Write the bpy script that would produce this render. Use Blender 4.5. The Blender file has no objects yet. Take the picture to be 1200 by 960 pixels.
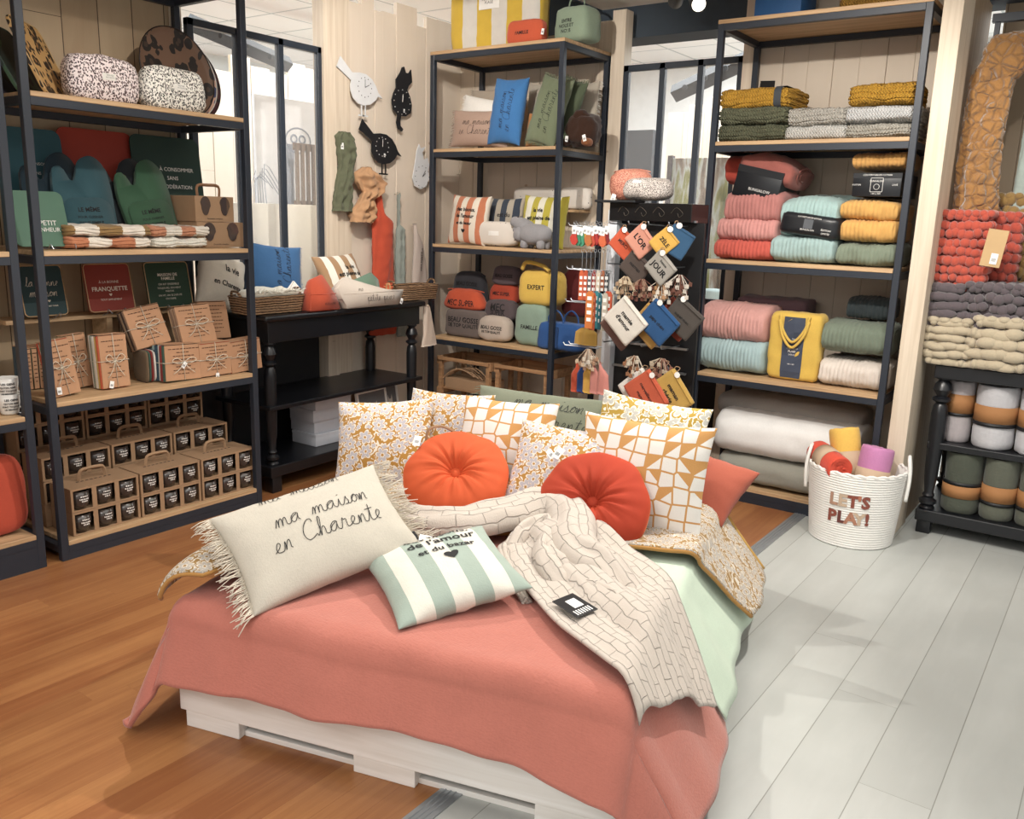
import bpy, bmesh, math, random
from mathutils import Vector, Matrix, noise
random.seed(7)
PI = math.pi
SC = bpy.context.scene
COL = SC.collection

# ---------------------------------------------------------------- camera
FPX, PITCH, ROLL, YAW, CH = 1013.19, 0.21855, 0.030587, -0.61933, 1.6
_cy, _sy = math.cos(YAW), math.sin(YAW)
FW = Vector((_sy*math.cos(PITCH), _cy*math.cos(PITCH), -math.sin(PITCH)))
_r = Vector((_cy, -_sy, 0)); _u = _r.cross(FW)
RT = _r*math.cos(ROLL) + _u*math.sin(ROLL)
UP = -_r*math.sin(ROLL) + _u*math.cos(ROLL)
cam = bpy.data.cameras.new('camera'); co = bpy.data.objects.new('camera', cam); COL.objects.link(co)
cam.sensor_fit = 'HORIZONTAL'; cam.sensor_width = 36; cam.lens = 36*FPX/1200
cam.clip_start = .05; cam.clip_end = 60
M = Matrix((RT, UP, -FW)).transposed().to_4x4(); M.translation = Vector((0, 0, CH)); co.matrix_world = M
SC.camera = co

def ray(x, y): return (x-600)/FPX*RT - (y-480)/FPX*UP + FW
def on(ax, x, y, v):
    """point of the real plane ax=v (0 X, 1 Y, 2 Z) seen at a photo point"""
    d = ray(x, y); o = Vector((0, 0, CH)); return o + d*((v-o[ax])/d[ax])

# ---------------------------------------------------------------- materials
def lin(c):
    if isinstance(c, str):
        c = [int(c[i:i+2], 16)/255 for i in (0, 2, 4)]
    c = [(x/12.92 if x <= .04045 else ((x+.055)/1.055)**2.4) for x in c]; l = .2126*c[0]+.7152*c[1]+.0722*c[2]
    return tuple(x*.92+l*.08 for x in c) + (1,)
MC = {}
def newmat(name):
    m = bpy.data.materials.new(name); m.use_nodes = True
    nt = m.node_tree; b = nt.nodes['Principled BSDF']
    return m, nt, b
def N(nt, t, **kw):
    n = nt.nodes.new('ShaderNode'+t)
    for k, v in kw.items():
        if k in n.inputs: n.inputs[k].default_value = v
        else: setattr(n, k, v)
    return n
def coords(nt, scale=(1, 1, 1), rot=(0, 0, 0), src='Object'):
    tc = N(nt, 'TexCoord'); mp = N(nt, 'Mapping')
    mp.inputs['Scale'].default_value = scale; mp.inputs['Rotation'].default_value = rot
    nt.links.new(tc.outputs[src], mp.inputs['Vector']); return mp.outputs['Vector']
def ramp(nt, fac, stops, interp='LINEAR'):
    r = N(nt, 'ValToRGB'); r.color_ramp.interpolation = interp
    el = r.color_ramp.elements
    while len(el) < len(stops): el.new(.5)
    for e, (p, c) in zip(el, stops): e.position = p; e.color = lin(c) if not isinstance(c, tuple) or len(c) != 4 else c
    nt.links.new(fac, r.inputs['Fac']); return r.outputs['Color']
def bump(nt, b, h, strength=.3, dist=.002):
    n = N(nt, 'Bump'); n.inputs['Strength'].default_value = strength; n.inputs['Distance'].default_value = dist
    nt.links.new(h, n.inputs['Height']); nt.links.new(n.outputs['Normal'], b.inputs['Normal'])
def math_(nt, op, a, b=None, clamp=False):
    n = N(nt, 'Math', operation=op); n.use_clamp = clamp
    for i, v in enumerate((a, b)):
        if v is None: continue
        if isinstance(v, (int, float)): n.inputs[i].default_value = v
        else: nt.links.new(v, n.inputs[i])
    return n.outputs[0]
def mix(nt, fac, a, b, mode='MIX'):
    n = N(nt, 'Mix', data_type='RGBA', blend_type=mode)
    if isinstance(fac, (int, float)): n.inputs[0].default_value = fac
    else: nt.links.new(fac, n.inputs[0])
    for i, v in ((6, a), (7, b)):
        if isinstance(v, (str, tuple)): n.inputs[i].default_value = lin(v) if isinstance(v, str) else v
        else: nt.links.new(v, n.inputs[i])
    return n.outputs[2]
def plain(col, rough=.6, metal=0, name=None, spec=.5, coat=0):
    k = ('p', col, rough, metal, coat)
    if k not in MC:
        m, nt, b = newmat(name or 'plain_'+str(col))
        v = coords(nt, (14,)*3); nz = N(nt, 'TexNoise', Scale=1.0, Detail=3); nt.links.new(v, nz.inputs['Vector'])
        c = lin(col); d = tuple(x*.88 for x in c[:3])+(1,)
        nt.links.new(mix(nt, nz.outputs['Fac'], d, tuple(min(1, x*1.06) for x in c[:3])+(1,)), b.inputs['Base Color'])
        b.inputs['Roughness'].default_value = rough; b.inputs['Metallic'].default_value = metal
        b.inputs['Specular IOR Level'].default_value = spec; b.inputs['Coat Weight'].default_value = coat
        MC[k] = m
    return MC[k]
def cloth(col, scale=260, strength=.35, rough=.95, sheen=.15, mottled=.1, wr=0):
    k = ('c', col, scale, strength, rough, mottled, wr, sheen)
    if k not in MC:
        m, nt, b = newmat('cloth_'+str(col))
        v = coords(nt)
        hs = []
        for sc3 in ((scale*.3, scale, scale), (scale, scale*.3, scale*.3)):
            mp = N(nt, 'Mapping'); mp.inputs['Scale'].default_value = sc3; nt.links.new(v, mp.inputs['Vector'])
            q = N(nt, 'TexNoise', Scale=1.0, Detail=1); nt.links.new(mp.outputs['Vector'], q.inputs['Vector']); hs.append(q.outputs['Fac'])
        h = math_(nt, 'ADD', hs[0], hs[1])
        nz = N(nt, 'TexNoise', Scale=9, Detail=4); nt.links.new(v, nz.inputs['Vector'])
        c = lin(col); lum = .2126*c[0]+.7152*c[1]+.0722*c[2]; c = tuple(x*.88+lum*.12 for x in c[:3])+(1,)
        lo = tuple(x*(1-mottled*1.6) for x in c[:3])+(1,); hi = tuple(min(1, x*(1+mottled)) for x in c[:3])+(1,)
        cc = mix(nt, nz.outputs['Fac'], lo, hi)
        cc = mix(nt, math_(nt, 'MULTIPLY', h, .3), cc, tuple(min(1, x*1.3) for x in c[:3])+(1,))
        nt.links.new(cc, b.inputs['Base Color'])
        hh = math_(nt, 'ADD', math_(nt, 'MULTIPLY', h, .5), math_(nt, 'MULTIPLY', nz.outputs['Fac'], 1.5+wr))
        bump(nt, b, hh, strength, .0016+wr*.002)
        b.inputs['Roughness'].default_value = rough; b.inputs['Sheen Weight'].default_value = sheen
        b.inputs['Specular IOR Level'].default_value = .2
        MC[k] = m
    return MC[k]
def striped(c1, c2, n, w, off=0, axis='X', scale=220):
    """n stripes over width w, alternating c1,c2 (object space, centred)"""
    m, nt, b = newmat('striped_cloth')
    tc = N(nt, 'TexCoord'); s = N(nt, 'SeparateXYZ'); nt.links.new(tc.outputs['Object'], s.inputs[0])
    a = math_(nt, 'MULTIPLY', math_(nt, 'ADD', s.outputs[axis], w/2+off), n/w/2)
    f = math_(nt, 'GREATER_THAN', math_(nt, 'FRACT', a), .5)
    nz = N(nt, 'TexNoise', Scale=14, Detail=4); nt.links.new(tc.outputs['Object'], nz.inputs['Vector'])
    c = mix(nt, f, c1, c2); c = mix(nt, math_(nt, 'MULTIPLY', nz.outputs['Fac'], .25), c, (.25, .22, .2, 1), 'MULTIPLY')
    nt.links.new(c, b.inputs['Base Color']); b.inputs['Roughness'].default_value = .95
    b.inputs['Sheen Weight'].default_value = .15
    n2 = N(nt, 'TexNoise', Scale=scale, Detail=2); nt.links.new(tc.outputs['Object'], n2.inputs['Vector'])
    bump(nt, b, math_(nt, 'ADD', n2.outputs['Fac'], math_(nt, 'MULTIPLY', nz.outputs['Fac'], 3)), .4, .002)
    return m
def planks(name, c1, c2, width, length=2.2, ax='Y', rough=.4, gap=.004, gapcol='4a3a30', grain=1.0, knots=False, streak=30, coat=0, blotch=.25, off=0, contrast=1.0):
    """boards running along local/world axis ax; widths across the other axis"""
    m, nt, b = newmat(name)
    tc = N(nt, 'TexCoord'); s = N(nt, 'SeparateXYZ'); nt.links.new(tc.outputs['Object'], s.inputs[0])
    A = {'Y': ('X', 'Y'), 'X': ('Y', 'X'), 'ZX': ('X', 'Z'), 'ZY': ('Y', 'Z')}[ax]
    u = math_(nt, 'DIVIDE', math_(nt, 'ADD', s.outputs[A[0]], 40+off), width)
    iu = math_(nt, 'FLOOR', u); fu = math_(nt, 'FRACT', u)
    wn = N(nt, 'TexWhiteNoise', noise_dimensions='1D'); nt.links.new(iu, wn.inputs['W'])
    v = math_(nt, 'ADD', math_(nt, 'DIVIDE', math_(nt, 'ADD', s.outputs[A[1]], 40), length), wn.outputs['Value'])
    iv = math_(nt, 'FLOOR', v); fv = math_(nt, 'FRACT', v)
    wn2 = N(nt, 'TexWhiteNoise', noise_dimensions='2D'); cb = N(nt, 'CombineXYZ')
    nt.links.new(iu, cb.inputs[0]); nt.links.new(iv, cb.inputs[1]); nt.links.new(cb.outputs[0], wn2.inputs['Vector'])
    # grain: noise stretched along the board, shifted per board
    cb2 = N(nt, 'CombineXYZ')
    nt.links.new(math_(nt, 'MULTIPLY', s.outputs[A[0]], streak), cb2.inputs[0])
    nt.links.new(math_(nt, 'MULTIPLY', s.outputs[A[1]], 1.6), cb2.inputs[1])
    nt.links.new(math_(nt, 'MULTIPLY', wn2.outputs['Value'], 30), cb2.inputs[2])
    g = N(nt, 'TexNoise', Scale=1.0, Detail=6, Roughness=.6, Distortion=.4); nt.links.new(cb2.outputs[0], g.inputs['Vector'])
    bl = N(nt, 'TexNoise', Scale=3.0, Detail=3); nt.links.new(tc.outputs['Object'], bl.inputs['Vector'])
    t = math_(nt, 'ADD', math_(nt, 'MULTIPLY', wn2.outputs['Value'], .55*contrast), math_(nt, 'MULTIPLY', g.outputs['Fac'], .75*grain))
    t = math_(nt, 'ADD', t, math_(nt, 'MULTIPLY', math_(nt, 'SUBTRACT', bl.outputs['Fac'], .5), blotch*2))
    c = ramp(nt, math_(nt, 'SUBTRACT', t, .1+.2*(grain-.5)), [(.15, c1), (.85, c2)])
    if knots:
        vo = N(nt, 'TexVoronoi', Scale=2.6, Randomness=1); nt.links.new(tc.outputs['Object'], vo.inputs['Vector'])
        k = math_(nt, 'LESS_THAN', vo.outputs['Distance'], .035)
        c = mix(nt, math_(nt, 'MULTIPLY', k, .6), c, 'a07a50')
    gw = gap/width
    e = math_(nt, 'ADD', math_(nt, 'LESS_THAN', fu, gw), math_(nt, 'LESS_THAN', fv, gap/length*.6), True)
    c = mix(nt, e, c, gapcol)
    nt.links.new(c, b.inputs['Base Color'])
    b.inputs['Roughness'].default_value = rough; b.inputs['Coat Weight'].default_value = coat; b.inputs['Coat Roughness'].default_value = .2
    hh = math_(nt, 'SUBTRACT', math_(nt, 'MULTIPLY', g.outputs['Fac'], .25), e)
    bump(nt, b, hh, .4, .002)
    return m
def wood(c1, c2, axis='X', rough=.55, name='light_wood', knots=0):
    k = ('w', c1, c2, axis, rough, knots)
    if k not in MC:
        m, nt, b = newmat(name)
        sc = {'X': (2, 40, 40), 'Y': (40, 2, 40), 'Z': (40, 40, 2)}[axis]
        v = coords(nt, sc); g = N(nt, 'TexNoise', Scale=1.0, Detail=6, Distortion=.6); nt.links.new(v, g.inputs['Vector'])
        c = ramp(nt, g.outputs['Fac'], [(.3, c1), (.7, c2)])
        if knots:
            tc = coords(nt, (1.2, 1.2, 3)); vo = N(nt, 'TexVoronoi', Scale=knots); nt.links.new(tc, vo.inputs['Vector'])
            kf = ramp(nt, vo.outputs['Distance'], [(0, 'ffffff'), (.09, '000000')])
            c = mix(nt, math_(nt, 'MULTIPLY', kf, .75), c, '8a6548')
        nt.links.new(c, b.inputs['Base Color']); b.inputs['Roughness'].default_value = rough
        bump(nt, b, g.outputs['Fac'], .25, .001)
        MC[k] = m
    return MC[k]
def leopard(bg, spot, inner=None, scale=60, thick=.28, rough=.6):
    m, nt, b = newmat('leopard_print')
    v = coords(nt, (1, 1, .8)); nz = N(nt, 'TexNoise', Scale=scale*1.3, Detail=2); nt.links.new(v, nz.inputs['Vector'])
    va = N(nt, 'VectorMath', operation='MULTIPLY_ADD'); va.inputs[1].default_value = (.35/scale,)*3
    nt.links.new(nz.outputs['Color'], va.inputs[0]); nt.links.new(v, va.inputs[2])
    vo = N(nt, 'TexVoronoi', Scale=scale); nt.links.new(va.outputs[0], vo.inputs['Vector'])
    d = vo.outputs['Distance']
    f = math_(nt, 'MULTIPLY', math_(nt, 'LESS_THAN', d, .5), math_(nt, 'GREATER_THAN', d, thick))
    n3 = N(nt, 'TexNoise', Scale=scale*1.1, Detail=0); nt.links.new(v, n3.inputs['Vector'])
    f = math_(nt, 'MULTIPLY', f, math_(nt, 'GREATER_THAN', n3.outputs['Fac'], .34))
    c = mix(nt, math_(nt, 'LESS_THAN', d, thick), bg, inner or bg); c = mix(nt, f, c, spot)
    nt.links.new(c, b.inputs['Base Color']); b.inputs['Roughness'].default_value = rough
    return m
def floral(ground='c08a3c', petal='c9c6cc', line='f3ece2', scale=13, plane='XZ'):
    k = ('fl', ground, petal, scale, plane)
    if k in MC: return MC[k]
    m, nt, b = newmat('floral_print_cloth')
    tc = N(nt, 'TexCoord'); s_ = N(nt, 'SeparateXYZ'); nt.links.new(tc.outputs['Object'], s_.inputs[0])
    cb = N(nt, 'CombineXYZ'); nt.links.new(s_.outputs[plane[0]], cb.inputs[0]); nt.links.new(s_.outputs[plane[1]], cb.inputs[1])
    # gentle warp
    nz = N(nt, 'TexNoise', Scale=scale*.8, Detail=1); nt.links.new(cb.outputs[0], nz.inputs['Vector'])
    va = N(nt, 'VectorMath', operation='MULTIPLY_ADD'); va.inputs[1].default_value = (.35/scale, .35/scale, 0)
    nt.links.new(nz.outputs['Color'], va.inputs[0]); nt.links.new(cb.outputs[0], va.inputs[2]); P = va.outputs[0]
    def flowers(sc, rad, n, seedoff):
        mp = N(nt, 'Mapping'); mp.inputs['Location'].default_value = (seedoff, seedoff*1.7, 0); mp.inputs['Scale'].default_value = (sc, sc, 1); nt.links.new(P, mp.inputs['Vector'])
        vo = N(nt, 'TexVoronoi', Scale=1.0, Randomness=.75, voronoi_dimensions='2D'); nt.links.new(mp.outputs['Vector'], vo.inputs['Vector'])
        d = N(nt, 'VectorMath', operation='SUBTRACT'); nt.links.new(mp.outputs['Vector'], d.inputs[0]); nt.links.new(vo.outputs['Position'], d.inputs[1])
        q = N(nt, 'SeparateXYZ'); nt.links.new(d.outputs[0], q.inputs[0]); c = N(nt, 'SeparateXYZ'); nt.links.new(vo.outputs['Color'], c.inputs[0])
        ang = math_(nt, 'ADD', math_(nt, 'MULTIPLY', math_(nt, 'ARCTAN2', q.outputs['Y'], q.outputs['X']), float(n)), math_(nt, 'MULTIPLY', c.outputs['X'], 6.28))
        pet = math_(nt, 'ADD', .62, math_(nt, 'MULTIPLY', math_(nt, 'ABSOLUTE', math_(nt, 'COSINE', ang)), .55))
        return math_(nt, 'DIVIDE', vo.outputs['Distance'], math_(nt, 'MULTIPLY', pet, rad))
    f1 = flowers(scale, .40, 3, 0.0); f2 = flowers(scale*1.9, .34, 2, 3.3)
    n4 = N(nt, 'TexNoise', Scale=scale*1.1, Detail=1.5, Distortion=1.2); nt.links.new(cb.outputs[0], n4.inputs['Vector'])
    vine = math_(nt, 'LESS_THAN', math_(nt, 'ABSOLUTE', math_(nt, 'SUBTRACT', math_(nt, 'FRACT', math_(nt, 'MULTIPLY', n4.outputs['Fac'], 5.0)), .5)), .14)
    c = mix(nt, vine, ground, line)
    c = mix(nt, math_(nt, 'LESS_THAN', f2, 1.0), c, line); c = mix(nt, math_(nt, 'LESS_THAN', f2, .72), c, petal)
    c = mix(nt, math_(nt, 'LESS_THAN', f1, 1.2), c, ground); c = mix(nt, math_(nt, 'LESS_THAN', f1, 1.02), c, line); c = mix(nt, math_(nt, 'LESS_THAN', f1, .84), c, petal)
    c = mix(nt, math_(nt, 'LESS_THAN', f1, .34), c, line); c = mix(nt, math_(nt, 'LESS_THAN', f1, .2), c, ground)
    nt.links.new(c, b.inputs['Base Color']); b.inputs['Roughness'].default_value = .95; b.inputs['Sheen Weight'].default_value = .1
    n2 = N(nt, 'TexNoise', Scale=200, Detail=2); nt.links.new(tc.outputs['Object'], n2.inputs['Vector']); bump(nt, b, n2.outputs['Fac'], .3, .0015)
    MC[k] = m; return m

def emis(col, s):
    m, nt, b = newmat('lamp_glow'); b.inputs['Emission Color'].default_value = lin(col); b.inputs['Emission Strength'].default_value = s
    b.inputs['Base Color'].default_value = lin(col); return m

BLACK = plain('272e39', .45, name='black_metal'); DARK = plain('17181b', .5); INK = plain('1b1b1d', .8); WHITE = plain('f1efea', .7)
STEEL = plain('b9bec4', .3, .8); KRAFT = plain('a1805f', .85, name='kraft_card'); PAPER = plain('efece6', .9)
SHELFW = wood('a8865f', 'd0ac80', 'X', name='oak_board'); CREAM = plain('cdbfae', .8)

# ---------------------------------------------------------------- objects
def tag(o, label=None, cat=None, group=None, kind=None):
    if label: o['label'] = label
    if cat: o['category'] = cat
    if group: o['group'] = group
    if kind: o['kind'] = kind
    return o
def root(name, label, cat, loc=(0, 0, 0), rotz=0, group=None):
    o = bpy.data.objects.new(name, None); COL.objects.link(o); o.empty_display_size = .05
    o.location = loc; o.rotation_euler = (0, 0, rotz); return tag(o, label, cat, group)
def link(name, me, mat, parent=None, smooth=False):
    o = bpy.data.objects.new(name, me); COL.objects.link(o)
    if mat is not None:
        for q in (mat if isinstance(mat, (list, tuple)) else [mat]): me.materials.append(q)
    if parent: o.parent = parent
    if smooth:
        for p in me.polygons: p.use_smooth = True
    return o
def obj(name, bm, mat, parent=None, smooth=False, angle=None):
    me = bpy.data.meshes.new(name); bmesh.ops.recalc_face_normals(bm, faces=bm.faces); bm.to_mesh(me); bm.free()
    o = link(name, me, mat, parent, smooth or angle is not None)
    if angle is not None:
        try: me.set_sharp_from_angle(angle=math.radians(angle))
        except Exception: pass
    return o
def struct(o): o['kind'] = 'structure'; return o
def mesh(name, vs, fs, mat, parent=None, smooth=False):
    me = bpy.data.meshes.new(name); me.from_pydata([tuple(v) for v in vs], [], fs); me.update()
    return link(name, me, mat, parent, smooth)
def kids(o, pool=None): return [c for c in o.children]
def dup(o, loc=None, rotz=None, label=None, parent=None, group=None, rot=None):
    c = o.copy(); COL.objects.link(c)
    if parent: c.parent = parent
    if loc is not None: c.location = loc
    if rotz is not None: c.rotation_euler = (0, 0, rotz)
    if rot is not None: c.rotation_euler = rot
    if label: c['label'] = label
    if group: c['group'] = group
    for ch in o.children: dup(ch, parent=c)
    return c
BM = bmesh.new
def box(bm, x0, x1, y0, y1, z0, z1, bev=0, mi=0, seg=2):
    v = [bm.verts.new(p) for p in ((x0,y0,z0),(x1,y0,z0),(x1,y1,z0),(x0,y1,z0),(x0,y0,z1),(x1,y0,z1),(x1,y1,z1),(x0,y1,z1))]
    fs = [bm.faces.new([v[i] for i in f]) for f in ((0,3,2,1),(4,5,6,7),(0,1,5,4),(1,2,6,5),(2,3,7,6),(3,0,4,7))]
    for f in fs: f.material_index = mi
    if bev > 0:
        es = list({e for f in fs for e in f.edges})
        r = bmesh.ops.bevel(bm, geom=es, offset=bev, segments=seg, affect='EDGES', profile=.5)
        for f in r['faces']: f.material_index = mi
    return v
def tube(bm, pts, r, n=8, cap=True, mi=0):
    pts = [Vector(p) for p in pts]; rings = []; m = len(pts)
    rr = r if isinstance(r, (list, tuple)) else [r]*m
    prev = None
    for i, p in enumerate(pts):
        t = (pts[min(i+1, m-1)]-pts[max(i-1, 0)])
        if t.length < 1e-9: t = Vector((0, 0, 1))
        t.normalize()
        a = prev if prev is not None else (Vector((0, 0, 1)) if abs(t.z) < .9 else Vector((1, 0, 0)))
        x = (a - t*a.dot(t)); 
        if x.length < 1e-6: x = t.orthogonal()
        x.normalize(); prev = x; y = t.cross(x)
        rings.append([bm.verts.new(p+(x*math.cos(2*PI*k/n)+y*math.sin(2*PI*k/n))*rr[i]) for k in range(n)])
    for i in range(m-1):
        for k in range(n):
            f = bm.faces.new((rings[i][k], rings[i][(k+1) % n], rings[i+1][(k+1) % n], rings[i+1][k])); f.material_index = mi
    if cap:
        for q in (rings[0], rings[-1][::-1]):
            f = bm.faces.new(q); f.material_index = mi
def lathe(bm, prof, n=28, c=(0, 0, 0), mi=0, sx=1, sy=1, cap=True):
    rings = []
    for r, z in prof:
        rings.append([bm.verts.new((c[0]+sx*r*math.cos(2*PI*k/n), c[1]+sy*r*math.sin(2*PI*k/n), c[2]+z)) for k in range(n)])
    for i in range(len(rings)-1):
        for k in range(n):
            f = bm.faces.new((rings[i][k], rings[i][(k+1) % n], rings[i+1][(k+1) % n], rings[i+1][k])); f.material_index = mi
    if cap:
        if prof[0][0] > 1e-4: bm.faces.new(rings[0][::-1]).material_index = mi
        if prof[-1][0] > 1e-4: bm.faces.new(rings[-1]).material_index = mi
def prism(bm, poly, z0, z1, f=None, mi=0):
    """poly in local x,z plane extruded along y z0..z1 (or through mapping f)"""
    f = f or (lambda a, b, d: (a, d, b))
    A = [bm.verts.new(f(x, y, z0)) for x, y in poly]; B = [bm.verts.new(f(x, y, z1)) for x, y in poly]
    n = len(poly); a = bm.faces.new(A); b = bm.faces.new(B[::-1]); a.material_index = b.material_index = mi
    for i in range(n): bm.faces.new((A[i], B[i], B[(i+1) % n], A[(i+1) % n])).material_index = mi
def spline(P, k=6, closed=False):
    P = [Vector(p) for p in P]; n = len(P); out = []
    rng = range(n if closed else n-1)
    for i in rng:
        p0 = P[(i-1) % n] if (closed or i > 0) else P[0]; p1 = P[i]; p2 = P[(i+1) % n]; p3 = P[(i+2) % n] if (closed or i+2 < n) else P[-1]
        for j in range(k):
            t = j/k
            out.append(.5*((2*p1)+(-p0+p2)*t+(2*p0-5*p1+4*p2-p3)*t*t+(-p0+3*p1-3*p2+p3)*t**3))
    if not closed: out.append(P[-1])
    return out
def rrect(w, h, r, n=5, cx=0, cy=0):
    o = []
    for (sx, sy, a0) in ((1, 1, 0), (-1, 1, 90), (-1, -1, 180), (1, -1, 270)):
        for i in range(n+1):
            a = math.radians(a0+90*i/n); o.append((cx+sx*(w/2-r)+r*math.cos(a), cy+sy*(h/2-r)+r*math.sin(a)))
    return o

# ---------------------------------------------------------------- lettering
TCACHE = {}
def glyphs(s, size, bold=0):
    k = (s, size, bold)
    if k not in TCACHE:
        c = bpy.data.curves.new('t', 'FONT'); c.body = s; c.size = size; c.align_x = 'CENTER'; c.align_y = 'CENTER'
        c.resolution_u = 2; c.offset = bold
        o = bpy.data.objects.new('t', c); COL.objects.link(o)
        me = bpy.data.meshes.new_from_object(o.evaluated_get(bpy.context.evaluated_depsgraph_get()))
        TCACHE[k] = ([v.co.copy() for v in me.vertices], [tuple(p.vertices) for p in me.polygons])
        bpy.data.objects.remove(o); bpy.data.curves.remove(c); bpy.data.meshes.remove(me)
    return TCACHE[k]
def text_on(lines, fmap, mat, parent, name='lettering', sub=0):
    """lines: (string, x, z, size, bold[, squeeze]); fmap(x,z)->3D"""
    bm = BM()
    for L in lines:
        s, x, z, size, bold = L[:5]; sq = L[5] if len(L) > 5 else 1
        V, F = glyphs(s, size, bold)
        vs = [bm.verts.new((x+v.x*sq, z+v.y, 0)) for v in V]
        for f in F:
            try: bm.faces.new([vs[i] for i in f])
            except ValueError: pass
    if sub:
        bmesh.ops.triangulate(bm, faces=bm.faces); bmesh.ops.subdivide_edges(bm, edges=bm.edges, cuts=sub)
    for v in bm.verts: v.co = Vector(fmap(v.co.x, v.co.y))
    me = bpy.data.meshes.new(name); bm.to_mesh(me); bm.free()
    return link(name, me, mat, parent)
CUR = {
 'a': ([(0,.05),(.3,.6),(.8,.95),(.5,1.0),(.15,.6),(.2,.1),(.5,.05),(.8,.6),(.86,.95),(.82,.3),(.98,.02)], 1.2),
 'm': ([(0,.05),(.2,.7),(.32,.95),(.34,.5),(.3,0),(.45,.7),(.68,.95),(.74,.6),(.7,0),(.85,.7),(1.08,.95),(1.14,.6),(1.14,.15),(1.28,0)], 1.5),
 'n': ([(0,.1),(.16,.9),(.2,.5),(.18,0),(.35,.7),(.58,.95),(.66,.6),(.66,.15),(.8,0)], 1.05),
 'i': ([(0,.05),(.2,.6),(.28,.9),(.27,.3),(.38,.02)], .6), 'u': ([(0,.05),(.2,.9),(.22,.2),(.45,0),(.7,.4),(.75,.95),(.75,.2),(.9,0)], 1.1),
 's': ([(0,.05),(.28,.6),(.42,1.0),(.46,.72),(.6,.35),(.48,.03),(.2,.05),(.55,.02)], .85),
 'o': ([(0,.05),(.2,.5),(.5,.98),(.2,.75),(.15,.3),(.38,.03),(.66,.3),(.64,.75),(.46,.97),(.65,.78),(.85,.8)], .95),
 'e': ([(0,.1),(.4,.45),(.55,.8),(.35,1.0),(.15,.6),(.2,.15),(.5,0)], .85),
 'h': ([(0,.1),(.35,1.0),(.5,1.9),(.36,2.15),(.26,1.5),(.25,0),(.4,.7),(.62,.95),(.75,.6),(.75,.15),(.9,0)], 1.15),
 'l': ([(0,.1),(.35,1.0),(.45,1.9),(.3,2.15),(.22,1.5),(.25,.2),(.45,0)], .65), 'b': ([(0,.1),(.35,1.2),(.4,2.1),(.25,1.9),(.22,.2),(.5,0),(.7,.5),(.5,.9),(.3,.8),(.8,.7)], .95),
 'r': ([(0,.05),(.2,.75),(.28,1.1),(.36,.88),(.6,.9),(.6,.5),(.62,.1),(.78,0)], 1.0),
 't': ([(0,.1),(.3,1.0),(.4,1.9),(.34,1.0),(.32,.2),(.5,0)], .8), 'p': ([(0,.1),(.2,1.0),(.15,-.9),(.2,.5),(.45,1.0),(.7,.6),(.45,.05),(.25,.1),(.8,.1)], .95),
 'C': ([(1.1,1.8),(1.0,2.2),(.6,2.15),(.12,1.4),(.06,.6),(.4,.02),(.9,.1),(1.25,.35)], 1.4),
 'f': ([(0,.1),(.4,1.2),(.45,2.0),(.3,2.1),(.25,1),(.2,-.8),(.35,-.6),(.3,.1),(.7,.1)], .85),
}
def script_on(lines, fmap, mat, parent, name='lettering', wid=.075, lift=0):
    """handwriting: lines (string, xcentre, zbase, xheight); ribbons laid on the surface fmap(x,z)"""
    bm = BM()
    for s, xc, zb, xh in lines:
        tot = sum(1.0 if ch == ' ' else CUR[ch][1] for ch in s)*xh
        x = xc-tot/2
        for wd in s.split(' '):
            P = []; dots = []; bars = []
            for ch in wd:
                pts, w = CUR[ch]
                P += [(x+px*xh+.12*py*xh, zb+py*xh, 0) for px, py in pts]
                if ch == 'i': dots.append((x+.45*xh, zb+1.45*xh))
                if ch == 't': bars.append((x+.4*xh, zb+1.35*xh))
                x += w*xh
            x += 1.0*xh
            strokes = [spline(P, 4)] + [[Vector((a-.08*xh, b, 0)), Vector((a+.08*xh, b+.03*xh, 0))] for a, b in dots] + [[Vector((a-.35*xh, b-.04*xh, 0)), Vector((a+.5*xh, b+.05*xh, 0))] for a, b in bars]
            for S in strokes:
                prev = None; h = wid*xh/2
                for i, p in enumerate(S):
                    t = S[min(i+1, len(S)-1)]-S[max(i-1, 0)]
                    if t.length < 1e-9: continue
                    t.normalize(); nrm = Vector((-t.y, t.x, 0))*h
                    a, b = bm.verts.new(fmap((p+nrm).x, (p+nrm).y)), bm.verts.new(fmap((p-nrm).x, (p-nrm).y))
                    if prev: bm.faces.new((prev[0], prev[1], b, a))
                    prev = (a, b)
    me = bpy.data.meshes.new(name); bm.to_mesh(me); bm.free()
    return link(name, me, mat, parent)
def heart(cx, cz, s):
    o = []
    for i in range(20):
        t = 2*PI*i/20
        o.append((cx+s*.5*math.sin(t)**3, cz+s*(.4*math.cos(t)-.16*math.cos(2*t)-.06*math.cos(3*t))))
    return o
def shape_on(polys, fmap, mat, parent, name='printed_mark'):
    vs = []; fs = []
    for P in polys:
        b = len(vs); vs += [fmap(x, z) for x, z in P]; fs.append(tuple(range(b, b+len(P))))
    return mesh(name, vs, fs, mat, parent)

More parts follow.
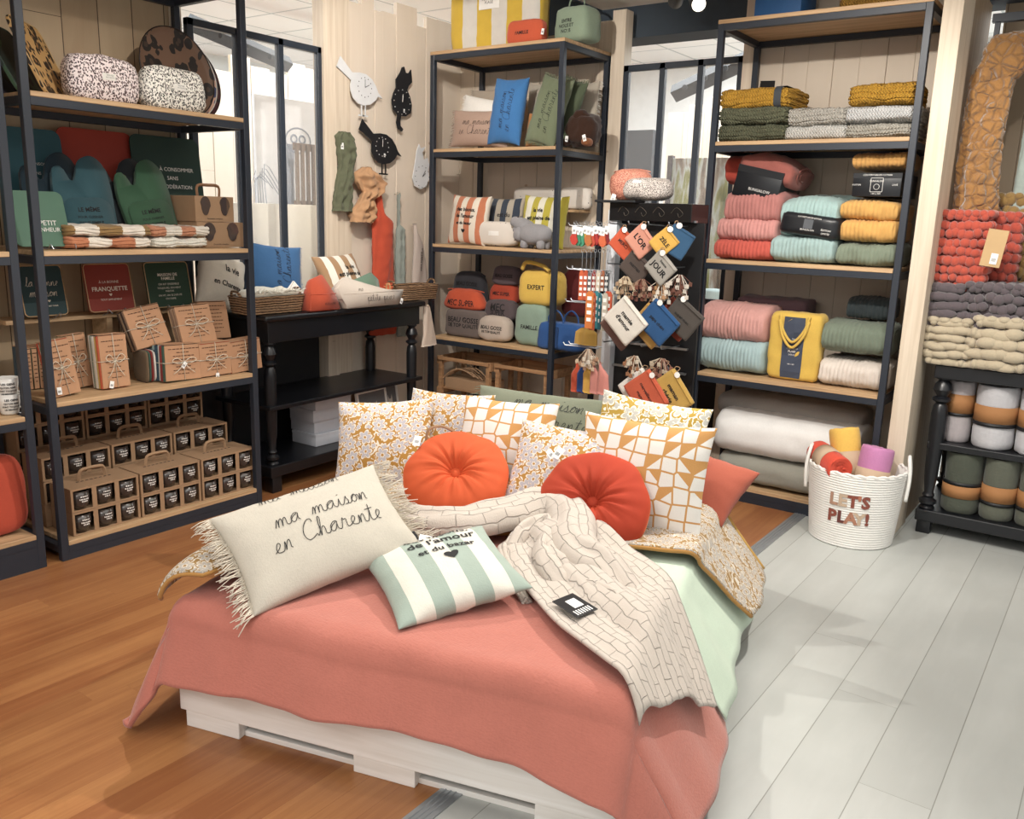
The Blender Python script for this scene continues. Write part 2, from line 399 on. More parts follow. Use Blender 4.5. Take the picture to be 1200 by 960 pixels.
# ---------------------------------------------------------------- soft goods
def pillow(name, w, h, t, mat, parent=None, n=22, pinch=.075, wr=.004, seed=0, p=.42):
    """standing cushion in local XZ, centred, front towards -y. Returns (object, surface map)"""
    def P(u, v, side, off=0):
        x = u*w/2*(1-pinch*(1-v*v)); z = v*h/2*(1-pinch*(1-u*u))
        e = max(0, (1-u*u)*(1-v*v))**p
        nz = noise.noise(Vector((x*9+seed*3.1, z*9, side*5.0)))*wr + noise.noise(Vector((x*22+seed, z*22, side*3.0)))*wr*.4
        rad = wr*.9*math.sin(14*math.atan2(v, u)+seed)*max(0, (max(abs(u), abs(v))-.5))*2
        return Vector((x, side*(t/2*e+off+(nz+rad)*min(1, e*3)), z))
    vs = []; fs = []; idx = {}
    for s in (-1, 1):
        for i in range(n+1):
            for j in range(n+1):
                u = math.sin(PI/2*(2*i/n-1)); v = math.sin(PI/2*(2*j/n-1))
                edge = i in (0, n) or j in (0, n)
                if s == 1 and edge: idx[(s, i, j)] = idx[(-1, i, j)]; continue
                idx[(s, i, j)] = len(vs); vs.append(P(u, v, s))
        for i in range(n):
            for j in range(n):
                q = [idx[(s, i, j)], idx[(s, i+1, j)], idx[(s, i+1, j+1)], idx[(s, i, j+1)]]
                fs.append(tuple(q if s < 0 else q[::-1]))
    o = mesh(name, vs, fs, mat, parent, smooth=True)
    def fmap(x, z, off=.0022): return P(max(-1, min(1, x/(w/2*.97))), max(-1, min(1, z/(h/2*.97))), -1, off)
    return o, fmap
def fringe(parent, w, h, mat, length=.035, sides='LR', n=40, thick=.0016, seed=1, pinch=.06):
    rnd = random.Random(seed); o = None
    for sd in sides:
        bm = BM()
        for i in range(n):
            a = (i+.5)/n*2-1
            if sd in 'LR':
                s = -1 if sd == 'L' else 1; b = Vector((s*w/2*(1-pinch*(1-a*a)), 0, a*h/2)); d = Vector((s, rnd.uniform(-.4, .2), rnd.uniform(-.5, .2)))
            else:
                s = 1 if sd == 'T' else -1; b = Vector((a*w/2, 0, s*h/2*(1-pinch*(1-a*a)))); d = Vector((rnd.uniform(-.3, .3), rnd.uniform(-.3, .3), s))
            L = length*rnd.uniform(.75, 1.15); k = Vector((rnd.uniform(-.3, .3), rnd.uniform(-.5, .3), rnd.uniform(-.6, .1)))*L
            tube(bm, [b-d*.004, b+d*L*.5+k*.2, b+d*L+k*.7], [thick*1.4, thick*1.2, thick*.8], 4)
        o = obj('fringe', bm, mat, parent, True)
    return o
def tilt(o, lean=0, roll=0, psi=None):
    """lean back (top away from the viewer side), roll in own plane, about the root origin"""
    rz = o.rotation_euler[2] if psi is None else psi
    m = Matrix.Rotation(rz, 3, 'Z') @ Matrix.Rotation(-math.radians(lean), 3, 'X') @ Matrix.Rotation(math.radians(roll), 3, 'Y')
    o.rotation_euler = m.to_euler(); return o
# ================================================================ the setting
fw = planks('warm_wood_floor', '8f5830', 'c0884f', .10, 2.4, 'Y', .36, .0008, '7a4220', 1.0, streak=40, blotch=.2, contrast=.55)
fl = planks('pale_laminate_floor', 'aeb1ad', 'c9ccc8', .2, 2.4, 'Y', .35, .003, '8b8c86', .7, streak=9, blotch=.2, contrast=.5, off=.055)
def slab(name, mat, x0, x1, y0, y1, z0, z1):
    bm = BM(); box(bm, x0, x1, y0, y1, z0, z1); return struct(obj(name, bm, mat))
slab('floor', fw, -9, -1.40, -3, 9, -.05, 0)
slab('floor', fl, -1.335, 4, -3, 9, -.05, 0)
bm = BM(); box(bm, -1.40, -1.335, -3, 9, -.05, .004)
for x in (-1.385, -1.37, -1.355): tube(bm, [(x, -3, .004), (x, 9, .004)], .003, 6)
struct(obj('trim_1', bm, plain('a5abb0', .35, .6)))

tile, nt, b = newmat('ceiling_tiles')
tc = N(nt, 'TexCoord'); br = N(nt, 'TexBrick', Scale=1.0, offset=0); br.inputs['Color1'].default_value = lin('fbfdfd'); br.inputs['Color2'].default_value = lin('f6fafa')
br.inputs['Mortar'].default_value = lin('c6d0d2'); br.inputs['Mortar Size'].default_value = .012; br.inputs['Brick Width'].default_value = .6; br.inputs['Row Height'].default_value = .6
nt.links.new(tc.outputs['Object'], br.inputs['Vector']); nt.links.new(br.outputs['Color'], b.inputs['Base Color']); b.inputs['Roughness'].default_value = .9
slab('ceiling', plain('f4f1ea', .9), -3.26, 4, -3, 5.49, 3.0, 3.05)
slab('ceiling', tile, -10, 4.2, -3, 10, 3.3, 3.35)
NAVY = plain('37424d', .8)
slab('trim_2', NAVY, -3.95, 4, 5.49, 5.75, 2.8, 3.3)
slab('trim_3', NAVY, -3.275, -3.26, -3, 5.49, 2.99, 3.3)

PL_L = planks('pine_wall', 'b59a78', 'cdb592', .185, 6, 'ZY', .7, .005, '5b4a38', .8, knots=True, streak=12, blotch=.1, off=.02)
PL_LP = planks('pale_pine_wall', 'cfbda8', 'e2d4c3', 7, 9, 'ZY', .7, .0, 'a08c74', .5, knots=True, streak=12, blotch=.1)
PL_B = planks('back_pine_wall', 'd0c1ae', 'dfd1c0', 7, 9, 'ZX', .7, .0, '6b5a4a', .5, knots=True, streak=12, blotch=.1)
PALE = wood('cdbba4', 'e0d1bd', 'Z', .6, 'pale_post_wood', 3)
slab('wall_left', PL_L, -4.50, -4.42, -3, 2.93, 0, 3.3)
PANEL = plain('14161b', .6)
slab('wall_left_lower_panel', PANEL, -4.46, -4.41, 2.93, 3.93, 0, 1.0)
slab('trim_4', PALE, -4.50, -4.41, 2.93, 3.0, 0, 2.75)
def jagged(name, mat, ax, v, spans, th=.03):
    bm = BM()
    for i, (a, b, zt) in enumerate(spans):
        t = .004*(i % 2)
        if ax == 'X': box(bm, v-th-t, v-t, a, b-.0015, 0, zt, .002, seg=1)
        else: box(bm, a, b-.0015, v+t, v+th+t, 0, zt, .002, seg=1)
    return struct(obj(name, bm, mat))
jagged('wall_left', PL_LP, 'X', -4.4, [(4.20,4.34,2.93),(4.34,4.46,3.02),(4.46,4.54,2.92),(4.54,4.67,2.93),(4.67,4.88,3.01),(4.88,4.98,2.90),(4.98,5.10,2.975),(5.10,5.38,2.98)])
bm = BM(); box(bm, -4.44, -4.34, 3.95, 4.05, 0, 3.29, .003); box(bm, -4.42, -4.37, 4.05, 4.2, 0, 3.29, .003)
struct(obj('trim_5', bm, PALE))
jagged('wall_back', PL_B, 'Y', 5.38, [(-4.42+.148*i, -4.42+.148*(i+1), 2.78+(.07, .0, .1, .03, .12)[i % 5]) for i in range(9)])
bm = BM(); box(bm, -3.2, -3.08, 5.37, 5.42, 0, 2.90, .003); box(bm, -3.08, -2.98, 5.33, 5.43, 0, 2.95, .003); struct(obj('trim_6', bm, PALE))
jagged('wall_back', PL_B, 'Y', 5.38, [(-2.07+.147*i, -2.07+.147*(i+1), 3.29) for i in range(8)])
bm = BM(); box(bm, -2.16, -2.07, 5.33, 5.43, 0, 2.95, .003); struct(obj('trim_7', bm, PALE))
slab('wall_back_lower_panel', PANEL, -2.98, -2.16, 5.38, 5.42, 0, 1.08)
# stub wall between the tall rack and the right hand table
bm = BM(); box(bm, -.955, -.865, 4.76, 5.04, 0, 3.29, .004); struct(obj('wall_right', bm, wood('c9b8a0', 'dccdb8', 'Z', .6, 'pale_post_wood2', 2)))
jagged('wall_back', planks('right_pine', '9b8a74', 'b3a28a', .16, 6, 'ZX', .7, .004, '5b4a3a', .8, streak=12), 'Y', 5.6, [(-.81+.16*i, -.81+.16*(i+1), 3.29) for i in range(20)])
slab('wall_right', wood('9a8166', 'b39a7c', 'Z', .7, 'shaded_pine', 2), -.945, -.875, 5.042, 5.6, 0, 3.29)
# glazed steel frames
GLASS, nt, b = newmat('thin_glass'); b.inputs['Base Color'].default_value = (1, 1, 1, 1); b.inputs['Alpha'].default_value = .07; b.inputs['Roughness'].default_value = .03
def frame(n, ax, v, a0, a1, nb, z0, z1):
    bm = BM(); t = .019
    def bar(a, b, c, d):
        if ax == 'X': box(bm, v-t, v+t, a, b, c, d, .002, seg=1)
        else: box(bm, a, b, v-t, v+t, c, d, .002, seg=1)
    for i in range(nb+1): a = a0+(a1-a0)*i/nb; bar(a-t, a+t, z0, z1-.0005)
    bar(a0-t, a1+t, z1-2*t, z1); bar(a0-t, a1+t, z0-.02, z0+.02)
    w = struct(obj('window_%d' % n, bm, plain('2a323d', .4)))
    bm = BM()
    if ax == 'X': box(bm, v-.003, v+.003, a0, a1, z0, z1-.03)
    else: box(bm, a0, a1, v-.003, v+.003, z0, z1-.03)
    obj('window_pane', bm, GLASS, w); return w
frame(1, 'X', -4.38, 3.02, 3.94, 3, 1.02, 2.60)
frame(2, 'Y', 5.35, -2.96, -2.17, 3, 1.10, 2.60)
# rooms beyond the frames
PL_F = planks('far_pine_wall', 'ded0bd', 'ece0cf', .2, 6, 'ZX', .7, .004, 'a39278', .8, streak=10)
PL_F2 = planks('far_pine_wall_side', 'ded0bd', 'ece0cf', .2, 6, 'ZY', .7, .004, 'a39278', .8, streak=10)
jagged('wall_far_left', PL_F2, 'X', -6.4, [(4.2+.2*i, 4.4+.2*i, 2.62+(.0, .08, .03, .14, .05)[i % 5]+.03*i) for i in range(18)])
slab('wall_far_left_lower', plain('dfe6e8', .6), -9, -8.9, -3, 10, 0, 3.3)
slab('wall_far_back', plain('e3e6e6', .6), -9, 4, 9.2, 9.3, 0, 3.3)
jagged('wall_far_back', PL_F, 'Y', 7.6, [(-3.75+.2*i, -3.55+.2*i, 2.5+(.08, .14, .2, .27, .33)[i % 5]) for i in range(5)])
jagged('wall_far_back', PL_F, 'Y', 7.0, [(-2.55+.2*i, -2.35+.2*i, 2.4) for i in range(3)])
slab('wall_far_back_dark', plain('262b33', .6), -4.6, -3.95, 7.7, 7.8, 0, 2.45)
def beam(name, p, q, w=.12):
    bm = BM(); p = Vector(p); q = Vector(q); tube(bm, [p, q], w*.7, 4)
    d = (q-p).normalized()
    for i in range(4):
        c = p+(q-p)*(.12+.25*i); tube(bm, [c+Vector((.06, -.09, 0)), c+Vector((.06, -.11, 0))], .02, 8)
    return struct(obj(name, bm, plain('3d4650', .5)))
beam('trim_8', on(1, 790, 110, 6.6), on(1, 885, 66, 6.6), .10)
beam('trim_10', on(0, 222, 26, -5.2), on(0, 338, 76, -5.2), .08)

# ================================================================ shelving racks
def rack(label, rz, loc, W=1.09, D=.58, zs=(.09, .74, 1.40, 2.05, 2.69), cat='shelving unit'):
    r = root('shelving_rack', label, cat, loc, rz, 'black steel and oak shelving racks')
    t = .034; H_ = zs[-1]
    for x in (0, W-t):
        for y in (0, D-t):
            bm = BM(); box(bm, x, x+t, y, y+t, 0, H_-.02, .002, seg=1)
            obj('upright', bm, BLACK, r)
    for z in zs:
        bm = BM()
        for y in (0, D-t): box(bm, t, W-t, y+.001, y+t-.001, z-.022-t, z-.022, .001, seg=1)
        for x in (0, W-t): box(bm, x+.001, x+t-.001, t, D-t, z-.022-t, z-.022, .001, seg=1)
        if z < .2: box(bm, t, W-t, .002, t-.002, .0, z-.022-t+.001)
        f = obj('shelf_frame', bm, BLACK, r)
        bm = BM()
        if z == zs[-1]: box(bm, -.001, W+.001, -.001, D, z-.0215, z, .002, seg=1)
        else: box(bm, t+.001, W-t-.001, .0, D-.002, z-.0215, z, .002, seg=1)
        obj('shelf_board', bm, SHELFW, r)
    return r
U1 = rack('black steel rack on the left wall holding trays, napkin bundles and boxed glasses', PI/2, (-3.80, 1.83, 0), 1.12)
U0 = rack('black steel rack cut by the left edge of the photo, holding two stacked mugs', PI/2, (-3.80, .64, 0), 1.12, zs=(.16, .70, 1.40, 2.05, 2.69))
U2 = rack('black steel rack behind the bed with striped bag and toiletry bag on top', 0, (-4.18, 4.77, 0))
U3 = rack('tall black steel rack on the right, stacked with quilts and bedspreads', 0, (-2.09, 4.77, 0))

# ================================================================ dark console with turned legs
def turned(bm, x, y, z0, z1, r=.032, mi=0):
    h = z1-z0
    P = [(.9,0),(.95,.015),(.7,.03),(1.05,.05),(1.05,.07),(.6,.09),(.75,.11),(.55,.13),(.8,.25),(.95,.5),(.98,.72),(.85,.78),(.6,.80),(1.1,.82),(1.1,.835),(.65,.85),(.7,.86),(1.15,.90),(.95,.94),(.6,.965),(.95,.98),(.95,1)]
    lathe(bm, [(a*r, z0+b*h) for a, b in P], 24, (x, y, 0))
TB = plain('15171c', .32, name='satin_black_paint')
tb = root('console_table', 'black three-tier console table with turned legs by the left wall', 'table', (-3.86, 3.07, 0), PI/2+math.radians(2))
bm = BM(); box(bm, -.02, 1.36, -.01, .50, .995, 1.03, .012); obj('tabletop', bm, TB, tb)
bm = BM(); box(bm, .015, 1.32, .015, .475, .875, .995, .003); obj('apron', bm, TB, tb)
bm = BM(); box(bm, 0, 1.34, .0, .48, .49, .515, .004); obj('middle_shelf', bm, TB, tb)
bm = BM(); box(bm, -.01, 1.35, -.005, .485, .10, .165, .006); obj('bottom_shelf', bm, TB, tb)
for x in (.05, 1.28):
    for y in (.05, .43):
        bm = BM(); turned(bm, x, y, .165, .49, .036) if False else turned(bm, x, y, .16, .88, .036); box(bm, x-.035, x+.035, y-.035, y+.035, 0, .101, .004)
        obj('leg', bm, TB, tb, angle=40)
# right hand table
tr = root('display_table', 'black display table with turned leg at the right edge, loaded with rolled plaids', 'table', (-.80, 4.90, 0))
bm = BM(); box(bm, -.0, 1.7, 0, .60, .85, .92, .006); obj('tabletop', bm, TB, tr)
bm = BM(); box(bm, .01, 1.69, .02, .58, .47, .505, .004); obj('middle_shelf', bm, TB, tr)
bm = BM(); box(bm, 0, 1.7, 0, .60, .07, .135, .006); obj('bottom_shelf', bm, TB, tr)
for x in (.045, 1.65):
    for y in (.05, .55):
        bm = BM(); turned(bm, x, y, .13, .86, .042); box(bm, x-.035, x+.035, y-.035, y+.035, .0, .071, .004); obj('leg', bm, TB, tr, angle=40)

# ================================================================ bed
BA = math.radians(15.5); BO = Vector((-2.25, 1.405, 0))
def bed(s, t, z): return Vector((BO.x+s*math.cos(BA)-t*math.sin(BA), BO.y+s*math.sin(BA)+t*math.cos(BA), z))
BW, BL, BH = 1.42, 1.75, .415
br_ = root('pallet_bed', 'low pallet bed dressed in mint and coral linen in the middle of the floor', 'bed', BO, BA)
PALT = wood('e9e4dc', 'fbf8f3', 'X', .6, 'whitewashed_pine', 2.2)
for nm, yy in (('foot_board', 0), ('head_board', BL-.025)):
    bm = BM(); box(bm, 0, BW, yy, yy+.025, .057, .27, .003); obj(nm, bm, PALT, br_)
for xx in (0, BW-.025):
    bm = BM(); box(bm, xx, xx+.025, .026, BL-.026, .057, .27, .003); obj('side_board', bm, PALT, br_)
for yy in (.004, BL/2-.04, BL-.1):
    for xx in (.018, .62, BW-.24):
        bm = BM(); box(bm, xx, xx+.2, yy, yy+.09, 0, .0565, .003); obj('pallet_block', bm, PALT, br_)
bm = BM(); box(bm, .02, BW-.02, .03, .10, .004, .018, .001); obj('bottom_rail', bm, PALT, br_) if False else bm.free()
for yy in (.03, BL-.19):
    bm = BM(); box(bm, .22, .62, yy, yy+.06, .0, .018, .001); obj('bottom_rail', bm, PALT, br_)
    bm = BM(); box(bm, .82, BW-.24, yy, yy+.06, .0, .018, .001); obj('bottom_rail', bm, PALT, br_)
bm = BM(); box(bm, .03, BW-.03, .03, BL-.03, .20, BH-.012, .05, seg=4); obj('mattress', bm, plain('e8e6dc', .9), br_, True)
def drape(name, mat, s0, s1, t0, t1, top, off, r=.05, dropS=(0, .3), dropT=(0, 0), n=70, m=60, puff=0, seed=0, flare=.35, folds=.012, cut=None, th=0, zmin=.012, parent=None, edge=None, crn=0, flL=None, bumpf=None):
    """cloth over the bed block: arc length coordinates (a,b) run past the block edges by the drops"""
    vs = []; fs = []
    L0, L1 = -dropS[0], BW+dropS[1]; T0, T1 = -dropT[0], t1
    def fold(a, lo, hi):
        # returns position, drop
        if lo <= a <= hi: return a, 0, 0
        d = (lo-a) if a < lo else (a-hi); sg = -1 if a < lo else 1
        q = r*PI/2
        if d < q: th_ = d/r; o = r*math.sin(th_); z = r*(1-math.cos(th_))
        else: fl_ = (flare if sg > 0 or not isinstance(flL, float) else flL)*.6; o = r+(d-q)*fl_; z = r+(d-q)*math.sqrt(max(.05, 1-fl_**2))
        return (lo-o if a < lo else hi+o), z, d
    A0 = L0 if s0 is None else s0; A1 = L1 if s1 is None else s1; B0 = T0 if t0 is None else t0
    for j in range(m+1):
        for i in range(n+1):
            u, v = i/n, j/m
            a = A0+(A1-A0)*u; b = B0+(T1-B0)*v
            if cut: a, b = cut(a, b, u, v)
            x, zx, dx = fold(a, off, BW-off); y, zy, dy = fold(b, off, BL+9)
            h = top - zx - zy + crn*min(dx, dy)
            nz = noise.noise(Vector((a*3+seed, b*3, seed)))*.012+noise.noise(Vector((a*8, b*8+seed, 3)))*.004
            edge_in = min(1, min(a-off, BW-off-a, b-off)*3) if (zx == 0 and zy == 0) else 0
            h += nz + puff*max(0, edge_in) + (bumpf(a, b) if bumpf else 0)
            # hanging folds
            if dx > .03: x += (1 if a > BW/2 else -1)*folds*min(1, dx*5)*(math.sin(b*9+seed)+.5*math.sin(b*23+2*seed))
            if dy > .03: y -= folds*min(1, dy*6)*(1.2*math.sin(a*7+seed*2)+.7*math.sin(a*16+seed)+.25*math.sin(a*37))
            vs.append(Vector(bed(x, y, max(zmin, h))))
    w = n+1
    for j in range(m):
        for i in range(n): fs.append((j*w+i, j*w+i+1, (j+1)*w+i+1, (j+1)*w+i))
    o = mesh(name, vs, fs, mat, parent, True)
    if th:
        md = o.modifiers.new('thickness', 'SOLIDIFY'); md.thickness = th; md.offset = 1
    return o
MINT = cloth('b9cdb6', 300, .2, .9)
sh = drape('fitted_sheet', MINT, None, None, .52, 1.8, BH+.004, .03, .05, (.12, .36), (0, 0), 60, 70, 0, 2, .95, .012, th=.003); tag(sh, 'mint green sheet hanging over the right side of the bed', 'sheet')
CORAL = cloth('b96856', 210, 1.3, .95, .3, .10)
def dcut(a, b, u, v):
    # the rear edge runs forward towards the right side, the left front corner hangs as a point
    T = .92-.36*max(0, min(1, (a-1.1)/.35))
    b2 = -.245+(T+.245)*v
    if b2 < 0: b2 *= 1 - .12*math.sin(u*PI*1.0+.3) + .06*math.sin(u*9)
    return a, b2
du = drape('duvet_cover', CORAL, None, None, None, .95, BH+.012, .05, .065, (.34, .39), (.245, 0), 110, 90, .015, 5, .90, .012, flL=.7, cut=dcut, th=.014, zmin=.03, crn=.25)
tag(du, 'coral woven duvet cover draped over the foot of the bed', 'duvet')
# ================================================================ builders for goods
def soft(name, w, h, d, mat, parent=None, p=5, res=(14, 8, 10), disp=None, wr=.004, seed=0, taper=0, z0=True, smooth=True, sag=0, px=None):
    """rounded soft block, width x, depth y, height z; bottom at z=0. returns (obj, front map)"""
    px = px or p
    nx, ny, nz = res; vs = []; fs = []; idx = {}
    def P(q, extra=0):
        x, y, z = q
        n = (abs(x)**px+(abs(y)**p+abs(z)**p)**(px/p))**(1/px); x, y, z = x/n, y/n, z/n
        k = 1-taper*(z+1)/2
        pos = Vector((x*w/2*k, y*d/2*k, z*h/2))
        nrm = Vector((math.copysign(abs(x)**(p-1), x)/w, math.copysign(abs(y)**(p-1), y)/d, math.copysign(abs(z)**(p-1), z)/h)).normalized()
        o = wr*noise.noise(Vector((pos.x*14+seed*5.3, pos.y*14, pos.z*14+seed)))+wr*.5*noise.noise(Vector((pos.x*35, pos.y*35+seed, pos.z*35)))
        if disp: o += disp(x, y, z, pos)
        pos += nrm*(o+extra); pos.z += h/2
        if sag: pos.z -= sag*h*max(0, z)*(x*x)
        if z < -.6: pos.z = max(pos.z, 0)
        return pos
    def V(i, j, k):
        key = (i, j, k)
        if key not in idx:
            idx[key] = len(vs); f = lambda a, n: math.tan((2*a/n-1)*.95)/math.tan(.95)*1.0 if False else (2*a/n-1)
            vs.append(P((f(i, nx), f(j, ny), f(k, nz))))
        return idx[key]
    for i in range(nx):
        for k in range(nz):
            fs.append((V(i,0,k), V(i+1,0,k), V(i+1,0,k+1), V(i,0,k+1))); fs.append((V(i,ny,k), V(i,ny,k+1), V(i+1,ny,k+1), V(i+1,ny,k)))
        for j in range(ny):
            fs.append((V(i,j,0), V(i,j+1,0), V(i+1,j+1,0), V(i+1,j,0))); fs.append((V(i,j,nz), V(i+1,j,nz), V(i+1,j+1,nz), V(i,j+1,nz)))
    for j in range(ny):
        for k in range(nz):
            fs.append((V(0,j,k), V(0,j,k+1), V(0,j+1,k+1), V(0,j+1,k))); fs.append((V(nx,j,k), V(nx,j+1,k), V(nx,j+1,k+1), V(nx,j,k+1)))
    o = mesh(name, vs, fs, mat, parent, smooth)
    def fmap(x, z, off=.0018): return P((max(-1, min(1, 2*x/w)), -1, max(-1, min(1, 2*z/h-1))), off)
    return o, fmap
def put(ax, v, x0, y0, x1, y1, z=None):
    """base point, width and height of something standing in plane ax=v that spans the photo box x0..x1,y0..y1"""
    ym = (y0+y1)/2; xm = (x0+x1)/2
    a, b = on(ax, x0, ym, v), on(ax, x1, ym, v); c = (a+b)/2
    zb = on(ax, xm, y1, v).z if z is None else z
    return Vector((c.x, c.y, zb)), (b-a).length, on(ax, xm, y0, v).z-zb, (PI/2 if ax == 0 else 0)
def back(L, d, rz): return Vector(L)+Vector((-math.sin(rz)*d/2, math.cos(rz)*d/2, 0))
def setp(o, L, rz=0, lean=0, roll=0):
    o.location = L; o.rotation_euler = (0, 0, rz)
    if lean or roll: tilt(o, lean, roll, rz)
    return o
def frontplane(w, h, y=-.001): return lambda x, z: Vector((x, y, z))
PRICE = plain('f4f4f2', .6)
def price_tag(parent, p, s=.022, rot=0, name='price_tag'):
    bm = BM(); box(bm, -s*.6, s*.6, -.0006, .0006, -s, s); 
    bmesh.ops.rotate(bm, verts=bm.verts, cent=(0, 0, 0), matrix=Matrix.Rotation(rot, 3, 'Y')); bmesh.ops.translate(bm, verts=bm.verts, vec=p)
    o = obj(name, bm, PRICE, parent)
    bm = BM()
    for i in range(5): box(bm, -s*.35+i*s*.15, -s*.35+i*s*.15+s*.07, -.0012, -.0007, -s*.5, s*.1)
    bmesh.ops.rotate(bm, verts=bm.verts, cent=(0, 0, 0), matrix=Matrix.Rotation(rot, 3, 'Y')); bmesh.ops.translate(bm, verts=bm.verts, vec=p)
    obj('barcode', bm, INK, o); return o
def cushion(label, L, w, h, t, mat, rz=0, lean=0, roll=0, name='cushion', group=None, centre=True, text=None, script=None, ink=INK, fr=None, hearts=None, seed=0, tmat=None, scr_rot=False, wr=.004, cat='cushion', fl=.03, fn=40, p=.42):
    o, fm = pillow(name, w, h, t, mat, seed=seed, wr=wr, p=p)
    if not centre: L = Vector(L)+Vector((0, 0, h/2*math.cos(math.radians(lean))))
    setp(o, L, rz, lean, roll); tag(o, label, cat, group)
    f2 = (lambda x, z: fm(-z, x)) if scr_rot else fm
    if text: text_on(text, f2, ink, o, sub=1)
    if script: script_on(script, f2, ink, o)
    if hearts: shape_on([heart(*q) for q in hearts], f2, ink, o, 'printed_heart')
    if fr: fringe(o, w, h, tmat or mat, fl, fr, fn, seed=seed)
    return o
def pouch(label, L, w, h, d, mat, rz=0, lean=0, roll=0, name='toiletry_bag', text=None, ink=INK, p=4, taper=.12, seed=0, zipc=None, patch=None, group=None, cat='pouch', wr=.006, handle=None):
    o, fm = soft(name, w, h, d, mat, p=p, res=(12, 6, 9), wr=wr, seed=seed, taper=taper); setp(o, back(L, d, rz), rz, lean, roll); tag(o, label, cat, group)
    bm = BM(); tube(bm, [(x*w*.42, 0, h*(.985-.09*abs(x)**3)) for x in (-1, -.8, -.4, 0, .4, .8, 1)], .0035, 6); obj('zip', bm, zipc or mat, o, True)
    if text: text_on(text, fm, ink, o, sub=1)
    if patch:
        px, pz, pw, ph = patch; g = 4
        vs = [fm(px-pw/2+pw*i/g, pz-ph/2+ph*j/g, .003) for j in range(g+1) for i in range(g+1)]
        mesh('label_patch', vs, [(j*(g+1)+i, j*(g+1)+i+1, (j+1)*(g+1)+i+1, (j+1)*(g+1)+i) for j in range(g) for i in range(g)], PAPER, o)
    if handle:
        for hx in ((0,) if handle == 1 else (-.0, .0)):
            bm = BM(); tube(bm, spline([(-w*.22, -d*.1, h*.9), (-w*.2, -d*.1, h*1.2), (0, -d*.1, h*1.33), (w*.2, -d*.1, h*1.2), (w*.22, -d*.1, h*.9)], 4), .005, 6); obj('handle', bm, mat, o, True)
    return o
def ribbed(k, a): return lambda x, y, z, P: a*(abs(math.sin(P.x*PI/k))-.5) if abs(x) < .97 else 0
def layered(n, a, seed=0):
    def f(x, y, z, P):
        if abs(z) > .9: return 0
        u = (z+1)/2*n+.25*math.sin(P.x*17+seed)+.15*math.sin(P.x*41+seed*2)
        return -a*max(0, 1-abs((u % 1)-.5)*0-abs(math.sin(PI*u))*2.2)+a*.25*math.sin(P.x*300)
    return f
def quilt(label, L, w, h, d, mat, style='rib', rz=0, seed=0, group=None, name='folded_quilt', lean=0, roll=0, cat='quilt', p=3.5, k=.022, nl=3, band=None, spiral=True, sag=0):
    if style == 'rib': dz = ribbed(k, .006); res = (int(w/k*6), 8, 10)
    elif style == 'layer': dz = layered(nl, .012, seed); res = (40, 10, 6*nl+6)
    else: dz = None; res = (20, 10, 12)
    o, fm = soft(name, w, h, d, mat, p=p, px=12, res=res, disp=dz, wr=.009, seed=seed, sag=sag); setp(o, back(L, d, rz), rz, lean, roll); tag(o, label, cat, group)
    if spiral:
        bm = BM()
        for q in (.72, .42):
            pts = [(w/2*(.985), q*d/2*math.cos(t)*.8, h/2+q*h/2*.85*math.sin(t)) for t in [2*PI*i/18 for i in range(15)]]
            tube(bm, pts, .004, 5)
        obj('folded_edge', bm, mat, o, True)
    if band:
        x0, x1, bmat, tx = band
        vs = []; fs = []; n = 24; m = 6
        for i in range(n+1):
            t = -PI*.5+2*PI*i/n
            for j in range(m+1):
                x = x0+(x1-x0)*j/m; c, s_ = math.cos(t), math.sin(t); q = (abs(c)**p+abs(s_)**p)**(-1/p)
                vs.append(Vector((x, c*q*(d/2+.006), h/2+s_*q*(h/2+.006))))
        for i in range(n):
            for j in range(m): a = i*(m+1)+j; fs.append((a, a+1, a+m+2, a+m+1))
        b = mesh('card_sleeve', vs, fs, bmat, o, True)
        if tx: text_on(tx, lambda x, z: Vector((x, -(d/2+.0085), z)), WHITE, b)
    return o
def roll(label, L, r, h, mat, seed=0, group=None, bandz=(.32, .58), strap=.62, rot=(0, 0, 0), name='rolled_plaid', kraft=None, text=None, cat='rolled blanket', black=True):
    rt = root(name, label, cat, L, 0, group); rt.rotation_euler = rot
    bm = BM(); n = 28; prof = [(.86, .0), (.97, .03), (1, .12), (.98, .3), (.93, .45), (.97, .62), (1.0, .85), (.995, .95), (.96, .985), (.90, .995), (.82, .985), (.70, .997), (.63, .982), (.48, .996), (.40, .98), (.24, .99), (.05, .98)]
    rings = []
    for a, z in prof:
        rings.append([bm.verts.new((r*a*(1+.05*noise.noise(Vector((math.cos(2*PI*k/n)*2+seed, math.sin(2*PI*k/n)*2, z*4))))*math.cos(2*PI*k/n), r*a*(1+.05*noise.noise(Vector((math.cos(2*PI*k/n)*2+seed, 9, z*4))))*math.sin(2*PI*k/n), h*z+h*.02*noise.noise(Vector((k*.5, a*4, seed))))) for k in range(n)])
    for i in range(len(rings)-1):
        for k in range(n): bm.faces.new((rings[i][k], rings[i][(k+1) % n], rings[i+1][(k+1) % n], rings[i+1][k]))
    bm.faces.new(rings[0][::-1]); bm.faces.new(rings[-1])
    obj('blanket_roll', bm, mat, rt, True)
    bm = BM(); lathe(bm, [(r*1.0, h*bandz[0]), (r*1.03, h*bandz[0]), (r*1.03, h*bandz[1]), (r*1.0, h*bandz[1])], 28, cap=False); kb = obj('card_sleeve', bm, kraft or KRAFT, rt, True)
    if text: text_on(text, lambda x, z: Vector((r*1.035*math.sin(x/r), -r*1.035*math.cos(x/r), z)), INK, kb)
    if black:
        bm = BM(); lathe(bm, [(r*1.0, h*strap), (r*1.04, h*strap), (r*1.04, h*(strap+.05)), (r*1.0, h*(strap+.05))], 28, cap=False); obj('strap', bm, DARK, rt, True)
    return rt
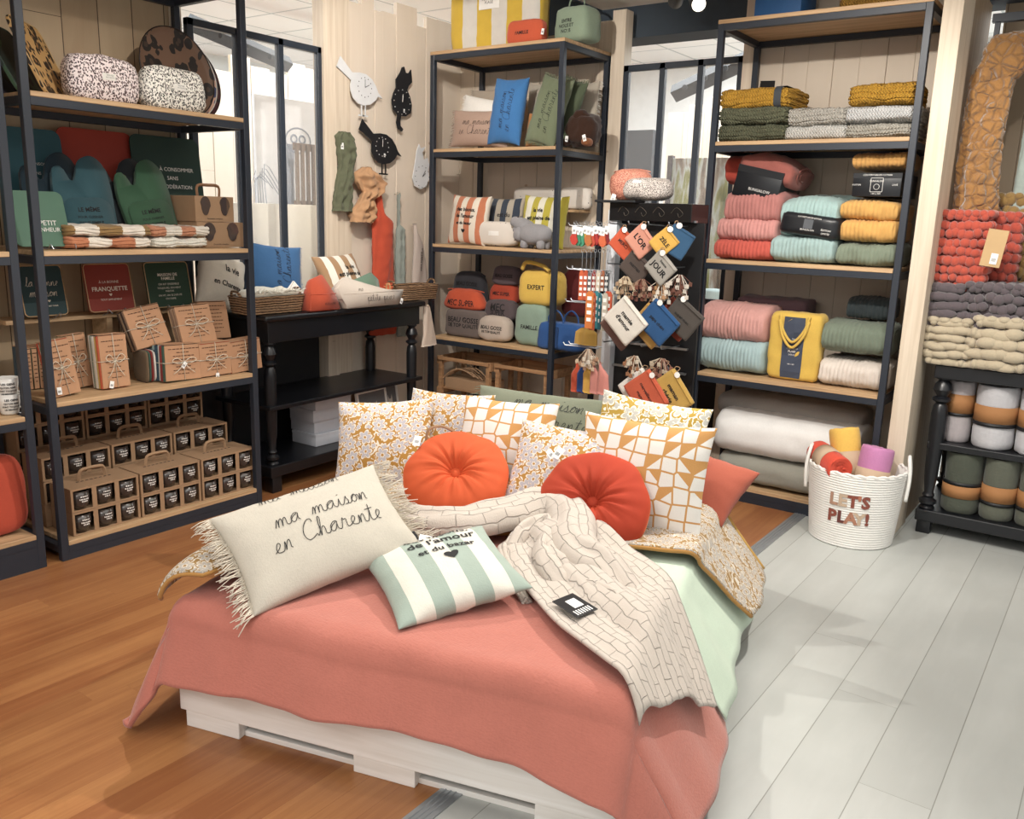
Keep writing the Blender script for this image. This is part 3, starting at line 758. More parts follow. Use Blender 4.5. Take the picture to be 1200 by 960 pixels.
def slabthing(label, L, w, h, mat, rz=0, lean=0, roll_=0, name='tray', t=.012, r=.03, text=None, ink=WHITE, rim=None, cat='tray', shape=None, script=None, group=None, marks=None):
    """flat rounded board standing on its edge, front -y, base at z=0"""
    bm = BM(); poly = shape or rrect(w, h, r, 5, 0, h/2); prism(bm, poly, 0, t)
    bmesh.ops.bevel(bm, geom=[e for e in bm.edges if abs(e.verts[0].co.y-e.verts[1].co.y) < 1e-6], offset=.0015, segments=1, affect='EDGES')
    o = obj(name, bm, mat); setp(o, L, rz, lean, roll_); tag(o, label, cat, group)
    if rim:
        bm = BM(); P = [(x, -.001, z) for x, z in rrect(w-.008, h-.008, r*.9, 5, 0, h/2)]; tube(bm, P+[P[0]], .0028, 6); obj('rim', bm, rim, o, True)
    fm = lambda x, z: Vector((x, -.0012, z))
    if text: text_on(text, fm, ink, o)
    if script: script_on(script, fm, ink, o)
    if marks: shape_on(marks, fm, ink, o)
    return o
AMBER, nt, b = newmat('smoked_glass'); b.inputs['Base Color'].default_value = lin('3a322e'); b.inputs['Roughness'].default_value = .08; b.inputs['Coat Weight'].default_value = .6
def carrier(label, L, rz, group='kraft carriers of six glasses', handle=True, w=.335, n=3, d=.2, h=.112, gz=AMBER):
    rt = root('glass_carrier', label, 'boxed glasses', L, rz, group)
    bm = BM(); cw = w/n
    box(bm, -w/2, w/2, -d/2+.004, d/2, 0, .004); box(bm, -w/2, w/2, -d/2+.002, d/2, h-.003, h); box(bm, -w/2, w/2, d/2-.003, d/2-.0001, .004, h-.003)
    box(bm, -w/2, -w/2+.003, -d/2+.003, d/2-.003, .004, h-.003); box(bm, w/2-.003, w/2, -d/2+.003, d/2-.003, .004, h-.003)
    # front panel: uprights between the glasses
    for i in range(n+1):
        xc = -w/2+i*cw; e = cw*.10
        a, c = (xc-e if i else xc), (xc+e if i < n else xc)
        box(bm, a, c, -d/2, -d/2+.003, 0, h)
    box(bm, -w/2, w/2, -d/2-.0005, -d/2+.0031, 0, .007); box(bm, -w/2, w/2, -d/2-.0005, -d/2+.0031, h-.010, h)
    c = obj('card_box', bm, KRAFT, rt)
    bm = BM()
    for i in range(8): box(bm, -.09+i*.0225, -.09+i*.0225+.013, -.004, .004, h+.0002, h+.0008)
    obj('lettering', bm, INK, c)
    if handle:
        bm = BM(); tube(bm, spline([(-.065, .02, h), (-.06, .02, h+.035), (-.04, .02, h+.05), (.04, .02, h+.05), (.06, .02, h+.035), (.065, .02, h)], 3), .009, 4); obj('handle', bm, KRAFT, rt)
    for i in range(n):
        x = -w/2+(i+.5)*cw; r = cw*.41
        bm = BM(); lathe(bm, [(.01, .006), (r*.66, .008), (r*.88, .03), (r, .055), (r*.93, h-.018), (r*.9, h-.018), (r*.9, .06), (.01, .02)], 20, (x, -d/2+r*.75, 0), cap=False)
        g = obj('drinking_glass', bm, gz, rt, True)
        bm = BM(); rnd = random.Random(i)
        for a, wz in ((.068, .7), (.055, .9), (.045, .5)):
            u = -wz/2
            while u < wz/2:
                du = rnd.uniform(.05, .16); q = [(x+(r+.0012)*math.sin(t), -d/2+r*.75-(r+.0012)*math.cos(t)) for t in (u, u+du)]
                bm.faces.new([bm.verts.new(p) for p in ((*q[0], a), (*q[1], a), (*q[1], a+.006), (*q[0], a+.006))]); u += du+.05
        obj('lettering', bm, WHITE, g)
    return rt
KSTR = plain('d8cdb8', .9)
def napkins(label, L, w, h, d, rz=0, lean=0, roll_=0, cols=('b5532f', 'd8d3c4', '8c9a78'), seed=0, sleeve=True, bow=True, tagp=None, group='bundles of napkins in kraft sleeves'):
    """stack of folded napkins standing on edge, kraft sleeve at the front, tied with string"""
    rt = root('napkin_bundle', label, 'napkins', (0, 0, 0), 0, group); setp(rt, L, rz, lean, roll_)
    n = 5; rnd = random.Random(seed)
    for i in range(n):
        bm = BM(); y = -d/2+d*i/n; e = rnd.uniform(-.004, .004); box(bm, -w/2+e, w/2+e*.5, y+.0006, y+d/n-.0006, rnd.uniform(0, .003), h*.97+rnd.uniform(-.006, .004), min(.004, d/n*.4), seg=2)
        obj('folded_napkin', bm, cloth(cols[i % len(cols)], 300, .3), rt, True)
    bm = BM(); box(bm, -w/2+.002, w/2-.002, -d/2-.004, -d/2-.0005, .004, h*.96, .0008); box(bm, -w/2+.002, w/2-.002, -d/2-.004, d/2, h*.96+.004, h*.96+.006, .0005)
    sl = obj('card_sleeve', bm, plain('b98b66', .85), rt)
    bm = BM(); yy = -d/2-.0046
    for j, ww in enumerate((.8, .35, .55, .5, .6, .4, .55, .3)):
        u = -ww/2
        while u < ww/2:
            du = rnd.uniform(.05, .12); box(bm, u*w, (u+du*.8)*w, yy-.0003, yy+.0003, h*(.86-.095*j)-.002, h*(.86-.095*j)+.002); u += du
    obj('lettering', bm, plain('4d2f20', .9), sl)
    if bow:
        bm = BM(); y = -d/2-.007
        tube(bm, [(-w/2-.002, y, h*.5), (w/2+.002, y, h*.5)], .0016, 5); tube(bm, [(0.005, y, 0.002), (0, y, h)], .0016, 5)
        tube(bm, [(-w/2-.002, y, h*.5), (-w/2-.002, d/2, h*.5)], .0016, 5); tube(bm, [(w/2+.002, y, h*.5), (w/2+.002, d/2, h*.5)], .0016, 5)
        for s in (-1, 1):
            tube(bm, spline([(0, y-.003, h*.5), (s*w*.2, y-.008, h*.62), (s*w*.34, y-.01, h*.55), (s*w*.15, y-.008, h*.47), (0, y-.003, h*.5)], 3), .0018, 5)
            tube(bm, spline([(0, y-.003, h*.5), (s*w*.12, y-.008, h*.34), (s*w*.3, y-.004, h*.2)], 3), .0018, 5)
        obj('string_bow', bm, KSTR, rt, True)
    if tagp: price_tag(rt, (tagp[0], -d/2-.012, tagp[1]), .017, tagp[2] if len(tagp) > 2 else .1)
    return rt
def bookbox(label, L, w, h, d, mat, rz=0, name='box', cat='box', lean=0, roll_=0, bev=.003, text=None, ink=INK, group=None):
    bm = BM(); box(bm, -w/2, w/2, 0, d, 0, h, bev); o = obj(name, bm, mat, angle=30); setp(o, L, rz, lean, roll_); tag(o, label, cat, group)
    bm = BM(); box(bm, -w/2-.001, w/2+.001, -.001, d+.001, h*.78, h+.001, .001); obj('lid', bm, mat, o)
    return o
def chunky(name, label, cat, L, w, h, d, mat, rz=0, nx=7, nz=6, seed=0, group=None, r=1.0, rib='ball', sq=.86):
    """thick chenille throw: rows of soft puffs round a folded core"""
    rt = root(name, label, cat, L, rz, group); rnd = random.Random(seed)
    core, _ = soft('core_fold', w*.93, h*.97, d*.9, mat, rt, p=3.2, res=(10, 6, 8), seed=seed)
    bm = BM()
    def puff(c, a, b_, e):
        q = bmesh.ops.create_icosphere(bm, subdivisions=2, radius=1)['verts']
        for v in q:
            v.co = Vector((c[0]+v.co.x*a, c[1]+v.co.y*b_, max(.001, c[2]+v.co.z*e)))
    sx, sz = w/nx, h/nz
    for k in range(nz):
        stg = .5*(k % 2); zz = (k+.5)*sz; kz = abs(2*zz/h-1); f = (1-kz**3.2)**(1/3.2)
        sy = max(1, int(d/sx)); 
        for i in range(nx):
            x = (i+.25+stg*.9)*sx-w/2+rnd.uniform(-.2, .2)*sx; kx = abs(2*x/w); yy = -d/2*max(0, 1-kx**4)**.25*(.55+.45*f)
            puff((x*.97, yy+.01+rnd.uniform(-.006, .004), zz+rnd.uniform(-.18, .18)*sz), sx*(.66 if rib == 'ball' else 1.0)*r*rnd.uniform(.85, 1.2), .024*rnd.uniform(.8, 1.3), sz*.56*r*rnd.uniform(.9, 1.1))
        for sgn in (-1, 1):
            for j in range(sy):
                y = -d/2+(j+.5)*d/sy; puff((sgn*w/2*.93*f, y, zz), .02, d/sy*.6, sz*.52)
    for i in range(nx):
        for j in range(max(1, int(d/sx))):
            puff(((i+.5)*sx-w/2, -d/2+(j+.5)*sx, h-.008), sx*.6, sx*.6, .02)
    obj('chenille_puffs', bm, mat, rt, True); return rt
def tote(label, L, w, h, d, mat, rz=0, text=None, handles=True, name='tote_bag', lean=0, patch=None, panel=None, hl=.3, roll_=0, cat='bag', droop=False):
    o, fm = soft(name, w, h, d, mat, p=9, res=(16, 5, 16), wr=.008, taper=-.02); setp(o, back(L, d, rz), rz, lean, roll_); tag(o, label, cat)
    if panel:
        x0, x1, pm, tx = panel; g = 8
        vs = [fm(x0+(x1-x0)*i/2, h*.02+h*.94*j/g, .003) for j in range(g+1) for i in range(3)]
        pn = mesh('printed_panel', vs, [(j*3+i, j*3+i+1, (j+1)*3+i+1, (j+1)*3+i) for j in range(g) for i in range(2)], pm, o)
        if tx: text_on(tx, lambda x, z: fm(x, z, .005), WHITE, pn)
    if text: text_on(text, fm, INK, o, sub=1)
    if patch:
        px, pz, pw, ph = patch; bm = BM(); box(bm, px-pw/2, px+pw/2, -d/2-.008, -d/2-.004, pz-ph/2, pz+ph/2, .001); q = obj('label_patch', bm, PAPER, o)
        text_on([('JOLIE & LE', px, pz+ph*.18, .022, 0), ('MARCHÉ', px, pz-ph*.22, .022, 0)], lambda x, z: Vector((x, -d/2-.0085, z)), INK, q)
    if handles:
        for s in (-1, 1):
            bm = BM(); yy = s*(d/2)*.8
            pts = [(-w*.22, yy, h*.93), (-w*.2, yy, h+hl*.5), (0, yy, h+hl*.75), (w*.2, yy, h+hl*.5), (w*.22, yy, h*.93)] if not droop else [(-w*.28, -d/2-.008, h*.97), (-w*.2, -d/2-.016, h*.75), (0, -d/2-.02, h*.58), (w*.2, -d/2-.016, h*.75), (w*.28, -d/2-.008, h*.97)]
            if droop and s > 0: pts = [(p[0], p[1]-.004, p[2]-.03) for p in pts]
            tube(bm, spline(pts, 5), .008, 6); obj('handle', bm, mat, o, True)
    return o
# ================================================================ left rack goods
TEAL = plain('2a5a66', .7); GREEN = plain('2c5040', .75); DGREEN = plain('1d3a33', .7); RUST = plain('a03320', .7); LGREEN = plain('47705a', .6)
ZS = (.09, .74, 1.40, 2.05, 2.69)
def L0(v, x0, y0, x1, y1, z=None): return put(0, v, x0, y0, x1, y1, z)
# --- top shelf
tray_sh = rrect(.36, .30, .03, 5, 0, .15)
slabthing('tan leopard print tray leaning sideways at the left end of the top shelf', (-4.05, 2.13, 2.052), .34, .36, leopard('c59a5c', '2c2119', 'a87840', 26, .22), PI/2+.75, 24, 0, r=.05, rim=plain('c9a56a', .4), name='serving_tray', group='trays on the top shelf')
slabthing('black tray with green leaf print behind the tan leopard tray', (-4.10, 2.04, 2.052), .33, .34, leopard('14201a', '2f4a2c', '10130f', 9, .2), PI/2+.75, 27, 0, r=.05, rim=plain('20382a', .4), name='serving_tray', group='trays on the top shelf')
slabthing('dark violet tray, leftmost on the top shelf, half behind the rack upright', (-4.10, 1.94, 2.052), .33, .34, leopard('1a1622', '2b2a40', '10130f', 9, .2), PI/2+.75, 29, 0, r=.05, rim=plain('232030', .4), name='serving_tray', group='trays on the top shelf')
def lp(label, v, b, bg, sp, seed):
    L, w, h, rz = L0(v, *b, 2.052); o = pouch(label, L, w, h, .13, leopard(bg, sp, 'b89a92' if seed == 1 else 'd8d2c6', 125, .2), rz+.05, p=4, taper=.1, seed=seed, patch=(0.0, h*.55, .07, .03))
    text_on([('TROUSSE', 0, h*.575, .009, 0), ('DE TOILETTE', 0, h*.53, .007, 0)], lambda x, z: Vector((x, -.073, z)), INK, o)
lp('pink leopard print pouch on the top shelf beside the tan tray', -3.93, (82, 64, 171, 118), 'efe2e0', '3a2028', 1)
lp('white leopard print pouch on the top shelf in front of the round trays', -3.92, (172, 78, 248, 128), 'f2efe6', '232220', 2)
def disc(label, L, r, mat, rz, lean, rim, roll_=0, cut=None):
    bm = BM(); lathe(bm, [(.001, 0), (r*.86, 0), (r*.93, .004), (r, .018), (r+.003, .018), (r*.95, -.003), (.001, -.004)], 48, cap=False)
    bmesh.ops.rotate(bm, verts=bm.verts, cent=(0, 0, 0), matrix=Matrix.Rotation(PI/2, 3, 'X')); bmesh.ops.translate(bm, verts=bm.verts, vec=(0, 0, r))
    o = obj('round_tray', bm, mat, smooth=True); setp(o, L, rz, lean, roll_); tag(o, label, 'tray', 'round trays on the top shelf')
    bm = BM(); tube(bm, [(r*1.0*math.cos(2*PI*i/48), -.018, r+r*1.0*math.sin(2*PI*i/48)) for i in range(49)], .003, 6, False); obj('rim', bm, rim, o, True); return o
mm = leopard('6b4f3c', '1d1714', '3f2f26', 17, .2)
disc('round brown leopard print tray leaning at the right end of the top shelf', (-4.13, 2.80, 2.053), .225, mm, PI/2+.1, 12, plain('20140f', .4))
disc('round pink tray with blue spots behind the brown leopard tray', (-4.18, 2.86, 2.053), .215, leopard('cfa48c', '3b4468', 'c09078', 17, .2), PI/2+.1, 12, plain('d9d2c8', .4))
disc('round dark red tray, rearmost of the three round trays', (-4.24, 2.93, 2.053), .21, leopard('4a2226', '16100f', 'b5555a', 10, .2), PI/2+.1, 12, plain('2a1214', .4))
# --- shelf with boards and mitts
def bd(label, v, b, mat, lean=10, txt=None, dz=0, r=.04, name='chopping_board', sc=1, cat='board'):
    L, w, h, rz = L0(v, *b, 1.402+dz); h = h/math.cos(math.radians(lean))
    T = None
    if txt: T = [(s, dx*w, (zz)*h, sz*w, bb) for s, dx, zz, sz, bb in txt]
    return slabthing(label, L, w, h, mat, rz, lean, 0, name, .008, r, T, cat=cat)
esp = [("À CONSOMMER", .08, .70, .07, 0), ('SANS', .0, .62, .07, 0), ('MODÉRATION', .04, .54, .07, 0), ("L'ESPRIT", -.02, .40, .13, .002), ('SUD OUEST', .05, .30, .135, .002)]
bd("large teal board printed L'ESPRIT SUD OUEST, left of the red board", -4.24, (14, 150, 84, 292), TEAL, 8, esp)
bd('large red board behind the teal oven mitt', -4.27, (79, 152, 166, 292), RUST, 7, [("QUI", .35, .52, .1, 0), ('PRIT', .38, .40, .13, .002), ('OUEST', .32, .30, .13, .002)])
bd("large dark green board printed OUEST behind the green oven mitt", -4.24, (164, 160, 243, 292), DGREEN, 7, [("À CONSOMMER", .12, .70, .07, 0), ('SANS', .05, .62, .07, 0), ('MODÉRATION', .1, .54, .07, 0), ("L'ESPRIT", .1, .40, .13, .002), ('SUD OUEST', .14, .30, .135, .002)])
def mitt(label, L, rz, mat, roll_, lean, rev=1):
    rt = root('oven_mitt', label, 'oven mitt', (0, 0, 0), 0, 'silicone look oven mitts on the shelf'); setp(rt, L, rz, lean, roll_)
    outline = [(x*1.45, z*1.53) for x, z in [(-.085,.03),(-.04,.0),(.04,.0),(.085,.03),(.095,.12),(.098,.19),(.09,.255),(.055,.285),(.01,.27),(-.012,.225),(-.03,.20),(-.042,.225),(-.055,.25),(-.08,.245),(-.092,.21),(-.098,.15)]]
    o = [(rev*p.x, p.y) for p in spline([(x, y, 0) for x, y in outline], 4, True)]
    bm = BM(); prism(bm, o, 0, .022); bmesh.ops.bevel(bm, geom=[e for e in bm.edges if abs(e.verts[0].co.y-e.verts[1].co.y) < 1e-6], offset=.007, segments=3, affect='EDGES'); obj('glove', bm, mat, rt, True)
    bm = BM(); prism(bm, rrect(.235, .225, .05, 5, 0, .12), -.012, -.0005); bmesh.ops.bevel(bm, geom=[e for e in bm.edges if e.verts[0].co.y < -.01 and e.verts[1].co.y < -.01], offset=.005, segments=3, affect='EDGES'); p = obj('palm_pocket', bm, mat, rt, True)
    text_on([('LE MÊME', 0, .175, .028, .0006), ('POUR CUISINER', 0, .14, .017, 0), ('TOUT SIMPLE', 0, .112, .02, .0004), ('COMME MAMIE', 0, .086, .017, 0), ('SAVOIR LE FAIRE', 0, .055, .017, 0)], lambda x, z: Vector((x, -.0135, z)), INK, p)
MT = cloth('2b545e', 200, .2, .7); MG = cloth('2f573c', 200, .2, .7); MTD = cloth('1b2f3a', 200, .2, .7); MGD = cloth('1f262b', 200, .2, .7)
mitt('dark slate oven mitt half hidden behind the teal mitt', (-4.12, 2.14, 1.402), PI/2, MTD, -6, 10)
mitt('teal oven mitt with printed palm pocket in front of the red board', (-4.05, 2.235, 1.403), PI/2, MT, -2, 14)
mitt('charcoal oven mitt half hidden behind the green mitt', (-4.12, 2.47, 1.402), PI/2, MGD, -2, 10)
mitt('green oven mitt tilted to the left beside the dark green board', (-4.05, 2.575, 1.403), PI/2, MG, -8, 14)
t_ = bd('small sage green tray on a wire stand at the left of the shelf', -3.93, (17, 224, 82, 286), LGREEN, 14, [('LE PETIT', .05, .42, .13, 0), ('BONHEUR', .08, .30, .11, 0)], .012, .03, 'small_tray')
bm = BM()
for s in (-.05, .05): tube(bm, spline([(s, -.045, .0), (s*1.1, -.03, .02), (s, .0, .002), (s, .05, .0), (s*.6, .075, .08)], 4), .0022, 6)
tube(bm, [(-.05, .05, 0), (.05, .05, 0)], .0022, 6); o = obj('wire_stand', bm, STEEL); setp(o, (-3.93, 2.0, 1.404), PI/2); tag(o, 'thin wire stand under the small sage green tray', 'stand')
# striped folded cloths
rust_s = striped('c9825a', 'efe6d8', 8, .9, 0, 'X'); rust2 = striped('9a7a48', 'efe6d8', 8, .9, .06, 'X')
for lb, b, dz, m_, sd in (('folded striped beach cloth, lower one of the left pair', (80, 275, 180, 291), 0, rust_s, 1), ('folded striped beach cloth with rust stripes, upper one of the left pair', (78, 256, 180, 275), .055, rust2, 2), ('folded pale cloth, lower one of the right pair', (180, 274, 245, 291), 0, cloth('d9d6c8', 300, .3), 3), ('folded pale and rust cloth, upper one of the right pair', (178, 255, 246, 274), .055, striped('e9e2d4', 'c98a66', 6, .5), 4)):
    L, w, h, rz = L0(-3.90, *b, 1.402+dz); quilt(lb, L, w, .053, .24, m_, 'layer', rz, sd, 'striped cloths folded in two pairs', 'folded_cloth', nl=3, spiral=False, cat='cloth', p=4)
# kraft carriers of two glasses seen end on
for lb, b, z in (('kraft carrier of tall glasses, lower one at the right end of the shelf', (231, 249, 285, 290), 1.402), ('kraft carrier of tall glasses, upper one with brown handle', (228, 206, 273, 249), 1.532)):
    L, w, h, rz = L0(-3.93, *b, z); h = .128
    rt = root('glass_carrier', lb, 'boxed glasses', L, rz, 'kraft carriers at the shelf end')
    bm = BM(); box(bm, -w/2, w/2, 0, .28, .0, h, .001); c = obj('card_box', bm, KRAFT, rt)
    for s in (-1, 1):
        bm = BM(); prism(bm, [(s*w*.25+w*.13*math.sin(t)*(1-.25*(math.cos(t) < 0)), h*.62+h*.37*math.cos(t)) for t in [2*PI*i/16 for i in range(16)]], -.006, -.0005); obj('drinking_glass', bm, plain('4a3f3c', .1, coat=.8), rt)
    text_on([('Ensemble complice', 0, h*.12, .012, 0)], lambda x, z: Vector((x, -.0012, z)), INK, c)
    if z > 1.45:
        bm = BM(); tube(bm, spline([(-w*.28, .05, h), (-w*.27, .05, h+.05), (0, .05, h+.056), (w*.27, .05, h+.05), (w*.28, .05, h)], 4), .008, 4); obj('handle', bm, plain('8a6445', .8), rt)
# --- narrow rear ledge with three square trivets
bm = BM(); box(bm, -.37, .62, 0, .16, -.02, 0, .002); box(bm, .12, .15, .01, .15, -.33, -.021, .001)
o = obj('rear_ledge', bm, SHELFW); setp(o, (-4.22, 2.24, 1.062), PI/2); tag(o, 'narrow raised oak ledge at the back of the napkin shelf', 'shelf')
def trivet(label, b, mat, txt=None, scr=None, marks=None):
    L, w, h, rz = L0(-4.18, *b, 1.075); 
    o = slabthing(label, L, w, h/math.cos(.2), mat, rz, 11, 0, 'square_trivet', .006, .022, txt, plain('e6dccb', .8), plain('b9966a', .5), 'trivet', script=scr, marks=marks)
    bm = BM(); 
    for s in (-.035, .035): tube(bm, spline([(s, -.05, -.012), (s*1.3, -.035, .012), (s, -.004, -.006), (s, .05, -.012)], 4), .002, 5)
    q = obj('wire_stand', bm, STEEL, o)
trivet('dark teal square trivet with handwriting on the rear ledge', (26, 311, 79, 364), plain('1d3c40', .7), [('chez nous', .03, .05, .014, 0)], [('la bonne', 0, .145, .020), ('maison', 0, .095, .022)], [heart(.02, .073, .014)])
trivet('red square trivet printed FRANQUETTE on the rear ledge', (103, 309, 158, 362), plain('8a2f20', .7), [('À LA BONNE', 0, .15, .018, 0), ('FRANQUETTE', 0, .115, .030, .0006), ('TOUT SIMPLEMENT', 0, .062, .013, 0)], None, [heart(0, .087, .016)])
trivet('dark green square trivet printed MAISON DE FAMILLE on the rear ledge', (174, 307, 226, 358), plain('22402c', .7), [('MAISON DE', 0, .175, .022, .0004), ('FAMILLE', 0, .155, .022, .0004), ('ON RIT ENSEMBLE', 0, .125, .015, 0), ('TOUJOURS, SOUVENT', 0, .105, .014, 0), ('PARFOIS', 0, .088, .013, 0), ('ON VIT, ON SE DISPUTE', 0, .066, .013, 0), ('ON S\'AIME', 0, .048, .013, 0)])
# --- napkin bundles
def nb(label, v, b, d, lean=0, roll_=0, z=.742, **k):
    L, w, h, rz = L0(v, *b, z); return napkins(label, L, w, h, d, rz, lean, roll_, **k)
nb('kraft sleeved napkin bundle leaning at the left end of the shelf', -3.92, (58, 396, 90, 462), .05, 8, -6, seed=1, tagp=(-.04, .03, .1), cols=('c0502e', '6a7a4a', 'd8d0c0'))
nb('tan napkin bundle set behind the leftmost kraft bundle', -4.05, (76, 390, 104, 452), .05, 4, -4, seed=2, cols=('8a3a2c', 'a89468', 'c9b890'), bow=True)
nb('kraft sleeved bundle with yellow and white napkins, third from the left', -3.95, (112, 390, 145, 452), .09, 4, 0, seed=3, tagp=(-.03, .02, .25), cols=('cf5b30', 'e0b53c', 'dcd5c6', '8f9a8a', 'efe9dc'))
for i in range(6):
    L, w, h, rz = L0(-4.12-.0*i, 32-0+i*7.4, 392, 38.6+i*7.4, 448, .742)
    napkins(('slate', 'moss', 'cream', 'denim', 'maroon', 'sand')[i]+' coloured napkin bundle in the dim row behind the front bundles', L+Vector((-.08, 0, 0)), w, .2, .12, rz, 0, 0, cols=(('3c4a50', '4c5540', '8a8470', '34485c', '5a2a30', '8f8060')[i],), seed=i, bow=False)
cols5 = (('3c5a4c', '8b2f2c', 'd8d8d0', '2f4a5a', '7d9a98'), ('c0502e', 'e0d8c8', '9aa890', 'c98a60', 'd8c8a8'), ('c0502e', 'e0d8c8', 'efe9dc', 'c98a60', 'd8c8a8'))
L, w, h, rz = L0(-3.93, 176, 404, 227, 449, .742)
nb('kraft napkin bundle with diamond tag, left one of the front three', -3.90, (186, 402, 228, 449), .10, 3, 2, seed=4, cols=cols5[0], tagp=(0, .08, .7))
for i, c in enumerate(('7d8f8c', '2f4658', 'e4e0d6', '8b2f2c', '3c5a4c', '6b5840')):
    yy = L.y-.075-i*.0135; o, _ = soft('folded_napkin', .012, .16, .13, cloth(c, 300, .3), p=6, res=(3, 6, 6), seed=i); setp(o, (-3.98, yy, .742), PI/2); tag(o, ('grey', 'navy', 'white', 'red', 'green', 'brown')[i]+' edge of a napkin pack standing left of the diamond tag bundle', 'napkins', 'loose napkin packs standing on edge')
nb('kraft napkin bundle tied with string, middle one of the front three', -3.90, (227, 400, 264, 444), .10, 2, 0, seed=5, cols=cols5[1], tagp=(0, .0, .05))
nb('kraft napkin bundle tied with string, right one of the front three', -3.90, (264, 397, 300, 438), .10, 2, -3, seed=6, cols=cols5[2], tagp=(.015, -.015, .0))
nb('upper kraft napkin bundle leaning left on top of the stack', -4.0, (154, 358, 197, 402), .06, 18, -8, z=.905, seed=7, cols=('8a6a50', '4c3a30', 'a88a68'))
nb('upper kraft napkin bundle with loose bow above the middle bundle', -3.96, (209, 357, 250, 398), .06, 16, -2, z=.90, seed=8, cols=('8a6a50', 'b0885f', 'c9a888'))
nb('upper kraft napkin bundle half hidden at the right of the stack', -4.05, (232, 353, 266, 392), .06, 14, 2, z=.90, seed=9, cols=('8a6a50', 'b0885f', 'c9a888'), bow=False)
# --- boxed glasses
c0 = None
names = [('left', 'middle', 'right')]
rows = [(-3.90, 0, 2, 'front row'), (-4.05, 3, 4, 'middle row'), (-4.24, 0, 5, 'back row')]
spots = []
for tier in (0, 1):
    for j, s in enumerate(('left', 'middle', 'right')): spots.append((-3.93, 2.075+.345*j, tier, '%s box of the front row, %s tier' % (s, ('lower', 'upper')[tier])))
for tier in (0, 1, 2):
    for j, s in enumerate(('left', 'middle', 'right')): spots.append((-4.135, 2.055+.345*j, tier, '%s box of the middle row, %s tier' % (s, ('bottom', 'second', 'top')[tier])))
for tier in (0, 1, 2, 3, 4):
    for j, s in enumerate(('left', 'middle', 'right')):
        if tier >= 2: spots.append((-4.315, 2.045+.345*j, tier, '%s box of the back row, %s tier' % (s, ('bottom', 'second', 'third', 'fourth', 'top')[tier])))
proto = {}
for x, y, tier, lb in spots:
    top = ('front' in lb and tier == 1) or ('middle row' in lb and tier == 2)
    dd = .135 if 'back' in lb else .19
    if 'middle row' in lb and tier == 0: continue
    key = (top, dd); L = (x, y, .091+.1135*tier); label = 'kraft carrier of smoked glasses, '+lb
    if key not in proto: proto[key] = carrier(label, L, PI/2, handle=top, d=dd)
    else: dup(proto[key], L, PI/2, label)
for j in range(3):
    o = bookbox('plain kraft box supporting the back row of glass carriers, %s one' % ('left', 'middle', 'right')[j], (-4.315+.07, 2.045+.345*j, .091), .335, .225, .14, KRAFT, PI/2, 'cardboard_box', group='plain kraft support boxes')
    o = bookbox('plain kraft box under the middle row of glass carriers, %s one' % ('left', 'middle', 'right')[j], (-4.135+.09, 2.055+.345*j, .091), .335, .111, .17, KRAFT, PI/2, 'cardboard_box', group='plain kraft support boxes')
# --- rack cut by the left edge
MUG = plain('e8e6e0', .3, coat=.5)
def mug(label, L, rz):
    bm = BM(); lathe(bm, [(.001, .002), (.032, .0), (.036, .006), (.043, .05), (.047, .09), (.044, .09), (.040, .05), (.030, .01), (.001, .008)], 32, cap=False); o = obj('mug', bm, MUG, smooth=True); setp(o, L, rz); tag(o, label, 'mug', 'mugs stacked on the left rack')
    bm = BM(); tube(bm, spline([(.042, 0, .075), (.062, 0, .078), (.072, 0, .055), (.062, 0, .028), (.04, 0, .024)], 4), .0055, 8); obj('handle', bm, MUG, o, True)
    rr = lambda z: .036+.011*z/.09+.0022
    text_on([('LES GENS', 0, .066, .013, .0004), ('QU\'ON AIME', 0, .05, .011, .0003), ('SONT TOUJOURS', 0, .036, .010, .0003), ('LES BIENVENUS', 0, .023, .009, .0003)], lambda x, z: Vector((rr(z)*math.sin(x/.045), -rr(z)*math.cos(x/.045), z)), INK, o)
mug('lower white mug of the stacked pair on the left rack', (-3.90, 1.71, .702), PI/2-.2); mug('upper white mug of the stacked pair on the left rack', (-3.90, 1.708, .772), PI/2-.35)
o, _ = soft('floor_cushion', .30, .36, .16, cloth('b8401f', 250, .2), p=4, seed=3); setp(o, (-3.93, 1.60, .162), PI/2, 6); tag(o, 'orange red bag standing on the bottom shelf at the left edge', 'bag')
slabthing('orange and teal round serving tray cut by the left edge', (-4.0, 1.60, 1.402), .34, .34, plain('2f8a8a', .5), PI/2+.3, 14, 0, 'serving_tray', r=.165, rim=plain('d95a20', .5))
slabthing('orange rimmed green tray in front of the teal round tray', (-3.93, 1.67, 1.402), .20, .24, plain('2f5a44', .5), PI/2+.5, 20, 0, 'serving_tray', r=.03, rim=plain('d95a20', .5))

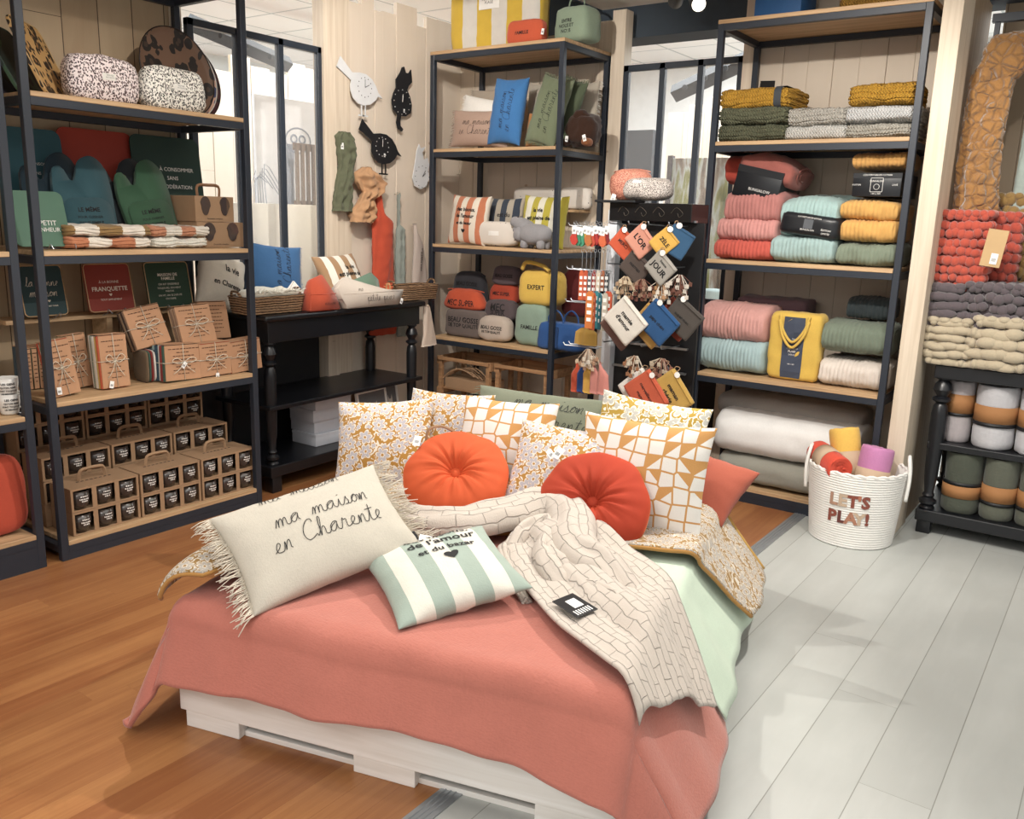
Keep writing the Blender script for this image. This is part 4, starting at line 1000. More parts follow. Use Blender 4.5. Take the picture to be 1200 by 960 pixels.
# ================================================================ goods on the console table
BLUEC = cloth('2f5f8f', 260, .3); BEIGE = cloth('cdbfae', 260, .3); ORG = cloth('bb4620', 260, .3); SAND = cloth('c9bcb0', 260, .3); OLIVE = cloth('5d6148', 240, .4)
TZ = 1.031
cushion('blue cushion with frayed edges and dark handwriting standing on the console table', (-4.27, 3.47, TZ+.19), .36, .36, .11, BLUEC, PI/2-.15, 12, 6, script=[('ma maison', .02, -.01, .028), ('en Charente', .02, -.08, .028)], fr='LR', seed=2, scr_rot=True, fl=.012)
cushion('cream cushion with black print seen through the left rack beside the table', (-4.30, 3.10, TZ+.15), .38, .36, .12, cloth('d6cdbb', 260, .3), PI/2+.25, 10, 20, text=[('la vie', .03, .08, .06, .001), ('en Charente', 0, -.02, .045, .001)], seed=5)
cushion('beige and white striped cushion printed la vie est pleine on the console table', (-4.20, 3.94, TZ+.155), .36, .32, .12, striped('a98560', 'e9e4d8', 7, .36), PI/2-.0, 28, -3, text=[('la vie', .06, .05, .042, .0012), ('est pleine de', .04, -.0, .042, .0012), ('petits bonheurs', .04, -.055, .036, .001)], seed=6, fr='LR', fl=.012)
WICK, nt, b = newmat('woven_seagrass'); v = coords(nt, (1, 1, 1)); wv = N(nt, 'TexWave', Scale=22, Distortion=3, Detail=2, bands_direction='Z'); nt.links.new(v, wv.inputs['Vector'])
n_ = N(nt, 'TexNoise', Scale=70, Detail=2); nt.links.new(v, n_.inputs['Vector']); nt.links.new(ramp(nt, math_(nt, 'MULTIPLY', math_(nt, 'ADD', wv.outputs['Fac'], n_.outputs['Fac']), .5), [(.25, '4a3220'), (.7, 'a98560')]), b.inputs['Base Color']); b.inputs['Roughness'].default_value = .8
bump(nt, b, wv.outputs['Fac'], .8, .006)
def basket(label, L, w, d, h, rz, n=9, extra=None):
    rt = root('seagrass_basket', label, 'basket', L, rz, 'seagrass baskets on the console table')
    bm = BM()
    for i in range(n):
        z = (i+.5)*h/n; k = 1-.1*(1-i/n); P = [(x*k+.002*math.sin(j*3+i), y*k, z) for j, (x, y) in enumerate(rrect(w, d, .04, 5))]
        tube(bm, P+[P[0]], h/n*.58, 6, False)
    box(bm, -w*.42, w*.42, -d*.4, d*.4, 0, .006); obj('woven_body', bm, WICK, rt, True)
    for s in (-1, 1):
        bm = BM(); tube(bm, spline([(s*w*.5, -d*.2, h*.95), (s*w*.53, -d*.12, h*1.25), (s*w*.53, d*.12, h*1.25), (s*w*.5, d*.2, h*.95)], 4), .007, 6); obj('handle', bm, WICK, rt, True)
    return rt
L, w, h, rz = L0(-3.93, 288, 333, 357, 366, TZ); basket('seagrass basket with fringed cloths at the left end of the table', L+Vector((-.08, 0, 0)), w, .2, .10, rz)
o, _ = soft('fringed_napkin_pile', w*.92, .06, .17, cloth('d9d4c2', 260, .5), p=3, seed=4, wr=.02); setp(o, L+Vector((-.08, 0, .075)), rz); tag(o, 'pile of cream and yellow fringed napkins in the left basket', 'napkins'); fringe(o, w*.8, .05, cloth('e6e0d0', 260, .3), .05, 'TBT', 36, .002, 5)
for f in [c for c in o.children]: f.location = (0, -.07, .035); f.rotation_euler = (1.2, 0, 0)
L, w, h, rz = L0(-3.99, 466, 322, 513, 357, TZ); basket('seagrass basket with wooden ring on the right end of the table', L+Vector((-.06, 0, 0)), w*.95, .18, .10, rz)
def cone(name, label, L, rz, w, h, mat, cat, lean=0, roll_=0, txt=None, scr=None, shape=None, d=.09, zc=None):
    """soft fabric container with a folded point"""
    sh = shape; bm = BM(); n = len(sh)
    A = [bm.verts.new((x*w, -d*.5*(1-.75*z), z*h)) for x, z in sh]; B = [bm.verts.new((x*w*.98, d*.5*(1-.75*z), z*h*.985)) for x, z in sh]
    bm.faces.new(A); bm.faces.new(B[::-1])
    for i in range(n): bm.faces.new((A[i], B[i], B[(i+1) % n], A[(i+1) % n]))
    bmesh.ops.bevel(bm, geom=list(bm.edges), offset=.006, segments=2, affect='EDGES'); o = obj(name, bm, mat, smooth=True); setp(o, L, rz, lean, roll_); tag(o, label, cat)
    fm = lambda x, z: Vector((x, -d*.5*(1-.75*z/h)-.003, z))
    if txt: text_on(txt, fm, INK, o)
    if scr: script_on(scr, fm, INK, o)
    bm = BM(); xs = [x for x, z in sh]; tube(bm, [(min(xs)*w*.86, -d*.5*(1-.75*.5)-.002, h*.46), (max(xs)*w*.86, -d*.5*(1-.75*.5)-.002, h*.44)], .003, 5); obj('hem', bm, mat, o, True)
    return o
L, w, h, rz = L0(-4.05, 326, 305, 362, 352, TZ); cone('folded_napkin', 'white pointed napkin standing behind the left basket', L, rz, w, .17, cloth('e6e0d8', 260, .3), 'napkin', 6, 0, None, None, [(-.5, 0), (.5, 0), (.45, .3), (.05, 1), (-.45, .3)], .06)
L, w, h, rz = L0(-3.90, 356, 300, 392, 361, TZ); cone('fabric_pouch', 'orange folded fabric bag with pointed top on the console table', L, rz, w, .21, ORG, 'bag', 4, 0, None, [('maison', .04, .03, .014)], [(-.5, 0), (.5, 0), (.45, .35), (.3, .6), (.12, 1), (-.3, .85), (-.38, .5)], .11)
L, w, h, rz = L0(-4.02, 414, 300, 442, 330, TZ); cone('fabric_pouch', 'sage green folded cloth point behind the beige bread basket', L+Vector((0, 0, .0)), rz, w*1.3, .20, cloth('5f7f68', 260, .3), 'cloth', 10, 0, None, None, [(-.5, 0), (.5, 0), (.5, .75), (.3, 1), (-.5, .7)], .05)
L, w, h, rz = L0(-3.89, 392, 305, 470, 357, TZ); o = cone('bread_basket', 'large beige fabric bread basket with handwriting at the centre of the table', L, rz, w, .19, cloth('bdb0a2', 260, .3), 'bread basket', 4, 0, None, [('petite peine', .06, .035, .024), ('ma', -.1, .1, .016)], [(-.42, 0), (.36, 0), (.5, .48), (.2, .5), (-.36, 1), (-.5, .66), (-.44, .3)], .12); price_tag(o, (w*.38, -.07, .02), .018, .4)
bm = BM(); tube(bm, [(0, .012*math.cos(t), .03+.022*math.sin(t)) for t in [2*PI*i/16 for i in range(17)]], .008, 8, False); o = obj('napkin_ring', bm, plain('b98a5a', .7), smooth=True)
L, w, h, rz = L0(-3.98, 448, 312, 462, 330, TZ+.10); setp(o, L+Vector((0, 0, -.03)), rz+.6)
tag(o, 'orange and tan wooden flower ring behind the bread basket', 'ornament')
bm = BM()
for k in range(8): tube(bm, [(0, 0, .03), (0, .03*math.cos(k*PI/4), .03+.03*math.sin(k*PI/4))], [.004, .009], 6)
obj('petals', bm, plain('c95a30', .7), o)
bm = BM(); box(bm, -.03, .03, -.02, .02, -.10, .006); obj('ring_block', bm, plain('b98a5a', .7), o)

# below the table: white boxes and framed cat pictures
for i in range(4):
    bookbox('white storage box, %s of the stack of four under the console table' % ('lowest', 'second from the bottom', 'third from the bottom', 'topmost')[i], (-4.02+(.012, -.01, .0, .015)[i], 3.68+(.0, .01, -.005, .0)[i], .166+.0765*i), .30, .075, .22, plain('c9cdd6', .6), PI/2, 'storage_box', group='white boxes under the console table')
def picture(label, L, w, h, rz, lean, seed=0):
    rt = root('framed_picture', label, 'picture', (0, 0, 0), 0, 'framed cat pictures under the table'); setp(rt, L, rz, lean)
    bm = BM(); t = .014
    box(bm, -w/2, w/2, 0, .02, 0, t); box(bm, -w/2, w/2, 0, .02, h-t, h); box(bm, -w/2, -w/2+t, 0, .02, t, h-t); box(bm, w/2-t, w/2, 0, .02, t, h-t); obj('frame', bm, WHITE, rt)
    bm = BM(); box(bm, -w/2+t, w/2-t, .008, .014, t, h-t); p = obj('artwork', bm, plain('6f7276', .7), rt)
    cat = [(-.3, .0), (.28, .0), (.3, .25), (.16, .45), (.2, .6), (.17, .85), (.1, .72), (-.02, .72), (-.1, .84), (-.12, .6), (-.1, .42), (-.28, .25)]
    shape_on([[(x*w*.9, t+z*(h-2*t)*.9) for x, z in cat]], lambda x, z: Vector((x, .0072, z)), plain('cfc8c0', .8), p, 'cat_silhouette')
picture('white framed cat picture leaning under the right part of the console table', (-3.96, 4.02, .166), .30, .30, PI/2+.1, 9)
picture('second framed cat picture behind and right of the first', (-4.02, 4.24, .166), .16, .31, PI/2, 9, 1)

# ================================================================ things hanging on the left plank wall (X=-4.39)
WX = -4.352
def clock(name, label, c, polys, mat, ink, L, s, fx=1.25, legs=None, handrot=(.3, 1.2), tag_=True, rotc=0):
    o = None; bm = BM()
    c = (c[0]*fx, c[1]); P = [(x*s*fx, z*s) for x, z in polys]; prism(bm, P, 0, .008); o = obj(name, bm, mat); setp(o, L, PI/2, 0, rotc); tag(o, label, 'wall clock', 'animal shaped wall clocks')
    bm = BM()
    for i in range(12):
        a = 2*PI*i/12; cx, cz = c[0]*s+.055*math.sin(a)*s/.25, c[1]*s+.055*math.cos(a)*s/.25; q = .003
        box(bm, cx-q, cx+q, -.0012, -.0002, cz-q, cz+q)
    obj('hour_marks', bm, ink, o)
    for a, l in zip(handrot, (.052, .04)):
        bm = BM(); tube(bm, [(c[0]*s, -.004, c[1]*s), (c[0]*s+l*math.sin(a), -.004, c[1]*s+l*math.cos(a))], .0015, 5); obj('clock_hand', bm, ink, o)
    if tag_: price_tag(o, (c[0]*s+.02, -.003, c[1]*s-.055), .012, 0)
    # spacer behind
    bm = BM(); lathe(bm, [(.02, 0), (.02, .022)], 16); bmesh.ops.rotate(bm, verts=bm.verts, cent=(0, 0, 0), matrix=Matrix.Rotation(-PI/2, 3, 'X')); bmesh.ops.translate(bm, verts=bm.verts, vec=(c[0]*s, .008, c[1]*s)); obj('movement', bm, DARK, o); return o
def bird_legs(o, mat):
    for x in (.0, .1):
        bm = BM(); w = .28*1.25; box(bm, x*w-.004, x*w+.004, .001, .006, -.155, -.08); box(bm, x*w-.028, x*w+.022, .001, .006, -.162, -.153); obj('leg', bm, mat, o)
def sp(pts, k=4): return [(p.x, p.y) for p in spline([(x, y, 0) for x, y in pts], k, True)]
bird = sp([(-.46,.5),(-.56,.72),(-.42,.52)], 1)
def birdpoly(fl=1):
    body = [(-.62,.42),(-.53,.66),(-.24,.36),(-.05,.39),(.12,.38),(.28,.29),(.38,.15),(.44,.02),(.55,-.10),(.43,-.07),(.36,-.18),(.22,-.29),(.05,-.33),(-.10,-.30),(-.22,-.20),(-.28,-.05),(-.29,.08),(-.26,.18)]
    return [(x*fl, z) for x, z in body]
WCL = plain('dfe1e4', .5); BCL = plain('191b20', .5)
def pw(x, y): return on(0, x, y, WX)
WB = clock('wall_clock', 'white bird shaped clock high on the plank wall', (.08, .08), birdpoly(), WCL, INK, pw(424, 106), .28, handrot=(-.0, 1.1), tag_=False, rotc=0)
BB = clock('wall_clock', 'black bird shaped clock below the cat clock', (.0, .08), birdpoly(), BCL, WHITE, pw(448, 176), .28, handrot=(.05, .1), rotc=0)
bird_legs(WB, WCL); bird_legs(BB, BCL)
catp = [(.02,.52),(.06,.42),(.12,.42),(.17,.5),(.19,.38),(.2,.28),(.13,.2),(.10,.12),(.17,.0),(.21,-.14),(.19,-.28),(.08,-.36),(-.02,-.37),(-.04,-.46),(-.03,-.55),(.03,-.60),(.01,-.65),(-.08,-.62),(-.12,-.5),(-.10,-.37),(-.20,-.27),(-.23,-.12),(-.19,.02),(-.14,.12),(-.15,.26),(-.06,.4),(-.02,.5)]
clock('wall_clock', 'black sitting cat clock with hanging tail', (-.01, -.12), catp, BCL, WHITE, pw(472, 112), .37, handrot=(.05, .1), rotc=2)
catw = [(-.06,.5),(-.02,.42),(.10,.46),(.02,.34),(.06,.2),(.16,.24),(.2,.1),(.18,-.02),(.20,-.2),(.12,-.36),(-.02,-.42),(-.16,-.36),(-.22,-.2),(-.18,0),(-.14,.2),(-.12,.36)]
clock('wall_clock', 'white cat clock beside the middle rack, partly cut', (.02, -.16), catw, WCL, INK, pw(494, 198), .34, handrot=(.6, .9), tag_=False)
def hang(name, label, cat, P, prof, mat, rz=PI/2, depth=.05, n=14, m=26, seed=0, folds=4, amp=.012, group=None, th=.004, lump=0):
    """gathered cloth hanging from a peg: prof = half widths down the length"""
    vs = []; fs = []; L = prof[-1][0]
    def width(z):
        for (a, wa, xa), (b, wb, xb) in zip(prof, prof[1:]):
            if z <= b: t = (z-a)/(b-a+1e-9); return wa+(wb-wa)*t, xa+(xb-xa)*t
        return prof[-1][1], prof[-1][2]
    N_ = 2*n
    for j in range(m+1):
        z = L*j/m; w, xc = width(z)
        for i in range(N_):
            a = 2*PI*i/N_; r = 1+.28*math.sin(folds*a+seed+z*6)+.12*math.sin(folds*2.3*a+z*19)+lump*noise.noise(Vector((a*2.2, z*26, seed)))
            vs.append((xc+w*math.cos(a)*(.85+.15*r), -depth*.5+depth*.5*math.sin(a)*r*min(1, .5+w*8)-.0, -z+.006*noise.noise(Vector((a*2, z*20, seed)))))
    for j in range(m):
        for i in range(N_): fs.append((j*N_+i, j*N_+(i+1) % N_, (j+1)*N_+(i+1) % N_, (j+1)*N_+i))
    fs.append(tuple(range(N_))); fs.append(tuple(range(m*N_, (m+1)*N_))[::-1])
    o = mesh(name, vs, fs, mat, None, True); setp(o, P, rz); tag(o, label, cat, group)
    bm = BM(); tube(bm, [(prof[0][2], .012, -.01), (prof[0][2], -.03, -.005), (prof[0][2], -.035, .01)], .004, 6); obj('peg', bm, PALE, o); return o
o = hang('hanging_scarf', 'olive green frayed cloth hanging on the plank wall', 'cloth', pw(400, 155), [(0, .04, 0), (.03, .075, 0), (.14, .08, .02), (.22, .06, .01), (.38, .075, -.02), (.50, .085, -.03)], OLIVE, seed=1, folds=7, lump=.9, m=50, n=26, depth=.06); price_tag(o, (-.04, -.05, -.09), .02)
hang('hanging_tan_bag', 'tan crumpled cotton bag hanging beside the olive cloth', 'bag', pw(424, 196), [(0, .02, 0), (.04, .09, .0), (.10, .13, .04), (.16, .09, .05), (.20, .05, .0), (.30, .11, -.03), (.36, .09, -.05)], cloth('b98a5c', 260, .4), seed=2, folds=4, depth=.09, lump=1.0, m=50, n=26)
ap = hang('hanging_apron', 'long orange apron hanging behind the console table', 'apron', pw(438, 208), [(0, .008, -.01), (.02, .012, -.01), (.24, .035, .03), (.30, .10, .06), (.6, .10, .06), (1.02, .14, .05), (1.08, .13, .05)], cloth('c4441c', 260, .3), seed=3, folds=3, depth=.06, m=60, lump=.4)
hang('hanging_silver_cloth', 'grey green cloth hanging on a thin strap at the right of the apron', 'cloth', pw(464, 226), [(0, .003, 0), (.22, .004, 0), (.25, .04, .02), (.5, .045, .02), (.8, .05, .03), (1.02, .055, .04)], cloth('8b948c', 260, .4), seed=4, folds=5, depth=.05, m=60, lump=.7)
o = hang('hanging_beige_bag', 'beige printed cotton bag hanging beside the basket', 'bag', pw(484, 262), [(0, .01, -.01), (.06, .02, 0), (.14, .05, .03), (.3, .07, .04), (.5, .09, .06)], cloth('bfaea2', 260, .3), seed=5, folds=2, depth=.05)
text_on([('MES P\'TITS', -.07, .0, .03, .0008), ('TRUCS', -.02, -.02, .03, .0008)], lambda x, z: Vector((.02-z*.5, -.066, -.20+x)), INK, o)
# beige cloth corner hanging from the right end of the table
o = hang('hanging_towel', 'beige linen cloth hanging from the right end of the console table', 'cloth', Vector((-3.97, 4.50, .99)), [(0, .03, -.01), (.05, .04, 0), (.2, .06, .02), (.28, .075, .02)], cloth('c6b3a2', 260, .3), seed=6, folds=2, depth=.04)

# ================================================================ beyond the left frame
L = on(0, 345, 245, -5.3); zt = on(0, 345, 117, -5.3).z; bm = BM(); box(bm, -.34, .45, 0, .03, zt-1.12, zt, .002); pst = obj('poster_board', bm, plain('e9ebf0', .6)); setp(pst, (-5.3, L.y-.0, 0), PI/2); tag(pst, 'pale sketched poster panel in the room beyond the left frame', 'poster')
bm = BM(); GR = plain('9ba4b4', .8); rnd = random.Random(3); dz = zt-1.12
for k in range(9): tube(bm, spline([(-.42+.03*k, -.003, .05), (-.38+.02*k, -.003, .35+.03*k), (-.40+.05*k, -.003, .62-.04*k)], 4), .003, 4)
lathe(bm, [(.06, 0), (.09, .001)], 20, (0, 0, 0)); 
tube(bm, [(.1+.12*math.cos(t), -.003, .78+.09*math.sin(t)) for t in [2*PI*i/20 for i in range(21)]], .006, 4)
for s in (-1, 1): tube(bm, [(.1+s*.04+.028*math.cos(t), -.003, .79+.028*math.sin(t)) for t in [2*PI*i/12 for i in range(13)]], .008, 4)
for k in range(8): tube(bm, spline([(-.01+.01*k, -.003, .75), (-.04+.012*k, -.003, .5), (-.02+.01*k, -.003, .25-.01*k)], 3), .004, 4)
bmesh.ops.translate(bm, verts=bm.verts, vec=(-.05, 0, dz+.05)); obj('line_drawing', bm, GR, pst)
bm = BM(); x0 = 0
for i in range(9): box(bm, .0+.05*i, .022+.05*i, 0, .02, 0, .42)
box(bm, -.01, .48, .02, .03, 0, .03); box(bm, -.01, .48, .02, .03, .38, .43)
o = obj('slatted_screen', bm, plain('7b6a5c', .8)); L = on(0, 349, 240, -5.0); setp(o, (-5.0, L.y, L.z), PI/2); tag(o, 'dark slatted wooden crate beyond the left frame', 'crate')
bm = BM(); box(bm, -.6, .7, 0, .5, 0, L.z-.001, .004); o = obj('far_cabinet', bm, plain('e2ddd0', .7)); setp(o, (-4.75, L.y, 0), PI/2); tag(o, 'pale cabinet beyond the left frame', 'cabinet')
# ================================================================ middle rack goods (front plane Y=4.77)
def F(v, x0, y0, x1, y1, z=None): return put(1, v, x0, y0, x1, y1, z)
L, w, h, rz = F(4.95, 526, -60, 631, 58, 2.692)
o = tote('tall yellow and white striped bag on top of the middle rack', L, w, h, .16, striped('d8b32a', 'd9d4cb', 6, w*.99), rz, patch=(-.02, h*.50, .17, .1), hl=.2)
for c in o.children:
    if c.name.startswith('label_patch'):
        for q in list(c.children): bpy.data.objects.remove(q)
        text_on([('TOUS À LA', -.02, h*.52, .024, 0), ('PLAGE', -.02, h*.485, .024, 0)], lambda x, z: Vector((x, -.0892, z)), INK, c)
L, w, h, rz = F(4.83, 594, 22, 632, 48, 2.692); o = pouch('orange toiletry pouch on top of the middle rack', L, w*1.1, h, .10, cloth('c94f22', 260, .3), rz, text=[('FAMILLE', -.01, h*.45, .03, .0006)], p=5, taper=.05, seed=3); price_tag(o, (w*.6, -.05, h*.4), .018, .2)
L, w, h, rz = F(4.90, 646, 8, 686, 50, 2.692); o = pouch('sage green canvas handbag on the right corner of the middle rack', L, w*1.1, h*1.05, .19, cloth('7d9078', 260, .3), rz-.15, text=[('ENTRE', -.02, h*.62, .03, .0005), ('NOUS ET', -.02, h*.47, .03, .0005), ('NOUS', -.02, h*.32, .03, .0005)], p=6, taper=.1, seed=4, handle=1, name='handbag', cat='bag')
# --- cushions shelf
z = 2.052
WH = cloth('e3dfd8', 260, .3)
mm2 = [('ma maison', 0, .012, .026), ('en Charente', 0, -.055, .026)]
cushion('grey beige cushion with handwriting at the back left of the cushion shelf', (-3.86, 5.12, z+.28), .48, .30, .10, cloth('a49684', 260, .3), .0, 6, 0, script=mm2, fr='LR', seed=1, fl=.015, group='handwriting cushions on the middle rack')
cushion('plain white cushion wedged behind the pinkish one', (-3.86, 5.0, z+.24), .46, .22, .10, WH, 0, 10, 10, fr='L', seed=2, fl=.02)
cushion('pinkish beige cushion with handwriting at the front left of the cushion shelf', (-3.83, 4.90, z+.135), .50, .25, .12, cloth('a88a78', 260, .3), 0, 6, 2, script=[('ma maison', .0, .02, .026), ('en Charente', -.0, -.045, .028)], fr='L', seed=3, fl=.02, group='handwriting cushions on the middle rack')
cushion('bright blue upright cushion in the cushion shelf', (-3.585, 4.88, z+.235), .27, .44, .13, cloth('2a6ba6', 260, .3), 0, 8, 3, script=[('ma maison', 0, -.01, .026), ('en Charente', 0, -.065, .026)], seed=4, scr_rot=True, group='handwriting cushions on the middle rack')
cushion('small mustard cushion between the blue and sage cushions', (-3.42, 4.99, z+.12), .16, .22, .10, cloth('b5742a', 260, .3), 0, 4, 4, seed=5)
cushion('pale stone cushion behind the mustard one', (-3.42, 5.13, z+.24), .38, .42, .10, cloth('a89f90', 260, .3), 0, 5, 0, seed=6)
cushion('sage green upright cushion tilted to the right', (-3.27, 4.90, z+.225), .26, .44, .12, cloth('6f7a5c', 260, .3), -.1, 8, 14, script=[('ma maison', 0, -.01, .026), ('en Charente', 0, -.065, .026)], fr='TB', seed=7, scr_rot=True, fl=.02, group='handwriting cushions on the middle rack')
cushion('darker olive upright cushion behind the sage one', (-3.22, 5.02, z+.225), .22, .44, .10, cloth('4f5a42', 260, .3), -.2, 8, 17, fr='T', seed=8, fl=.02)
cushion('greige cushion with white fringe at the right end of the cushion shelf', (-3.23, 5.21, z+.24), .28, .42, .09, cloth('b0a594', 260, .3), 0, 4, 0, fr='R', tmat=WH, seed=9, fl=.03)
BR = cloth('3a2419', 120, .8)
o, _ = soft('plush_toy', .22, .21, .2, BR, p=2.6, wr=.02, seed=2, res=(14, 10, 12)); setp(o, (-3.24, 4.95, z)); o.location = F(4.86, 658, 131, 698, 178, z)[0]+Vector((-.02, .1, 0)); tag(o, 'dark brown plush animal at the right end of the cushion shelf', 'plush toy')
for s in (-1, 1): q, _ = soft('paw', .06, .05, .09, cloth('8a4f22', 120, .8) if s > 0 else BR, o, p=2.4, seed=s+3); q.location = (s*.08, -.09, 0)
q, _ = soft('head', .11, .10, .11, BR, o, p=2.3, seed=8, wr=.012); q.location = (.0, -.03, .13)
price_tag(o, (-.05, -.125, .045), .018, .1); price_tag(o, (.09, -.14, .045), .02, -.3)
# --- striped cushions shelf
z = 1.402
def stx(s=1, dx=.0): return [('des bisous,', dx, .075*s, .042*s, .0014), ("de l'amour", dx, .022*s, .042*s, .0014), ('et du bazar', dx, -.035*s, .034*s, .0012)]
cushion('coral and white striped cushion printed des bisous on the middle rack', (-3.90, 4.885, z+.17), .34, .345, .13, striped('c97a55', 'e6dccb', 7, .34, .024), 0, 9, 2, text=stx(.9, .0), hearts=[(0, -.085, .035)], seed=11)
cushion('navy and white striped cushion behind the coral one', (-3.72, 5.05, z+.17), .34, .33, .11, striped('3a4453', 'b5ab9a', 7, .34, .024), 0, 6, 0, text=[('est du', .03, .04, .045, .001)], hearts=[(.0, -.03, .03)], seed=12)
cushion('yellow green and white striped cushion printed la vie est pleine', (-3.30, 4.93, z+.175), .36, .35, .13, striped('b8ab2f', 'dfdccb', 7, .36, 0), 0, 9, 1, text=[('la vie', -.02, .07, .04, .0014), ('est pleine de', -.01, .015, .038, .0013), ('petits', -.02, -.04, .038, .0013), ('bonheurs', 0, -.095, .036, .0012)], seed=13)
dots = leopard('d9d0c4', '3b3a3c', 'd9d0c4', 42, .0); 
DOT, nt, b = newmat('dotted_cotton'); v = coords(nt); vo = N(nt, 'TexVoronoi', Scale=26, Randomness=.35); nt.links.new(v, vo.inputs['Vector']); nt.links.new(mix(nt, math_(nt, 'LESS_THAN', vo.outputs['Distance'], .13), 'd8d0c6', '3a3638'), b.inputs['Base Color']); b.inputs['Roughness'].default_value = .9
L, w, h, rz = F(4.83, 554, 258, 604, 288, z); pouch('dotted white toiletry pouch lying in front of the striped cushions', L, w, h*.95, .12, DOT, rz, 0, 0, p=3.5, taper=.05, seed=3, patch=(0, h*.5, .09, .03))
bm = BM(); box(bm, 0, .52, 0, .14, -.018, 0, .001); o = obj('rear_ledge', bm, SHELFW); setp(o, (-3.70, 5.18, 1.665)); tag(o, 'small raised ledge at the back of the striped cushion shelf', 'shelf')
for lb, x0, x1, w_ in (('dotted case, left one on the small raised ledge', 600, 652, .29), ('dotted case behind the uprights on the ledge, right one', 654, 690, .22)):
    L, w, h, rz = F(5.22, x0, 210, x1, 237, 1.667); pouch(lb, L, w, .15, .08, DOT, rz, 0, 0, p=5, taper=.03, seed=int(x0), group='dotted cases on the ledge')
def plush(label, L, s, rz, seed, up=False):
    G = cloth('8d8b8e', 160, .6); rt = root('plush_hippo', label, 'plush toy', L, rz, 'small grey plush animals')
    b_, _ = soft('body', s, s*.55, s*.6, G, rt, p=2.4, res=(14, 8, 10), seed=seed, wr=.005); b_.location = (0, 0, s*.1)
    h_, _ = soft('head', s*.42, s*.42, s*.42, G, rt, p=2.3, seed=seed+1, wr=.004); h_.location = (-s*.42, -.01, s*.15)
    for x, y in ((-.25, -.14), (.28, -.14), (-.25, .14), (.28, .14)): q, _ = soft('leg', s*.2, s*.24, s*.2, G, rt, p=2.8, res=(6, 6, 6), seed=1); q.location = (s*x, s*y, 0)
    for y in (-.1, .1): q, _ = soft('ear', s*.09, s*.1, s*.05, plain('4a3f44', .9), rt, p=2.3, res=(5, 5, 5)); q.location = (-s*.38, s*y, s*.52)
    return rt
L, w, h, rz = F(4.82, 609, 273, 645, 291, z); plush('grey plush animal lying in front of the yellow striped cushion', L, w*1.0, rz, 1)
L, w, h, rz = F(4.84, 598, 256, 625, 276, z+.085); q = plush('grey plush animal perched on the dotted pouch', L, w*.9, rz, 2); q.rotation_euler = (0, .4, 0); price_tag(q, (.03, -.05, .05), .018, .1)
# --- bags shelf
z = .742
def bag(lb, v, b, d, col, txt=None, dz=0, **k):
    L, w, h, rz = F(v, *b, z if not dz else None); return pouch(lb, L, w, h, d, cloth(col, 260, .3), rz, text=[(s, 0, q*h, sz*w, .0008) for s, q, sz in txt] if txt else None, **k)
bag('taupe toiletry bag printed BEAU GOSSE at the front left', 4.84, (519, 363, 566, 391), .16, '6a5d58', [('BEAU GOSSE', .62, .14), ('DE TOP QUALITÉ', .42, .10)], p=6, taper=.04, seed=1)
bag('orange toiletry bag printed MEC SUPER on the taupe bag', 4.84, (513, 339, 564, 364), .15, 'c64a1c', [('MEC SUPER', .34, .15)], .135, p=3.6, taper=.35, seed=2)
bag('dark grey toiletry bag at the back left of the bag shelf', 4.99, (526, 318, 566, 364), .12, '3b3b40', [('BEAU GOSSE', .68, .13)], .12, p=4, taper=.2, seed=3)
bag('beige toiletry pouch printed BEAU GOSSE at the front of the shelf', 4.81, (556, 371, 594, 396), .13, 'b3a394', [('BEAU GOSSE', .55, .13), ('DE TOP QUALITÉ', .38, .08)], p=3.6, taper=.12, seed=4)
bag('charcoal toiletry bag printed MEC on top of the beige pouch', 4.90, (564, 352, 601, 376), .13, '54484a', [('MEC', .65, .26), ('SUPER', .38, .17)], .10, p=4, taper=.15, seed=5)
bag('taupe case under the charcoal bag', 5.0, (564, 372, 600, 392), .14, '4a4044', None, 0, p=5, seed=15)
bag('orange toiletry bag behind the charcoal one', 5.02, (569, 333, 604, 356), .13, 'b83f1c', [('MEC SUPER', .5, .13)], .15, p=4, taper=.2, seed=6)
bag('grey brown toiletry bag, topmost in the middle of the bag shelf', 5.02, (573, 312, 606, 335), .12, '63555a', [('BEAU GOSSE', .5, .13)], .29, p=4, taper=.2, seed=7)
o = bag('bright yellow toiletry bag stacked above the sage one', 4.86, (603, 317, 652, 359), .19, 'd8ae18', [('EXPERT', .52, .13)], .155, p=4.5, taper=.1, seed=8)
bm = BM(); tube(bm, spline([(-.12, -.08, .24), (-.08, -.09, .29), (.04, -.085, .275), (.1, -.08, .24)], 4), .014, 8); obj('rolled_flap', bm, cloth('d8ae18', 260, .3), o, True)
bag('sage green toiletry bag under the yellow one', 4.84, (600, 357, 640, 396), .15, '7d9583', [('FAMILLE', .45, .14)], p=4.5, taper=.08, seed=9)
L, w, h, rz = F(4.80, 627, 362, 680, 402, z)
hb = pouch('royal blue canvas handbag with round handles on the bag shelf', L, w, .185, .16, cloth('1f4f8c', 260, .3), rz, p=7, taper=.08, seed=10, name='handbag', cat='bag')
for s in (-1, 1):
    bm = BM(); y = s*.045
    tube(bm, spline([(-.08, y, .15), (-.085, y-.01, .22), (-.03, y-.01, .265), (.02, y-.01, .23), (.03, y, .155)] if s < 0 else [(-.02, y, .17), (-.02, y, .22), (.03, y, .26), (.08, y, .22), (.085, y, .16)], 5), .006, 7); obj('handle', bm, cloth('1f4f8c', 260, .3), hb, True)
bm = BM(); box(bm, -.012, .012, -.085, -.081, .02, .16, .001); obj('strap', bm, cloth('173a68', 260, .3), hb)
bag('dark red bag at the back of the bag shelf beside the blue handbag', 5.08, (655, 316, 690, 372), .1, '5d1c1c', None, .02, p=4, seed=12)
